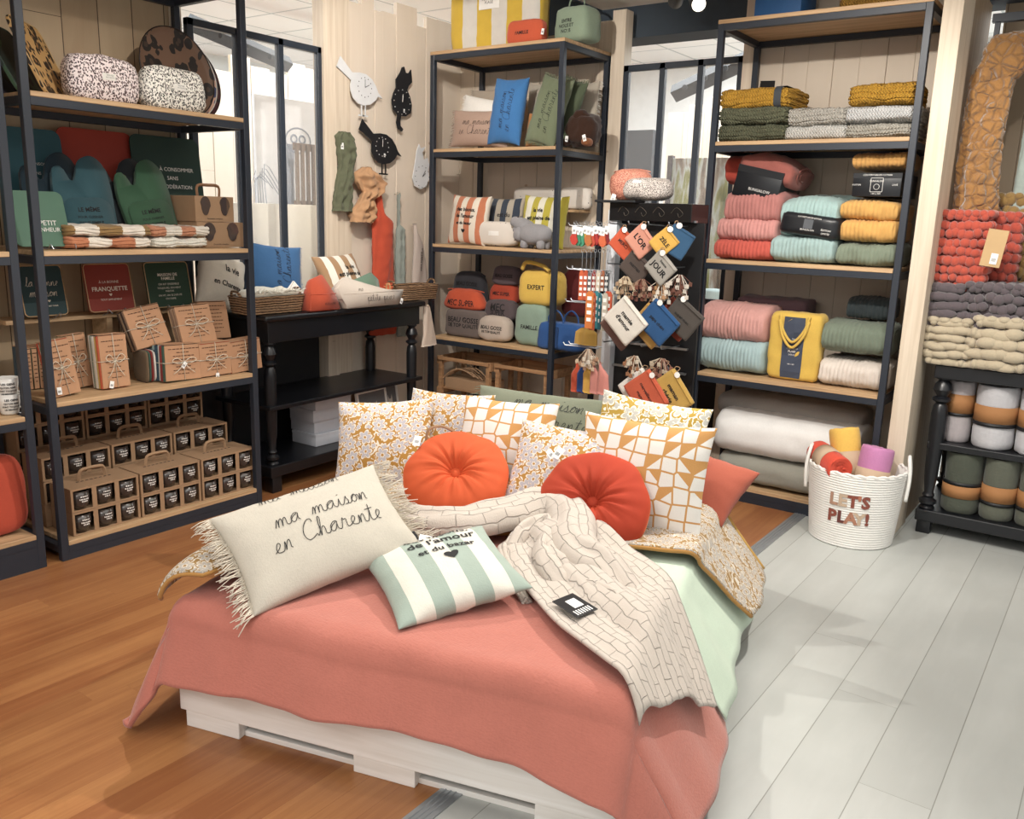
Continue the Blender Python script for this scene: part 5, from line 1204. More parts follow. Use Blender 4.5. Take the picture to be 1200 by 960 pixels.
# --- crates below
CRW = wood('8a6443', 'b58b5f', 'X', .7, 'crate_pine')
def crate(lb, x, w, y=4.80, h=.50, d=.30, z0=.092):
    rt = root('wooden_crate', lb, 'crate', (x, y, z0), 0, 'fruit crates on the bottom shelf'); t = .014
    for xx in (0, w-.03):
        for yy in (0, d-.03):
            bm = BM(); box(bm, xx, xx+.03, yy, yy+.03, 0, h, .001); obj('corner_post', bm, CRW, rt)
    for (a, b_) in ((.0, .06), (.21, .27), (h-.06, h)):
        for yy in (d,):
            bm = BM(); box(bm, 0, w, yy, yy+t, a, b_, .001); obj('slat', bm, CRW, rt)
        for xx in (-t, w):
            bm = BM(); box(bm, xx, xx+t, 0, d, a, b_, .001); obj('slat', bm, CRW, rt)
    for zc in (0, h-.025):
        bm = BM(); box(bm, 0, w, -t, 0, zc, zc+.025, .001); obj('rim', bm, CRW, rt)
    bm = BM(); box(bm, 0, w, 0, d, .0, .008); obj('bottom', bm, CRW, rt)
    bm = BM(); box(bm, .03, w-.03, .02, d-.02, .26, .27); obj('middle_board', bm, CRW, rt)
crate('open wooden crate on the bottom shelf, left one', -4.10, .47); crate('open wooden crate on the bottom shelf, right one', -3.59, .44, 4.82)
for i in range(5):
    bm = BM(); y = 4.82+.03*i; tube(bm, spline([(-.16, 0, 0), (-.08, 0, .05), (0, 0, .07), (.08, 0, .05), (.16, 0, 0)], 4), .006, 6); tube(bm, spline([(0, 0, .07), (0, 0, .10), (.02, 0, .115), (.03, 0, .10)], 3), .003, 6)
    o = obj('wooden_hanger', bm, KRAFT, None, True); o.location = (-3.93+.014*i, y, .44); o.rotation_euler = (0, .1*i-.2, 0); tag(o, 'kraft coloured clothes hanger lying in the left crate', 'hanger', 'hangers in the left crate')
bm = BM(); box(bm, -.19, .19, -.1, .12, 0, .075, .002); o = obj('hanger_box', bm, KRAFT); o.location = (-3.86, 4.92, .3625); tag(o, 'kraft box under the hangers in the left crate', 'box')

# ================================================================ turning display stand
SX, SY = -2.50, 4.47
st = root('display_stand', 'metal and black display stand hung with pouches and key rings', 'display stand', (SX, SY, 0), 0)
bm = BM(); box(bm, -.03, .03, -.03, .03, .03, 1.66, .002); obj('post', bm, plain('cdd2d8', .4), st)
bm = BM(); box(bm, -.25, .62, -.18, .2, 0, .03, .004); obj('base', bm, DARK, st)
bm = BM(); box(bm, .0, .54, .03, .05, .10, 1.60, .002); obj('back_panel', bm, DARK, st)
bm = BM(); box(bm, -.015, .49, -.045, .18, 1.60, 1.70, .003); hd = obj('header_box', bm, plain('0d0d10', .3), st)
def scroll(cx): return spline([(cx-.05, 0, 0), (cx-.02, .03, 0), (cx+.02, 0, 0), (cx, -.02, 0), (cx-.012, 0, 0)], 4)
bm = BM()
for i in range(4): tube(bm, [(p.x, -.0455, 1.648+p.y) for p in scroll(.09+.11*i)], .0015, 4)
obj('scroll_ornament', bm, plain('4a4238', .5), hd)
bm = BM(); box(bm, -.09, .17, -.09, .03, 1.70, 1.713, .002); obj('shelf_plate', bm, DARK, st)
RODS = []
def rod(x0, z, y0=-.04, y1=-.20, dx=0, lb=None):
    bm = BM(); tube(bm, [(x0, .03, z), (x0, y0, z), (x0+dx, y1, z+.005), (x0+dx, y1-.01, z+.02)], .0035, 6); obj('hook_rod', bm, STEEL, st, True)
for x in (.08, .2, .32, .44):
    for z in (1.58, 1.36, 1.19, .92): rod(x, z)
for z in (1.56, 1.31, 1.12, .86):
    for k in (-.06, .0): 
        bm = BM(); tube(bm, [(-.03, k, z), (-.24, k-.04, z+.004), (-.25, k-.045, z+.02)], .0035, 6); obj('hook_rod', bm, STEEL, st, True)
for zc in (1.60, .90, .76):
    bm = BM(); box(bm, .031, .5, .0, .02, zc, zc+.012); obj('cross_bar', bm, STEEL, st)
# fuzzy cases on top
L, w, h, rz = F(4.42, 703, 194, 750, 235, 1.714); pouch('reddish speckled fleece case on top of the display stand', L+Vector((0, .08, 0)), w*1.1, h*.95, .12, leopard('c98a72', '8b4030', 'b8735c', 210, .0), rz, p=2.8, taper=.1, seed=2, wr=.01, name='fleece_case')
L, w, h, rz = F(4.38, 722, 206, 779, 236, 1.714); o = pouch('white and black speckled fleece case on top of the display stand', L+Vector((0, .03, 0)), w, h*.95, .15, leopard('cfc6be', '4a403e', 'd8d0c8', 230, .0), rz, p=3, taper=.08, seed=3, wr=.01, name='fleece_case', patch=(-.05, h*.8, .06, .02))
price_tag(o, (-.19, -.06, .01), .022, .3)
def hpouch(label, c, s, col, txt=None, v=4.27, rot=42, tx=None, second=None, sx=1.0, yaw=0, tagc=True):
    P = on(1, c[0], c[1], v); m_ = cloth(col, 260, .3); w = s*1.15*sx; h = s
    o, fm = soft('hanging_pouch', w, h, .018, m_, p=30, res=(12, 2, 12), wr=.004, seed=int(c[0]))
    # centre the pouch
    for vv in o.data.vertices: vv.co.z -= h/2
    g = lambda x, z: fm(x, z+h/2)-Vector((0, 0, h/2))
    o.location = P; tilt(o, 2, rot, yaw); tag(o, label, 'pouch', 'zip pouches on the display stand')
    if txt: text_on(txt, g, INK, o)
    bm = BM(); tube(bm, [(-w*.45, -.012, h*.42), (w*.45, -.012, h*.42)], .003, 5); obj('zip', bm, m_, o)
    bm = BM(); tube(bm, spline([(-w*.46, 0, h*.44), (-w*.5, .0, h*.56), (-w*.42, .01, h*.62), (-w*.38, 0, h*.5)], 3), .0025, 5); obj('wrist_loop', bm, KRAFT, o)
    if tagc:
        bm = BM(); lathe(bm, [(.0, 0), (.016, 0), (.016, .002), (0, .002)], 16, cap=False); bmesh.ops.rotate(bm, verts=bm.verts, cent=(0, 0, 0), matrix=Matrix.Rotation(PI/2, 3, 'X')); bmesh.ops.translate(bm, verts=bm.verts, vec=(-w*.3, -.015, h*.5)); obj('round_tag', bm, PAPER, o)
    return o
hpouch('orange pouch hanging beside the silver post in the top row', (731, 286), .125, 'c04a20', [('MERCI', 0, 0, .026, .0005)], rot=40)
hpouch("salmon pouch printed L'OR in the top row", (751, 283), .13, 'd08a72', [("L'OR", .0, .0, .045, .0012)], v=4.24, rot=48)
hpouch('yellow pouch seen obliquely in the top row', (778, 284), .13, 'cf9d1c', [('ZÈLE', 0, 0, .03, .0008)], v=4.25, rot=48, sx=.75, yaw=.7)
hpouch('blue pouch at the right of the top row', (794, 284), .15, '2c5578', None, v=4.30, rot=30, sx=.8, yaw=.6)
hpouch('dark taupe pouch in the second row', (745, 313), .135, '4f433d', [('maman', 0, 0, .028, .0004)], v=4.25, rot=38)
hpouch('grey pouch printed JOUR in the second row', (774, 314), .13, '9a958c', [('JOUR', 0, -.01, .045, .0012), ('bonne', 0, .03, .02, .0004)], v=4.22, rot=44)
hpouch("white pouch printed mamie d'amour at the front of the stand", (733, 376), .185, 'd3ccc0', [('mamie', 0, .022, .034, .001), ("d'amour", 0, -.016, .034, .001)], v=4.17, rot=44, tagc=False)
hpouch('brown pouch hanging behind the white mamie pouch', (728, 383), .18, '6b4a40', None, v=4.21, rot=44, tagc=False)
hpouch('blue pouch hanging in the third row', (771, 378), .175, '1f4f80', [('papa chéri', 0, 0, .026, .0004)], v=4.19, rot=40)
hpouch('mustard pouch hanging behind the blue one in the third row', (762, 382), .17, 'b5872f', None, v=4.23, rot=40, tagc=False)
hpouch('dark grey pouch at the right of the third row', (800, 373), .165, '4a443f', [('super mec', 0, 0, .024, .0003)], v=4.22, rot=36)
hpouch('rust pouch hidden behind the dark grey one', (792, 374), .165, '8a3a28', None, v=4.27, rot=36, tagc=False)
hpouch('orange pouch in the bottom row of the stand', (757, 462), .19, 'c4522c', [('merveilleuse', 0, 0.01, .026, .0004), ('maman', 0, -.03, .026, .0004)], v=4.19, rot=52)
hpouch('white pouch hidden behind the orange one in the bottom row', (750, 460), .19, 'd9d4cc', None, v=4.23, rot=50, tagc=False)
hpouch('mustard pouch printed maman chérie in the bottom row', (786, 462), .19, 'b8902a', [('maman', 0, .022, .034, .001), ('chérie', 0, -.018, .034, .001)], v=4.21, rot=52)
hpouch('dark grey pouch hidden behind the mustard one', (778, 452), .17, '3c434a', None, v=4.27, rot=44, tagc=False)
# tag clusters
rnd = random.Random(11)
def keyring(label, P, col, long_=False, w=.022, h=.13, grp='long fabric key rings'):
    rt = root('key_ring', label, 'key ring', P, 0, grp); m_ = plain(col, .8)
    bm = BM(); tube(bm, [(.009*math.cos(t), 0, -.009+.009*math.sin(t)) for t in [2*PI*i/10 for i in range(11)]], .0015, 5, False); tube(bm, [(0, 0, -.018), (0, 0, -.05 if not long_ else -.12)], .0016, 5); obj('ring', bm, STEEL, rt)
    top = -.05 if not long_ else -.12
    bm = BM(); sh = [(-w/2, -h), (w/2, -h), (w/2, -.018), (w*.25, 0), (-w*.25, 0), (-w/2, -.018)] if long_ else [(w*.5*math.sin(t)*(1.2 if math.cos(t) < 0 else .7), -h*.5+h*.5*math.cos(t)) for t in [2*PI*i/12 for i in range(12)]]
    prism(bm, [(x, z+top) for x, z in sh], -.004, .004); p = obj('fob', bm, m_, rt)
    if long_:
        bm = BM()
        for i in range(4): box(bm, -w*.3, w*.3, -.0052, -.0042, top-.05-i*h*.19, top-.05-i*h*.19+h*.1)
        obj('lettering', bm, WHITE, p)
    else:
        price_tag(rt, (0, -.006, -.05), .022, rnd.uniform(-.3, .3))
    return rt
colsr = ['b03022', '2f7a5c', '3a8a6a', 'c09a2c', 'a8602c', 'b04028', 'a02a28', '8a2020', 'c05a30', '7a1c20']
nmr = ['red', 'green', 'teal green', 'mustard', 'amber', 'brick red', 'crimson', 'dark red', 'orange', 'maroon']
for i in range(10): keyring('%s round key ring with white price tag, top row left of post' % nmr[i], on(1, 674+i*4.2, 259+(i % 3), 4.30+.012*(i % 4)), colsr[i], w=.045, h=.085, grp='round key rings with white tags')
lc = ['c8702c', 'c0562c', '2f7f88', '2a6a78', '4a5550', 'b8b0a0', 'c0502e', 'd8d2c4']; ln = ['amber', 'rust', 'turquoise', 'petrol blue', 'dark grey', 'stone', 'orange red', 'cream']
for i in range(8): keyring('%s long key ring hanging in the middle row of the stand' % ln[i], on(1, 693+(i*3.6), 316+(i % 2)*2, 4.22+.025*(i % 5)), lc[i], True, .048 if i in (0, 6) else .034, .21)
lc2 = ['c0562c', 'b04826', '5a5a60', '8b2f2c', 'd8c8b0', '9a5a3a', '40464a']; ln2 = ['tomato', 'rust red', 'slate', 'maroon', 'tan', 'brown', 'charcoal']
for i in range(7): keyring('%s slim key ring hanging high on the stand above the long ones' % ln2[i], on(1, 683+i*5.0, 292, 4.32), lc2[i], True, .028, .17)
def pom(label, P, cols, n=26, s=.075, grp='bunches of small charms on the stand'):
    rt = root('charm_bunch', label, 'charms', P, 0, grp)
    for k, c in enumerate(cols):
        bm = BM()
        for i in range(n//len(cols)):
            a = rnd.uniform(0, 2*PI); r = s*rnd.uniform(.2, 1); q = (r*math.cos(a), r*.5*math.sin(a)-.01, -s*rnd.uniform(.2, 1.4)); tube(bm, [(q[0]*.2, q[1]*.2, 0), q], .0018, 4)
            box(bm, q[0]-.010, q[0]+.010, q[1]-.003, q[1]+.003, q[2]-.022, q[2], .002)
        obj('charm', bm, plain(c, .8), rt)
for i, (x, y, cc) in enumerate([(733, 332, ('cbb89a', 'a08468')), (752, 335, ('7a4a3c', '9a7a64')), (776, 336, ('d8cfc0', 'b0855c')), (797, 330, ('6a4234', 'c9c0b4')), (690, 417, ('c9b49a', 'a88468', 'd8cfc0')), (745, 425, ('9a6a48', 'cfc4b0')), (776, 428, ('8a5a48', 'b8a890'))]):
    pom('small bunch of %s charms on the display stand' % ('beige', 'brown', 'white', 'dark brown', 'cream and tan', 'kraft', 'russet')[i], on(1, x, y-8, 4.24), cc)
for i, (x, y, c, n_) in enumerate([(684, 452, 'b8441f', 'orange'), (690, 455, '1f3f78', 'navy blue'), (696, 458, 'cf9d1c', 'yellow'), (703, 460, 'd08478', 'salmon'), (711, 460, 'cf8074', 'pink')]):
    P = on(1, x-6, 424, 4.24+.03*(4-i)); o = hang('hanging_baby_shoe', '%s fabric bib in the bunch at the bottom left of the stand' % n_, 'bib', P, [(0, .004, 0), (.03, .01, .005), (.07, .035, .012*i*.5), (.18, .042, .01*i*.5+.01)], cloth(c, 260, .3), rz=0, depth=.035, m=10, folds=2, seed=i); o.name = 'hanging_bib'
o = hang('hanging_bag', 'mustard cloth bag hanging low behind the long key rings', 'bag', on(1, 690, 384, 4.42), [(0, .03, 0), (.03, .07, 0), (.10, .075, 0)], cloth('a8801c', 260, .4), rz=0, depth=.05)

# beyond the right frame: painted birch panel, stool, lamps
bm = BM(); box(bm, -.35, .35, 0, .03, 0, 1.1, .004); 
BIR, nt, b = newmat('birch_trunks_print'); v = coords(nt, (9, 1, 1.6)); n_ = N(nt, 'TexNoise', Scale=1.4, Detail=4, Distortion=.4); nt.links.new(v, n_.inputs['Vector']); nt.links.new(ramp(nt, n_.outputs['Fac'], [(.3, '5f6a3c'), (.42, '8c8f52'), (.5, 'b9c4c4'), (.58, '8a7a6a'), (.7, '4d4438')]), b.inputs['Base Color'])
o = obj('tree_panel', bm, BIR); L = on(1, 812, 290, 6.6); o.location = (L.x+.12, 6.56, 1.0); tag(o, 'tall panel printed with birch trunks beyond the right frame', 'panel')
for sgn in (-1, 1):
    bm = BM(); box(bm, sgn*.35-.02, sgn*.35+.02, -.01, .04, 0, 1.12); obj('side_trim', bm, plain('3d3540', .6), o)
bm = BM(); box(bm, -.5, .9, 0, .5, 0, 1.0, .004); q = obj('far_counter', bm, plain('8f7c66', .7)); q.location = (L.x, 6.05, 0); tag(q, 'wooden counter beyond the right frame', 'counter')
o, _ = soft('pale_blue_box', .24, .12, .15, cloth('a9c4c8', 200, .3), p=5); o.location = on(1, 838, 335, 6.2); o.location.z = 1.001; tag(o, 'pale blue folded cloth on the counter beyond the right frame', 'cloth')
# ================================================================ right rack quilts (front plane Y=4.77)
def qt(lb, v, b, d, col, z, style='rib', mat=None, name='folded_quilt', grp=None, wsc=1, **k):
    L, w, h, rz = F(v, *b, z)
    return quilt(lb, L, w*wsc, h, d, mat or cloth(col, 240, .45), style, rz, int(b[0]) % 17, grp, name, **k)
def knit(col):
    k = ('knit', col)
    if k in MC: return MC[k]
    m, nt, b = newmat('chunky_knit'); v = coords(nt); sep = N(nt, 'SeparateXYZ'); nt.links.new(v, sep.inputs[0])
    a = math_(nt, 'SINE', math_(nt, 'ADD', math_(nt, 'MULTIPLY', sep.outputs['X'], 420), math_(nt, 'MULTIPLY', math_(nt, 'SINE', math_(nt, 'MULTIPLY', sep.outputs['Z'], 330)), 1.4)))
    n_ = N(nt, 'TexNoise', Scale=60, Detail=2); nt.links.new(v, n_.inputs['Vector'])
    c = lin(col); nt.links.new(mix(nt, math_(nt, 'ADD', math_(nt, 'MULTIPLY', a, .25), n_.outputs['Fac'], True), tuple(x*.6 for x in c[:3])+(1,), c), b.inputs['Base Color'])
    b.inputs['Roughness'].default_value = .95; bump(nt, b, a, .9, .004); MC[k] = m; return m
g1 = 'knitted blankets on the upper shelf'
z = 2.052
a = [('olive green knitted blanket, lower one of the left stack', (839, 144, 919, 166), '66684f'), ('olive green knitted blanket in the middle of the left stack', (841, 123, 921, 144), '6c6e54')]
qt(a[0][0], 4.84, a[0][1], .36, '', z, 'layer', knit(a[0][2]), 'folded_blanket', g1, nl=4, p=4, cat='blanket')
qt(a[1][0], 4.84, a[1][1], .36, '', z+.087, 'layer', knit(a[1][2]), 'folded_blanket', g1, nl=4, p=4, cat='blanket')
o = qt('mustard yellow knitted blanket on top of the left stack, with a dark paper band', 4.84, (843, 101, 923, 124), .38, '', z+.170, 'layer', knit('cf9a1a'), 'folded_blanket', g1, nl=4, p=4, cat='blanket', band=(.12, .16, plain('3a3f45', .8), None), wsc=1.0)
qt('white knitted blanket under the beige one in the middle stack', 4.86, (917, 146, 992, 163), .34, '', z, 'none', knit('dcdad4'), 'folded_blanket', g1, p=4, cat='blanket', nl=3)
qt('pale beige knitted blanket on top of the middle stack', 4.86, (921, 124, 991, 146), .34, '', z+.072, 'layer', knit('c9c4ba'), 'folded_blanket', g1, nl=4, p=4, cat='blanket')
qt('grey beige knitted blanket, lowest of the right stack', 4.84, (989, 143, 1070, 163), .36, '', z, 'layer', knit('bdb8ac'), 'folded_blanket', g1, nl=4, p=4, cat='blanket')
qt('white knitted blanket in the middle of the right stack', 4.84, (989, 122, 1072, 145), .36, '', z+.080, 'none', knit('dfe0e0'), 'folded_blanket', g1, p=4, cat='blanket')
qt('mustard yellow knitted blanket on top of the right stack', 4.84, (993, 96, 1073, 124), .34, '', z+.165, 'layer', knit('cf9a1a'), 'folded_blanket', g1, nl=4, p=4, cat='blanket')
bm = BM(); box(bm, -.04, .04, 0, .004, 0, .06); o = obj('black_price_card', bm, DARK); o.location = on(1, 899, 100, 5.0); tilt(o, 35, 0, .3); tag(o, 'small black and white card lying on the left yellow blanket', 'card'); o.location.z -= .02
# --- ribbed quilts
z = 1.402; g2 = 'ribbed quilts on the eye level shelf'
SLV = plain('1a1d22', .35); SLW = [('BUNGALOW', 0, .0, .016, 0)]
qt('coral red ribbed quilt at the bottom left of the ribbed quilt shelf', 4.83, (835, 279, 903, 304), .40, 'c4503f', z, grp=g2)
qt('light pink ribbed quilt in the middle of the left stack', 4.83, (838, 254, 909, 280), .40, 'c9867f', z+.105, grp=g2)
qt('dusty rose ribbed quilt third from the bottom in the left stack', 4.84, (847, 223, 914, 256), .40, 'b5716a', z+.205, grp=g2)
L, w, h, rz = F(4.86, 858, 195, 912, 222, z+.33)
o = bookbox('black quilt package with printed sleeve tilted on the left stack', L+Vector((.0, 0, .01)), w, h*.9, .34, SLV, .0, 'quilt_package', 'package', 0, 12); text_on([('BUNGALOW', .02, .05, .022, 0)], lambda x, zz: Vector((x, -.0015, zz)), WHITE, o)
o = qt('rust brown quilt slanting on top of the left stack', 4.87, (861, 178, 927, 202), .40, 'a0574c', z+.435, 'none', grp=g2, roll=16, sag=.3)
qt('red folded cloth behind the left upright on top of the quilts', 5.0, (850, 182, 872, 206), .25, 'b8402c', z+.43, 'none')
qt('grey green ribbed quilt at the bottom right of the ribbed quilt shelf', 4.83, (978, 285, 1049, 314), .40, '76836f', z, grp=g2)
qt('golden yellow ribbed quilt, second from the bottom at the right', 4.83, (982, 257, 1050, 288), .40, 'd29c3c', z+.125, grp=g2)
o = qt('golden yellow ribbed quilt, third from the bottom at the right', 4.84, (982, 233, 1053, 262), .40, 'cf9a3c', z+.235, grp=g2, roll=2, sag=.15)
L, w, h, rz = F(4.85, 999, 203, 1056, 235, z+.36)
o = bookbox('black quilt package with square logo between the yellow quilts', L, w, h, .36, SLV, 0, 'quilt_package', 'package')
bm = BM(); P = rrect(.06, .07, .002, 1, 0, h*.5); tube(bm, [(x, -.0015, q) for x, q in P+[P[0]]], .0012, 4); tube(bm, [(.014*math.cos(t), -.0015, h*.42+.014*math.sin(t)) for t in [2*PI*i/14 for i in range(15)]], .001, 4); obj('square_logo', bm, WHITE, o)
text_on([('BUNGALOW', 0, h*.66, .012, 0), ('COUVERTURE EN COTON', 0, h*.92, .012, 0), ('COTON', -.1, h*.5, .012, 0), ('LAVÉ', .09, h*.5, .012, 0), ('140 x 200', 0, h*.12, .012, 0)], lambda x, zz: Vector((x, -.0016, zz)), WHITE, o)
qt('golden yellow ribbed quilt on top of the right stack under the shelf', 4.86, (997, 178, 1062, 206), .38, 'c9923a', z+.50, grp=g2)
qt('pale aqua ribbed quilt at the bottom of the middle stack', 4.83, (901, 275, 977, 308), .42, '93b0ae', z, grp=g2)
o = qt('pale aqua ribbed quilt wrapped in a black printed sleeve', 4.84, (912, 229, 983, 277), .40, '93b3b0', z+.135, grp=g2, sag=.1)
L, w, h, rz = F(4.80, 908, 248, 982, 280, z+.14)
ob, fm = soft('printed_sleeve', w*1.02, h*.95, .40, SLV, None, p=7, res=(12, 6, 8), seed=4); ob.location = L+Vector((0, .215, -.0)); ob.rotation_euler = (0, .12, 0); tag(ob, 'black printed sleeve round the aqua quilt', 'package')
text_on([('BUNGALOW', 0, .04, .013, 0), ('COUVERTURE EN COTON', 0, .105, .011, 0), ('ÉDITION', .10, .05, .014, 0), ('LIMITÉE', .10, .032, .014, 0)], fm, WHITE, ob)
shape_on([[(x, q) for x, q in rrect(.05, .05, .002, 1, 0, .072)]], lambda x, q: fm(x, q), plain('5a5e64', .5), ob, 'square_logo')
qt('dull blue green quilt behind the aqua stack', 5.10, (945, 228, 1003, 262), .2, '5d706c', z+.12, 'none', grp=g2)
qt('blue green quilt lowest behind the aqua stack', 5.10, (945, 262, 1003, 300), .2, '5d706c', z, 'none', grp=g2)
# --- bulky rolls shelf
z = .742; g3 = 'bulky ribbed quilts on the lower shelf'
qt('aqua ribbed rolled quilt at the lower left of the bulky quilt shelf', 4.83, (816, 396, 893, 438), .36, '95b0b2', z, grp=g3, p=2.8)
qt('salmon pink ribbed rolled quilt on top of the aqua one', 4.83, (817, 357, 896, 403), .38, 'c98f86', z+.175, grp=g3, p=2.6)
qt('cream white ribbed quilt under the sage one at the right', 4.83, (956, 424, 1036, 466), .40, 'd0c4b8', z, grp=g3, p=3.4)
qt('sage green ribbed quilt on the cream one at the right', 4.83, (959, 379, 1039, 428), .40, '6d7a68', z+.185, grp=g3, p=3.0)
qt('dark slate quilt on top of the sage quilt at the right', 4.98, (990, 350, 1042, 380), .28, '363f42', z+.37, grp=g3, p=4, name='folded_quilt')
qt('mauve brown quilt lying behind the salmon roll', 5.12, (862, 349, 945, 376), .2, '70535a', z+.34, 'none', grp=g3)
qt('plum quilt under the mauve one behind the salmon roll', 5.12, (862, 376, 945, 432), .2, '5f4850', z, 'none')
L, w, h, rz = F(4.85, 899, 367, 960, 443, z); NVY = cloth('3a4355', 260, .3)
o = tote('yellow gift bag with grey printed panel on the bulky quilt shelf', L, w, h, .14, cloth('d2a916', 260, .3), rz, panel=(-w*.20, w*.20, plain('3c4558', .7), [('BUNGALOW', 0, h*.62, .012, 0), ('COUVRE-LIT', 0, h*.48, .011, 0), ('PLAID', 0, h*.44, .016, .0004), ('DOUX', 0, h*.39, .012, 0), ('140 x 200', 0, h*.25, .010, 0)]), droop=True)
# --- bottom: folded duvets
z = .092
WD = cloth('e0dedb', 260, .3); GD = cloth('a29b94', 260, .3); LD = cloth('8e8c80', 220, .5)
qt('grey linen duvet folded on the bottom shelf under the white one', 4.80, (836, 545, 1002, 592), .50, '', z, 'none', LD, 'folded_duvet', None, p=3.5, cat='duvet')
qt('thick white folded duvet on the grey linen one', 4.80, (832, 494, 998, 552), .50, '', z+.165, 'none', WD, 'folded_duvet', None, p=3.0, cat='duvet')
qt('warm grey folded duvet on top behind the white one', 5.02, (838, 470, 1008, 512), .34, '', z+.345, 'none', GD, 'folded_duvet', None, p=3.0, sag=.1, cat='duvet')
# --- on top
L, w, h, rz = F(5.0, 886, -30, 940, 12, 2.692)
bookbox('bright blue box on top of the right rack', L, w, .30, .25, plain('1f5f9c', .6), 0, 'storage_box', 'box')
qt('mustard throw end on top of the right rack at the picture edge', 5.0, (985, -25, 1050, 6), .3, '', 2.692, 'layer', knit('b5862a'), 'folded_blanket', None, nl=3, cat='blanket')

# ================================================================ rope basket on the floor
bk = root('rope_basket', "white coiled rope basket printed LET'S PLAY! standing on the pale floor", 'basket', (-1.05, 4.60, 0), math.radians(10))
RW = cloth('e2e0da', 300, .25)
Rr = lambda z: .205+.035*min(1, z/.38)
bm = BM(); nz = 30; H_ = .39
prof = [(.001, .004), (.19, .004)]
for i in range(nz):
    z0 = i*H_/nz
    for t in (0, .25, .5, .75): prof.append((Rr(z0)+.0045*math.sin(PI*t), z0+H_/nz*t+.002))
prof += [(Rr(H_), H_), (Rr(H_)-.012, H_-.002), (Rr(.2)-.014, .2), (.18, .02), (.001, .018)]
lathe(bm, prof, 64, cap=False); obj('basket_body', bm, RW, bk, True)
bm = BM(); n = 120; tube(bm, [((Rr(H_)-.004+.004*math.sin(26*2*PI*i/n))*math.cos(2*PI*i/n), (Rr(H_)-.004+.004*math.sin(26*2*PI*i/n))*math.sin(2*PI*i/n), H_+.004+.003*math.cos(26*2*PI*i/n)) for i in range(n+1)], .0075, 6, False); obj('rope_rim', bm, RW, bk, True)
for s in (-1, 1):
    bm = BM(); R0 = Rr(H_)+.004; tube(bm, spline([(s*R0, -.05, H_-.14), (s*(R0+.006), -.055, H_-.02), (s*(R0-.005), -.035, H_+.07), (s*(R0-.005), .035, H_+.07), (s*(R0+.006), .055, H_-.02), (s*R0, .05, H_-.14)], 5), .009, 8); obj('rope_handle', bm, RW, bk, True)
def cyl(x, z): a = x/Rr(z); r = Rr(z)+.0062; return Vector((r*math.sin(a), -r*math.cos(a), z))
fcols = ['b8896a', 'cbb49c', '8a4a38', 'c9a890', '8a4436']
def letters(word, xs, z, size, cols, sqz=1):
    for ch, x, c in zip(word, xs, cols): 
        o = text_on([(ch, x, z, size, .004, sqz)], cyl, plain(c, .85), bk, 'felt_letter', sub=1); o['label'] = 'felt letter %s' % ch if ch.isalpha() else 'felt punctuation mark'
letters("LET'S", [-.085, -.04, .008, .038, .068], .255, .085, ['b58c74', 'c4ab92', '8c4a3a', 'b5755a', '8a4a3c'])
letters("PLAY!", [-.085, -.038, .006, .046, .082], .165, .085, ['8c4a3a', '6e3a34', 'b07a60', 'c4ab92', '8a4a3c'])
def rl(lb, L, r, h, col, rot, kr='c3a88c'):
    o = roll(lb, L, r, h, cloth(col, 200, .3), rot=rot, kraft=plain(kr, .85), bandz=(.30, .66), black=False, name='rolled_blanket', text=[('le plaid', 0, h*.55, .016, .0003), ('tout doux', 0, h*.49, .012, 0), ('polaire', 0, h*.44, .012, 0)], group='fleece rolls in the rope basket')
    bm = BM(); lathe(bm, [(0, 0), (r*.9, 0)], 20, cap=False); bm.free(); return o
C = Vector((-1.05, 4.60, 0))
def rl2(lb, p, q, r, col, h=None):
    p, q = Vector(p), Vector(q); d = q-p; rl(lb, p, r, h or d.length, col, tuple(d.to_track_quat('Z', 'Y').to_euler()))
rl2('yellow rolled fleece blanket standing at the back of the rope basket', C+Vector((-.02, .02, .20)), on(1, 989, 502, 4.70), .078, 'e0b024')
rl2('orange rolled fleece blanket lying slanted on the basket rim', on(1, 958, 529, 4.62), on(1, 985, 551, 4.40), .066, 'd8401c')
rl2('pink rolled fleece blanket at the right of the rope basket', C+Vector((.06, -.03, .16)), on(1, 1030, 524, 4.64), .082, 'c47aae')

# ================================================================ right table goods
DG = [cloth('4b5044', 90, .8, wr=1), cloth('5a5d50', 90, .8, wr=1)]; LG = cloth('a49c9e', 90, .8, wr=1); LG2 = cloth('b5b4b8', 90, .8, wr=1)
KO = 'a5713f'
z = .135
def rr_(lb, v, b, mat, z, bz, st, grp):
    L, w, h, rz = F(v, *b, z); roll(lb, L+Vector((0, w/2, 0)), w/2*.98, min(h, .33), mat, seed=int(b[0]) % 13, group=grp, bandz=bz, strap=st, kraft=plain(KO, .8))
g4 = 'rolled plaids on the display table'
rr_('dark green grey rolled plaid at the left of the bottom shelf', 4.93, (1101, 524, 1148, 618), DG[0], z, (.26, .46), .47, g4)
rr_('olive grey rolled plaid second from the left on the bottom shelf', 4.93, (1148, 531, 1191, 616), DG[1], z, (.30, .55), .24, g4)
rr_('olive grey rolled plaid cut by the photo edge on the bottom shelf', 4.93, (1191, 535, 1236, 622), DG[1], z, (.30, .55), .24, g4)
rr_('pale mauve rolled plaid at the left of the middle shelf', 4.98, (1106, 432, 1140, 516), LG, .506, (.48, .78), .43, g4)
rr_('pale grey rolled plaid in the centre of the middle shelf', 4.93, (1139, 436, 1192, 524), LG2, .506, (.42, .68), .36, g4)
rr_('pale grey rolled plaid cut by the photo edge on the middle shelf', 4.93, (1192, 440, 1240, 530), LG2, .506, (.42, .68), .36, g4)
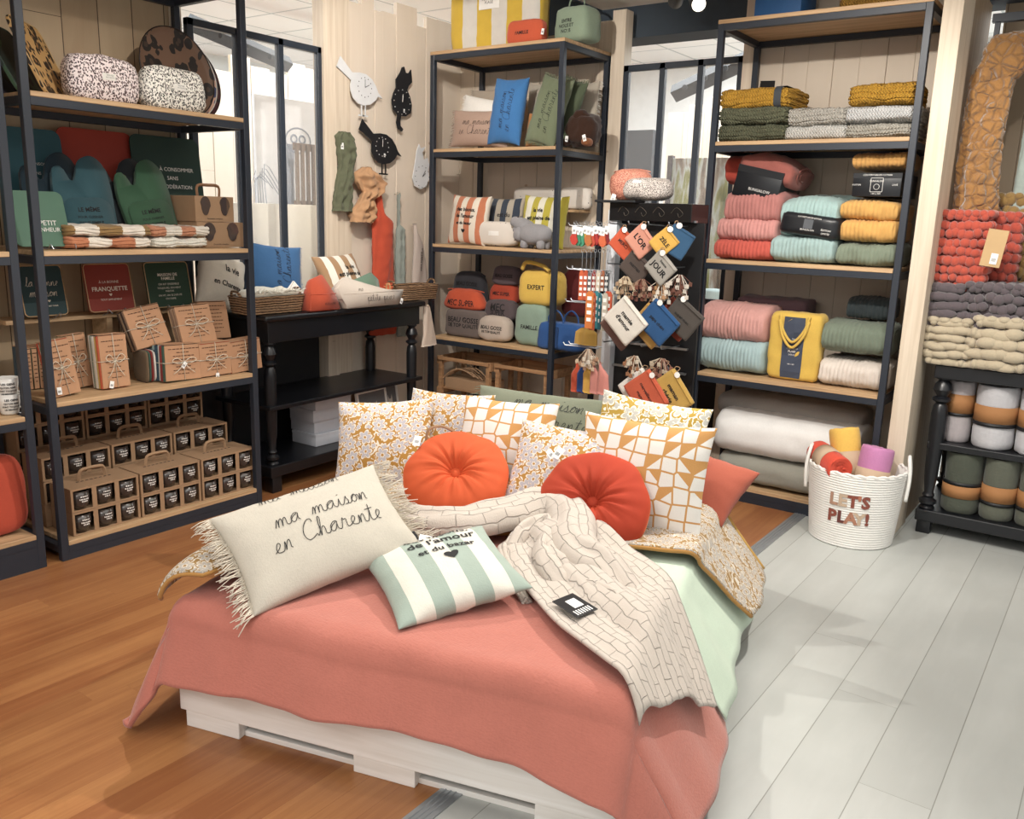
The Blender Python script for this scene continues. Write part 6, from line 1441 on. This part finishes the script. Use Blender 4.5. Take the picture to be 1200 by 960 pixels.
def ck(lb, v, b, d, col, z, nx, nz, seed, rib='ball', r=1.0, x=0):
    L, w, h, rz = F(v, *b, z); return chunky('chenille_throw', lb, 'throw', L+Vector((x, d/2, 0)), w, h, d, cloth(col, 300, .5, .95, .5, wr=1), 0, nx, nz, seed, 'folded chenille throws on the display table', r, rib)
ck('cream ribbed throw rolled at the left on the table top', 4.87, (1084, 374, 1137, 418), .34, 'b0a184', .921, 4, 6, 1, 'bar')
ck('cream ribbed throw with diagonal folds at the right on the table top', 4.86, (1137, 374, 1210, 420), .34, 'b0a184', .921, 5, 5, 2, 'bar')
ck('dark mauve grey ribbed throw lying on the left cream one', 4.89, (1088, 334, 1128, 376), .32, '5a5055', 1.115, 3, 5, 3, 'bar')
ck('dark mauve grey ribbed throw beside the first grey one', 4.89, (1128, 334, 1208, 376), .32, '5a5055', 1.115, 7, 5, 4, 'ball')
ORT = ck('orange red chunky chenille throw with kraft label', 4.92, (1097, 248, 1160, 336), .28, 'b8452c', 1.30, 7, 9, 5, 'ball', 1.05)
ck('orange red chunky chenille throw standing behind the labelled one', 5.05, (1150, 250, 1192, 336), .2, 'b0402a', 1.30, 4, 8, 6, 'ball', 1.05)
ck('mustard chenille throw behind the orange ones', 5.18, (1160, 228, 1215, 320), .2, '8a6a2c', 1.30, 5, 8, 7, 'ball')
bm = BM(); box(bm, -.045, .045, -.001, .001, -.09, .09, .001); o = obj('kraft_label', bm, plain('c3a273', .85), ORT); o.location = on(1, 1165, 291, 4.86)-ORT.location; o.rotation_euler = (0, .12, .0); price_tag(o, (.012, -.004, -.05), .026, 0)
q, _ = soft('folded_throw', .12, .12, .2, cloth('5f93b0', 90, .7), p=3, seed=5); q.location = (-.40, 5.02, 1.30); tag(q, 'light blue throw corner at the right photo edge', 'throw')
bm = BM(); box(bm, -.04, .04, -.02, .02, .0, .03, .012); o = obj('glass_foot', bm, GLASS, None, True); o.location = (-.83, 4.86, 0.0); bpy.data.objects.remove(o)
# hanging throws
FUR, nt, b = newmat('embossed_fur'); v = coords(nt); vo = N(nt, 'TexVoronoi', Scale=19, feature='DISTANCE_TO_EDGE'); nt.links.new(v, vo.inputs['Vector']); n_ = N(nt, 'TexNoise', Scale=90, Detail=3); nt.links.new(v, n_.inputs['Vector'])
q = math_(nt, 'ADD', math_(nt, 'MINIMUM', math_(nt, 'MULTIPLY', vo.outputs['Distance'], 4.0), .7), math_(nt, 'MULTIPLY', n_.outputs['Fac'], .5)); nt.links.new(ramp(nt, q, [(.15, '8a6030'), (.8, 'a2733a')]), b.inputs['Base Color'])
b.inputs['Roughness'].default_value = .95; b.inputs['Sheen Weight'].default_value = .5; bump(nt, b, q, .9, .012)
bm = BM(); tube(bm, [(-.80, 5.15, 2.52), (1.2, 5.15, 2.52)], .012, 8)
for x in (-.77, .5): box(bm, x-.012, x+.012, 5.13, 5.598, 2.508, 2.532, .001); box(bm, x-.012, x+.012, 5.138, 5.162, 2.53, 2.622, .001)
box(bm, -.795, .52, 5.13, 5.17, 2.62, 2.66, .001)
o = obj('garment_rail', bm, BLACK); tag(o, 'black steel rail carrying the hanging fur throws', 'rail')
FT = hang('fur_throw', 'long golden tan fur throw hanging at the right of the stub wall', 'throw', Vector((-.76, 5.16, 2.46)), [(0, .06, .02), (.1, .10, .01), (.4, .10, -.0), (.75, .105, .01), (.78, .09, .0), (1.12, .085, -.01)], FUR, rz=0, depth=.12, seed=2, folds=3, m=90, n=28, lump=.5)
q, _ = soft('knotted_top', .22, .22, .16, FUR, FT, p=2.5, wr=.02, seed=6); q.location = (.06, -.06, -.12)
q, _ = soft('fur_throw', .16, .24, .14, FUR, p=2.5, wr=.02, seed=9, res=(14, 10, 14)); q.location = (-.50, 5.06, 2.30); tag(q, 'small golden fur bundle at the right photo edge', 'throw')
hang('pale_throw', 'pale blue grey throw hanging behind the golden fur throws', 'throw', Vector((-.55, 5.24, 2.35)), [(0, .05, .02), (.1, .06, .02), (.5, .05, .0), (.95, .045, -.02)], cloth('93a19a', 60, .8, wr=1), rz=0, depth=.05, seed=4, folds=5, m=60, lump=.4)
q, _ = soft('blanket_bundle', .5, .3, .2, cloth('6b5a48', 60, .8), p=3, seed=2); bpy.data.objects.remove(q)

# ================================================================ ceiling spotlights
def spotlamp(lb, P, aim):
    rt = root('spotlight', lb, 'spotlight', P, 0, 'black ceiling spotlights')
    d = (Vector(aim)-Vector(P)).normalized(); bm = BM(); tube(bm, [Vector((0, 0, 0)), d*.03, d*.19], [.03, .042, .045], 20); obj('lamp_head', bm, DARK, rt, angle=40)
    bm = BM(); tube(bm, [d*.188, d*.193], .038, 20); obj('lens', bm, emis('fff4e0', 3), rt)
    bm = BM(); tube(bm, [Vector((0, 0, 0)), Vector((0, 0, 2.999-P[2]))], .009, 8); obj('stem', bm, DARK, rt)
P = on(1, 813, -8, 4.9); spotlamp('black ceiling spotlight nearest the dark beam, lit end downwards', P, on(1, 822, 12, 4.7))
P = on(1, 795, -10, 4.9); spotlamp('second black ceiling spotlight left of the lit one', P, on(1, 789, 10, 5.2))
# ================================================================ cushions and throws on the bed
def bedc(label, c, w, h, t, mat, ang, **k):
    psi, lean, ro = ang; o = cushion(label, bed(*c), w, h, t, mat, BA+math.radians(psi), lean, ro, **k); return o
ECRU = cloth('bcb5a5', 300, .8); FLO = floral('b0802f', 'b5b1b8', 'e3dacb', 14); FLO2 = floral('a8843c', 'a8a49e', 'd9d0bf', 20)
GEO, nt, b = newmat('geometric_print'); tc = N(nt, 'TexCoord'); mp = N(nt, 'Mapping'); mp.inputs['Scale'].default_value = (17.5, 1, 17.5); nt.links.new(tc.outputs['Object'], mp.inputs['Vector'])
s_ = N(nt, 'SeparateXYZ'); nt.links.new(mp.outputs['Vector'], s_.inputs[0])
cb = N(nt, 'CombineXYZ'); nt.links.new(s_.outputs['X'], cb.inputs[0]); nt.links.new(s_.outputs['Z'], cb.inputs[1])
vo = N(nt, 'TexVoronoi', feature='DISTANCE_TO_EDGE', Scale=1.0, Randomness=.24, voronoi_dimensions='2D'); nt.links.new(cb.outputs[0], vo.inputs['Vector'])
vc = N(nt, 'TexVoronoi', Scale=1.0, Randomness=.24, voronoi_dimensions='2D'); nt.links.new(cb.outputs[0], vc.inputs['Vector'])
# every third cell is cut by a diagonal, giving triangles of mustard
vs_ = N(nt, 'VectorMath', operation='SUBTRACT'); nt.links.new(cb.outputs[0], vs_.inputs[0]); nt.links.new(vc.outputs['Position'], vs_.inputs[1])
s2 = N(nt, 'SeparateXYZ'); nt.links.new(vs_.outputs[0], s2.inputs[0]); s3 = N(nt, 'SeparateXYZ'); nt.links.new(vc.outputs['Color'], s3.inputs[0])
diag = math_(nt, 'ADD', math_(nt, 'MULTIPLY', s2.outputs['X'], math_(nt, 'SIGN', math_(nt, 'SUBTRACT', s3.outputs['Y'], .5))), s2.outputs['Y'])
cutm = math_(nt, 'MULTIPLY', math_(nt, 'GREATER_THAN', diag, .02), math_(nt, 'GREATER_THAN', s3.outputs['X'], .62))
wht = math_(nt, 'MULTIPLY', math_(nt, 'GREATER_THAN', vo.outputs['Distance'], .06), math_(nt, 'SUBTRACT', 1.0, cutm))
nt.links.new(mix(nt, wht, 'c99350', 'e4e0d9'), b.inputs['Base Color']); b.inputs['Roughness'].default_value = .95
n2 = N(nt, 'TexNoise', Scale=220, Detail=2); nt.links.new(tc.outputs['Object'], n2.inputs['Vector']); bump(nt, b, math_(nt, 'ADD', math_(nt, 'MULTIPLY', wht, 1.5), n2.outputs['Fac']), .4, .002)
g = 'handwriting cushions on the bed'
# rear row
bedc('sage green long cushion with handwriting at the very back of the bed', (.60, 1.64, .69), .62, .32, .16, cloth('6f7560', 300, .35), (2, 34, 2), script=[('ma maison', .06, .06, .034), ('en Charente', .07, -.03, .034)], fr='L', fl=.03, fn=24, seed=1)
bedc('mustard floral cushion at the back right behind the big geometric cushion', (1.13, 1.50, .665), .47, .46, .13, floral('b0902c', 'b9b8b0', 'efe9dc', 11), (0, 24, 5), seed=2)
bedc('mustard floral cushion at the back left of the bed', (.22, 1.50, .62), .43, .43, .16, FLO, (-6, 22, -2), seed=3)
bedc('white and mustard geometric cushion between the floral ones', (.565, 1.34, .655), .42, .42, .15, GEO, (3, 26, 0), seed=4)
bedc('mustard floral cushion at the left end behind the orange round one', (-.0, 1.33, .60), .44, .42, .18, FLO, (12, 30, -6), seed=5)
o = bedc('mustard floral cushion in the centre between the round ones', (.895, 1.20, .62), .50, .40, .17, FLO, (4, 38, 4), seed=6)
o = bedc('large white and mustard geometric cushion leaning at the right', (1.17, 1.24, .635), .53, .45, .18, GEO, (-6, 16, 0), seed=7)
bm = BM(); box(bm, .215, .222, -.01, .01, .02, .07); obj('woven_label', bm, plain('6b3a24', .8), o)
o = bedc('terracotta cushion at the rear right corner of the bed', (1.34, 1.66, .505), .40, .33, .15, cloth('a04a32', 300, .35), (-12, 58, 10), seed=8); fringe(o, .38, .31, cloth('a04a32', 300, .35), .008, 'LRTB', 40, .0014, 3)
# round cushions
def roundc(label, c, r, t, mat, ang, tagside=-1):
    n, m = 96, 20; vs = []; fs = []; rt_ = None
    def P(rr, a, s):
        q = rr; dome = max(0, 1-q**2.6)**.5; dim = math.exp(-(q/.20)**2)*.86
        rad = math.sin(a*13+1.3*math.sin(a*3))*.5+math.sin(a*29+2)*.25
        pl = .012*rad*math.exp(-((q-.34)/.30)**2)+.003*math.sin(a*21)*q**3
        edge = 1+.015*math.sin(a*5+c[0]*9)+.012*math.sin(a*9)
        return Vector((r*q*math.cos(a)*edge, s*(t/2*dome*(1-dim)+pl*dome+.004), r*q*math.sin(a)*edge))
    idx = {}
    for s in (-1, 1):
        for j in range(m+1):
            for i in range(n):
                if s == 1 and j == m: idx[(s, j, i)] = idx[(-1, j, i)]; continue
                idx[(s, j, i)] = len(vs); p = P(max(.02, math.sin(PI/2*j/m)), 2*PI*i/n, s)
                if j == m: p.y = 0
                vs.append(p)
        for j in range(m):
            for i in range(n):
                q = (idx[(s, j, i)], idx[(s, j+1, i)], idx[(s, j+1, (i+1) % n)], idx[(s, j, (i+1) % n)]); fs.append(q if s > 0 else q[::-1])
        fs.append(tuple(idx[(s, 0, i)] for i in range(n)))
    o = mesh('round_cushion', vs, fs, mat, None, True); psi, lean, ro = ang; setp(o, bed(*c), BA+math.radians(psi), lean, ro); tag(o, label, 'cushion', 'round orange velvet cushions')
    bm = BM(); lathe(bm, [(.001, .016), (.012, .014), (.022, .008), (.025, 0), (.02, -.006)], 24, cap=False); bmesh.ops.rotate(bm, verts=bm.verts, cent=(0, 0, 0), matrix=Matrix.Rotation(PI/2, 3, 'X')); bmesh.ops.translate(bm, verts=bm.verts, vec=(0, -.022, 0)); obj('button', bm, mat, o, True)
    return o
def velvet(col):
    m, nt, b = newmat('velvet'); b.inputs['Base Color'].default_value = lin(col); b.inputs['Roughness'].default_value = .75; b.inputs['Sheen Weight'].default_value = .7; b.inputs['Sheen Roughness'].default_value = .35; b.inputs['Sheen Tint'].default_value = lin('f08a50'); b.inputs['Specular IOR Level'].default_value = .2
    v = coords(nt); n_ = N(nt, 'TexNoise', Scale=7, Detail=4, Distortion=1); nt.links.new(v, n_.inputs['Vector']); c = lin(col); nt.links.new(mix(nt, n_.outputs['Fac'], tuple(x*.8 for x in c[:3])+(1,), tuple(min(1, x*1.2) for x in c[:3])+(1,)), b.inputs['Base Color']); bump(nt, b, n_.outputs['Fac'], .25, .006); return m
o1 = roundc('bright orange round velvet cushion with central button, left one', (.47, 1.06, .59), .21, .15, velvet('cc5426'), (16, 50, 0))
o2 = roundc('red orange round velvet cushion with central button, right one', (1.035, 1.05, .56), .212, .16, velvet('ad391f'), (6, 40, 0))
bm = BM(); tube(bm, spline([(-.14, -.02, .155), (-.13, -.05, .19), (-.08, -.04, .215), (-.02, -.02, .20)], 4), .006, 5); obj('kraft_tag', bm, KRAFT, o1)
price_tag(o1, (-.17, -.05, .13), .024, .1); price_tag(o2, (-.155, -.05, .175), .024, .5); price_tag(o2, (-.185, -.045, .17), .02, -.7)
# long ecru cushion
o = bedc('long ecru fringed cushion with handwriting across the left of the bed', (.325, .30, .588), .575, .38, .15, ECRU, (39, 54.7, -18), seed=10, script=[('ma maison', .03, .03, .034), ('en Charente', .02, -.055, .034), ('ma maison', .0, .15, .028)], fr='LR', fl=.06, fn=110, tmat=cloth('cfc4b0', 300, .3), group=g, wr=.003)
bm = BM(); box(bm, .265, .283, -.012, -.004, -.155, -.12); obj('woven_label', bm, INK, o); price_tag(o, (.30, -.02, -.17), .024, -.9)
# striped cushion
o = bedc('sage and white striped cushion printed des bisous at the foot of the bed', (.75, .34, .515), .42, .41, .13, striped('9fb0a4', 'e0ddd0', 7, .43), (-6, 78, -50), seed=11, text=[("des bisous,", .03, .165, .05, .0008), ("de l'amour", .03, .105, .054, .0008), ("et du bazar", .03, .045, .043, .0007)], hearts=[(.03, -.01, .05)], p=.45)

# floral coverlet under the cushions, hanging over the right side
FLC = floral('96743c', 'aaa39a', 'cfc6b6', 17, 'XY')
def cov_edge(a):
    pts = [(-.30, .30), (-.06, -.03), (.10, .02), (.3, .62), (.5, .80), (.8, .88), (1.2, .93), (1.40, .96), (1.6, 1.08), (1.9, 1.22)]
    for (x0, y0), (x1, y1) in zip(pts, pts[1:]):
        if a <= x1: return y0+(y1-y0)*max(0, (a-x0)/(x1-x0))
    return pts[-1][1]
def ccut(a, b, u, v): e = cov_edge(a); return a, e+(1.66-e)*v
cv = drape('floral_coverlet', FLC, -.07, None, None, 1.66, BH+.05, .03, .06, (.0, .37), (0, 0), 90, 60, .0, 8, 1.05, .012, cut=ccut, th=.010, zmin=.05, flL=.3, bumpf=lambda a, b: .075*math.exp(-((a-.02)/.22)**2-((b-.15)/.3)**2)); tag(cv, 'mustard floral coverlet spread under the cushions and hanging down on the right', 'coverlet')
hem = [Vector(v.co) for v in cv.data.vertices[:91]]
bm = BM(); tube(bm, [p+Vector((0, 0, -.001)) for p in hem], .008, 6); obj('hem', bm, cloth('b07c2a', 300, .3), cv, True)
bm = BM(); tube(bm, [Vector(v.co)+Vector((.004, .006, 0)) for v in cv.data.vertices[-22:]], .013, 6); obj('hem', bm, cloth('b3882a', 300, .3), cv, True)

# quilted ecru throw ---------------------------------------------------------
QM, nt, b = newmat('quilted_ecru'); v = coords(nt, src='UV')
br_t = N(nt, 'TexBrick', Scale=1.0, offset=.5); br_t.inputs['Mortar Size'].default_value = .035; br_t.inputs['Mortar Smooth'].default_value = 1; br_t.inputs['Brick Width'].default_value = 1.4; br_t.inputs['Row Height'].default_value = .55
nzz = N(nt, 'TexNoise', Scale=.8, Detail=2); nt.links.new(v, nzz.inputs['Vector']); va = N(nt, 'VectorMath', operation='MULTIPLY_ADD'); va.inputs[1].default_value = (.5, .5, 0); nt.links.new(nzz.outputs['Color'], va.inputs[0]); nt.links.new(v, va.inputs[2]); nt.links.new(va.outputs[0], br_t.inputs['Vector'])
nt.links.new(mix(nt, br_t.outputs['Fac'], 'c2b7ab', 'aea398'), b.inputs['Base Color']); b.inputs['Roughness'].default_value = .95; b.inputs['Sheen Weight'].default_value = .2
tb2 = N(nt, 'TexNoise', Scale=14, Detail=3); nt.links.new(v, tb2.inputs['Vector']); bump(nt, b, math_(nt, 'SUBTRACT', math_(nt, 'MULTIPLY', tb2.outputs['Fac'], .4), br_t.outputs['Fac']), .8, .006)
def ribbon(path, wid, hump, bm, uvs, k=8, nw=18, seed=0, base=None, th=.0):
    """strip of quilt along path (s,t,z): cross direction horizontal, with rounded humps"""
    P = spline([Vector(p) for p in path], k); W = spline([Vector((w_, 0, 0)) for w_ in wid], k); rows = []; L = 0
    for i, p in enumerate(P):
        t = P[min(i+1, len(P)-1)]-P[max(i-1, 0)]; t.z = 0; t.normalize(); nrm = Vector((t.y, -t.x, 0)); row = []
        if i: L += (P[i]-P[i-1]).length
        for j in range(nw+1):
            q = 2*j/nw-1; w_ = W[i].x/2
            e_ = min(1, (len(P)-1-i)/(k*1.2), (i+2)/k); z = p.z - .02*(1-e_) + e_*hump*math.sqrt(max(0, 1-q*q)) + .012*noise.noise(Vector((L*9+seed, q*2.2, seed)))+.008*math.sin(q*7+L*6+seed)*(1-abs(q))
            c = Vector((p.x, p.y, 0))+nrm*(q*w_*(1+.06*noise.noise(Vector((L*7, seed, 1)))))
            row.append((bm.verts.new(bed(c.x, c.y, z)), (L*17, q*w_*17)))
        rows.append(row)
    lay = bm.loops.layers.uv.verify()
    for i in range(len(rows)-1):
        for j in range(nw):
            a = [rows[i][j], rows[i][j+1], rows[i+1][j+1], rows[i+1][j]]; f = bm.faces.new([x[0] for x in a])
            for lp, x in zip(f.loops, a): lp[lay].uv = x[1]
def sheetpatch(corners, bm, nu=36, nv=26, fn=None, seed=0):
    """bilinear patch given by 4 edge curves as functions of (u,v) -> (s,t); height from fn"""
    lay = bm.loops.layers.uv.verify(); G = []
    (a, b_, c, d) = [spline([Vector((x, y, 0)) for x, y in e], 8) for e in corners]
    def at(E, u): x = u*(len(E)-1); i = min(int(x), len(E)-2); return E[i].lerp(E[i+1], x-i)
    for i in range(nu+1):
        u = i/nu; row = []
        for j in range(nv+1):
            v_ = j/nv; p = at(a, u).lerp(at(b_, u), v_)
            z = fn(p.x, p.y, u, v_); row.append((bm.verts.new(bed(p.x, p.y, z)), (u*20, v_*8)))
        G.append(row)
    for i in range(nu):
        for j in range(nv):
            q = [G[i][j], G[i][j+1], G[i+1][j+1], G[i+1][j]]; f = bm.faces.new([x[0] for x in q])
            for lp, x in zip(f.loops, q): lp[lay].uv = x[1]
bm = BM(); zb = BH+.062
def top_z(s, t):
    # height of the duvet surface below a point, falling away past the bed edges
    z = zb
    for o, k in ((s-(BW-.05), 1.25), (.05-t, 3.0)):
        if o > 0: z -= (.065-math.sqrt(max(0, .065**2-o*o)) if o < .05 else .024+(o-.05)*k)
    return max(.08, z)
def hz(s, t, u, v_):
    z = top_z(s, t)+.006*noise.noise(Vector((s*9, t*9, 2)))+.004
    fold = max(0, math.sin((v_-.30)*7.5+.5*math.sin(u*4)))*(v_ > .30)
    z += .050*fold*(1-.45*u)+.014*abs(math.sin(v_*13+u*3))*(1-u*.5)
    z += .05*math.exp(-((u-.12)/.12)**2)*v_
    return z
left = [(.80, .72), (.90, .53), (1.04, .34), (1.17, .20), (1.31, .09), (1.45, -.01)]
right = [(1.02, .96), (1.14, .92), (1.28, .80), (1.42, .64), (1.53, .50), (1.60, .38)]
sheetpatch([left, right, left, right], bm, 44, 40, hz)
ribbon([(.34, .76, zb+.01), (.48, .72, zb+.015), (.62, .76, zb+.02), (.74, .88, zb+.03), (.84, 1.0, zb+.045), (.93, 1.0, zb+.05), (1.0, .90, zb+.04), (1.04, .76, zb+.03), (1.10, .66, zb+.02), (1.22, .58, zb+.01), (1.34, .48, zb+.0)], [.14, .18, .19, .19, .19, .18, .17, .17, .17, .16, .13], .075, bm, None, seed=1)
ribbon([(.84, .66, zb), (.85, .78, zb+.01), (.88, .88, zb+.02), (.93, .88, zb+.025), (.96, .76, zb+.015), (.99, .64, zb+.01), (1.06, .54, zb+.01), (1.16, .46, zb)], [.05, .06, .07, .08, .09, .10, .12, .10], .05, bm, None, seed=2)
ribbon([(.80, .74, zb+.005), (.84, .62, zb), (.92, .48, zb), (1.02, .36, zb)], [.035, .04, .04, .03], .022, bm, None, seed=3)
ribbon([(1.12, .50, zb+.01), (1.24, .44, zb+.015), (1.34, .34, zb+.005), (1.40, .22, zb-.0)], [.05, .08, .09, .07], .03, bm, None, seed=5)
th = obj('quilted_throw', bm, QM, None, True); md = th.modifiers.new('thickness', 'SOLIDIFY'); md.thickness = .009; md.offset = 0
tag(th, 'ecru quilted cotton throw twisted across the middle of the bed', 'throw')
bm = BM(); box(bm, -.055, .055, -.04, .04, -.0015, .0015, .0006); lb = obj('care_card', bm, plain('1c1d20', .35), None); lb.location = bed(1.185, .30, zb+.03); lb.rotation_euler = (math.radians(4), math.radians(4), BA-.55); tag(lb, 'black glossy info card with white sticker lying on the quilted throw', 'card')
bm = BM(); box(bm, -.03, .015, -.012, .022, .002, .0026); obj('sticker', bm, PRICE, lb)
bm = BM()
for i in range(7): box(bm, .024, .048, -.03+i*.009, -.026+i*.009, .002, .0024)
obj('lettering', bm, PRICE, lb)
# ================================================================ light
w = bpy.data.worlds.new('world'); SC.world = w; w.use_nodes = True
w.node_tree.nodes['Background'].inputs['Color'].default_value = (1, .98, .95, 1); w.node_tree.nodes['Background'].inputs['Strength'].default_value = .72
def area(x, y, z, sx, sy, p, col=(1, .98, .95)):
    l = bpy.data.lights.new('overhead_fill_light', 'AREA'); l.shape = 'RECTANGLE'; l.size = sx; l.size_y = sy; l.energy = p; l.color = col
    o = bpy.data.objects.new('overhead_fill_light', l); COL.objects.link(o); o.location = (x, y, z); return o
def spot(p, q, e, ang=55, r=.03, col=(1, .94, .86), blend=.5):
    l = bpy.data.lights.new('track_spot_light', 'SPOT'); l.energy = e; l.spot_size = math.radians(ang); l.shadow_soft_size = r; l.color = col; l.spot_blend = blend
    o = bpy.data.objects.new('track_spot_light', l); COL.objects.link(o); o.location = p
    o.rotation_euler = (Vector(q)-Vector(p)).to_track_quat('-Z', 'Y').to_euler(); return o
area(-1, 1.6, 2.97, 2.2, 4, 45)
area(1.5, 2.5, 2.97, 2, 3, 25)
area(-1.6, -1.6, 2.9, 2.5, 1.5, 70)  # unseen fill added behind the camera to brighten the foot of the bed
area(-6.6, 5, 3.27, 2.5, 5, 240, (.92, .98, 1))
area(-2, 7.6, 3.27, 4, 2, 200, (.95, .99, 1))
spot((-.7, 4.2, 2.95), (-2.3, 1.6, 0), 260, 70, .02)
spot((-3.15, 3.0, 2.95), (-1.0, 2.3, 0), 150, 75, .02)
spot((-2.2, 1.0, 2.95), (-1.9, 2.6, .4), 30, 80)
spot((-2.6, 2.6, 2.95), (-3.9, 5.0, 1.6), 170, 80)
spot((-1.2, 2.6, 2.95), (-1.5, 5.0, 1.1), 190, 75)
spot((-2.4, 2.2, 2.95), (-4.2, 2.6, .9), 60, 80)
spot((-.4, 3.2, 2.95), (-.5, 5.0, .6), 70, 80)
spot((-3.0, 3.4, 2.95), (-4.4, 4.5, 1.9), 40, 80, .02)
SC.view_settings.view_transform = 'Standard'; SC.view_settings.look = 'None'; SC.view_settings.gamma = 1; SC.view_settings.exposure = .1
SC.view_settings.use_curve_mapping = False
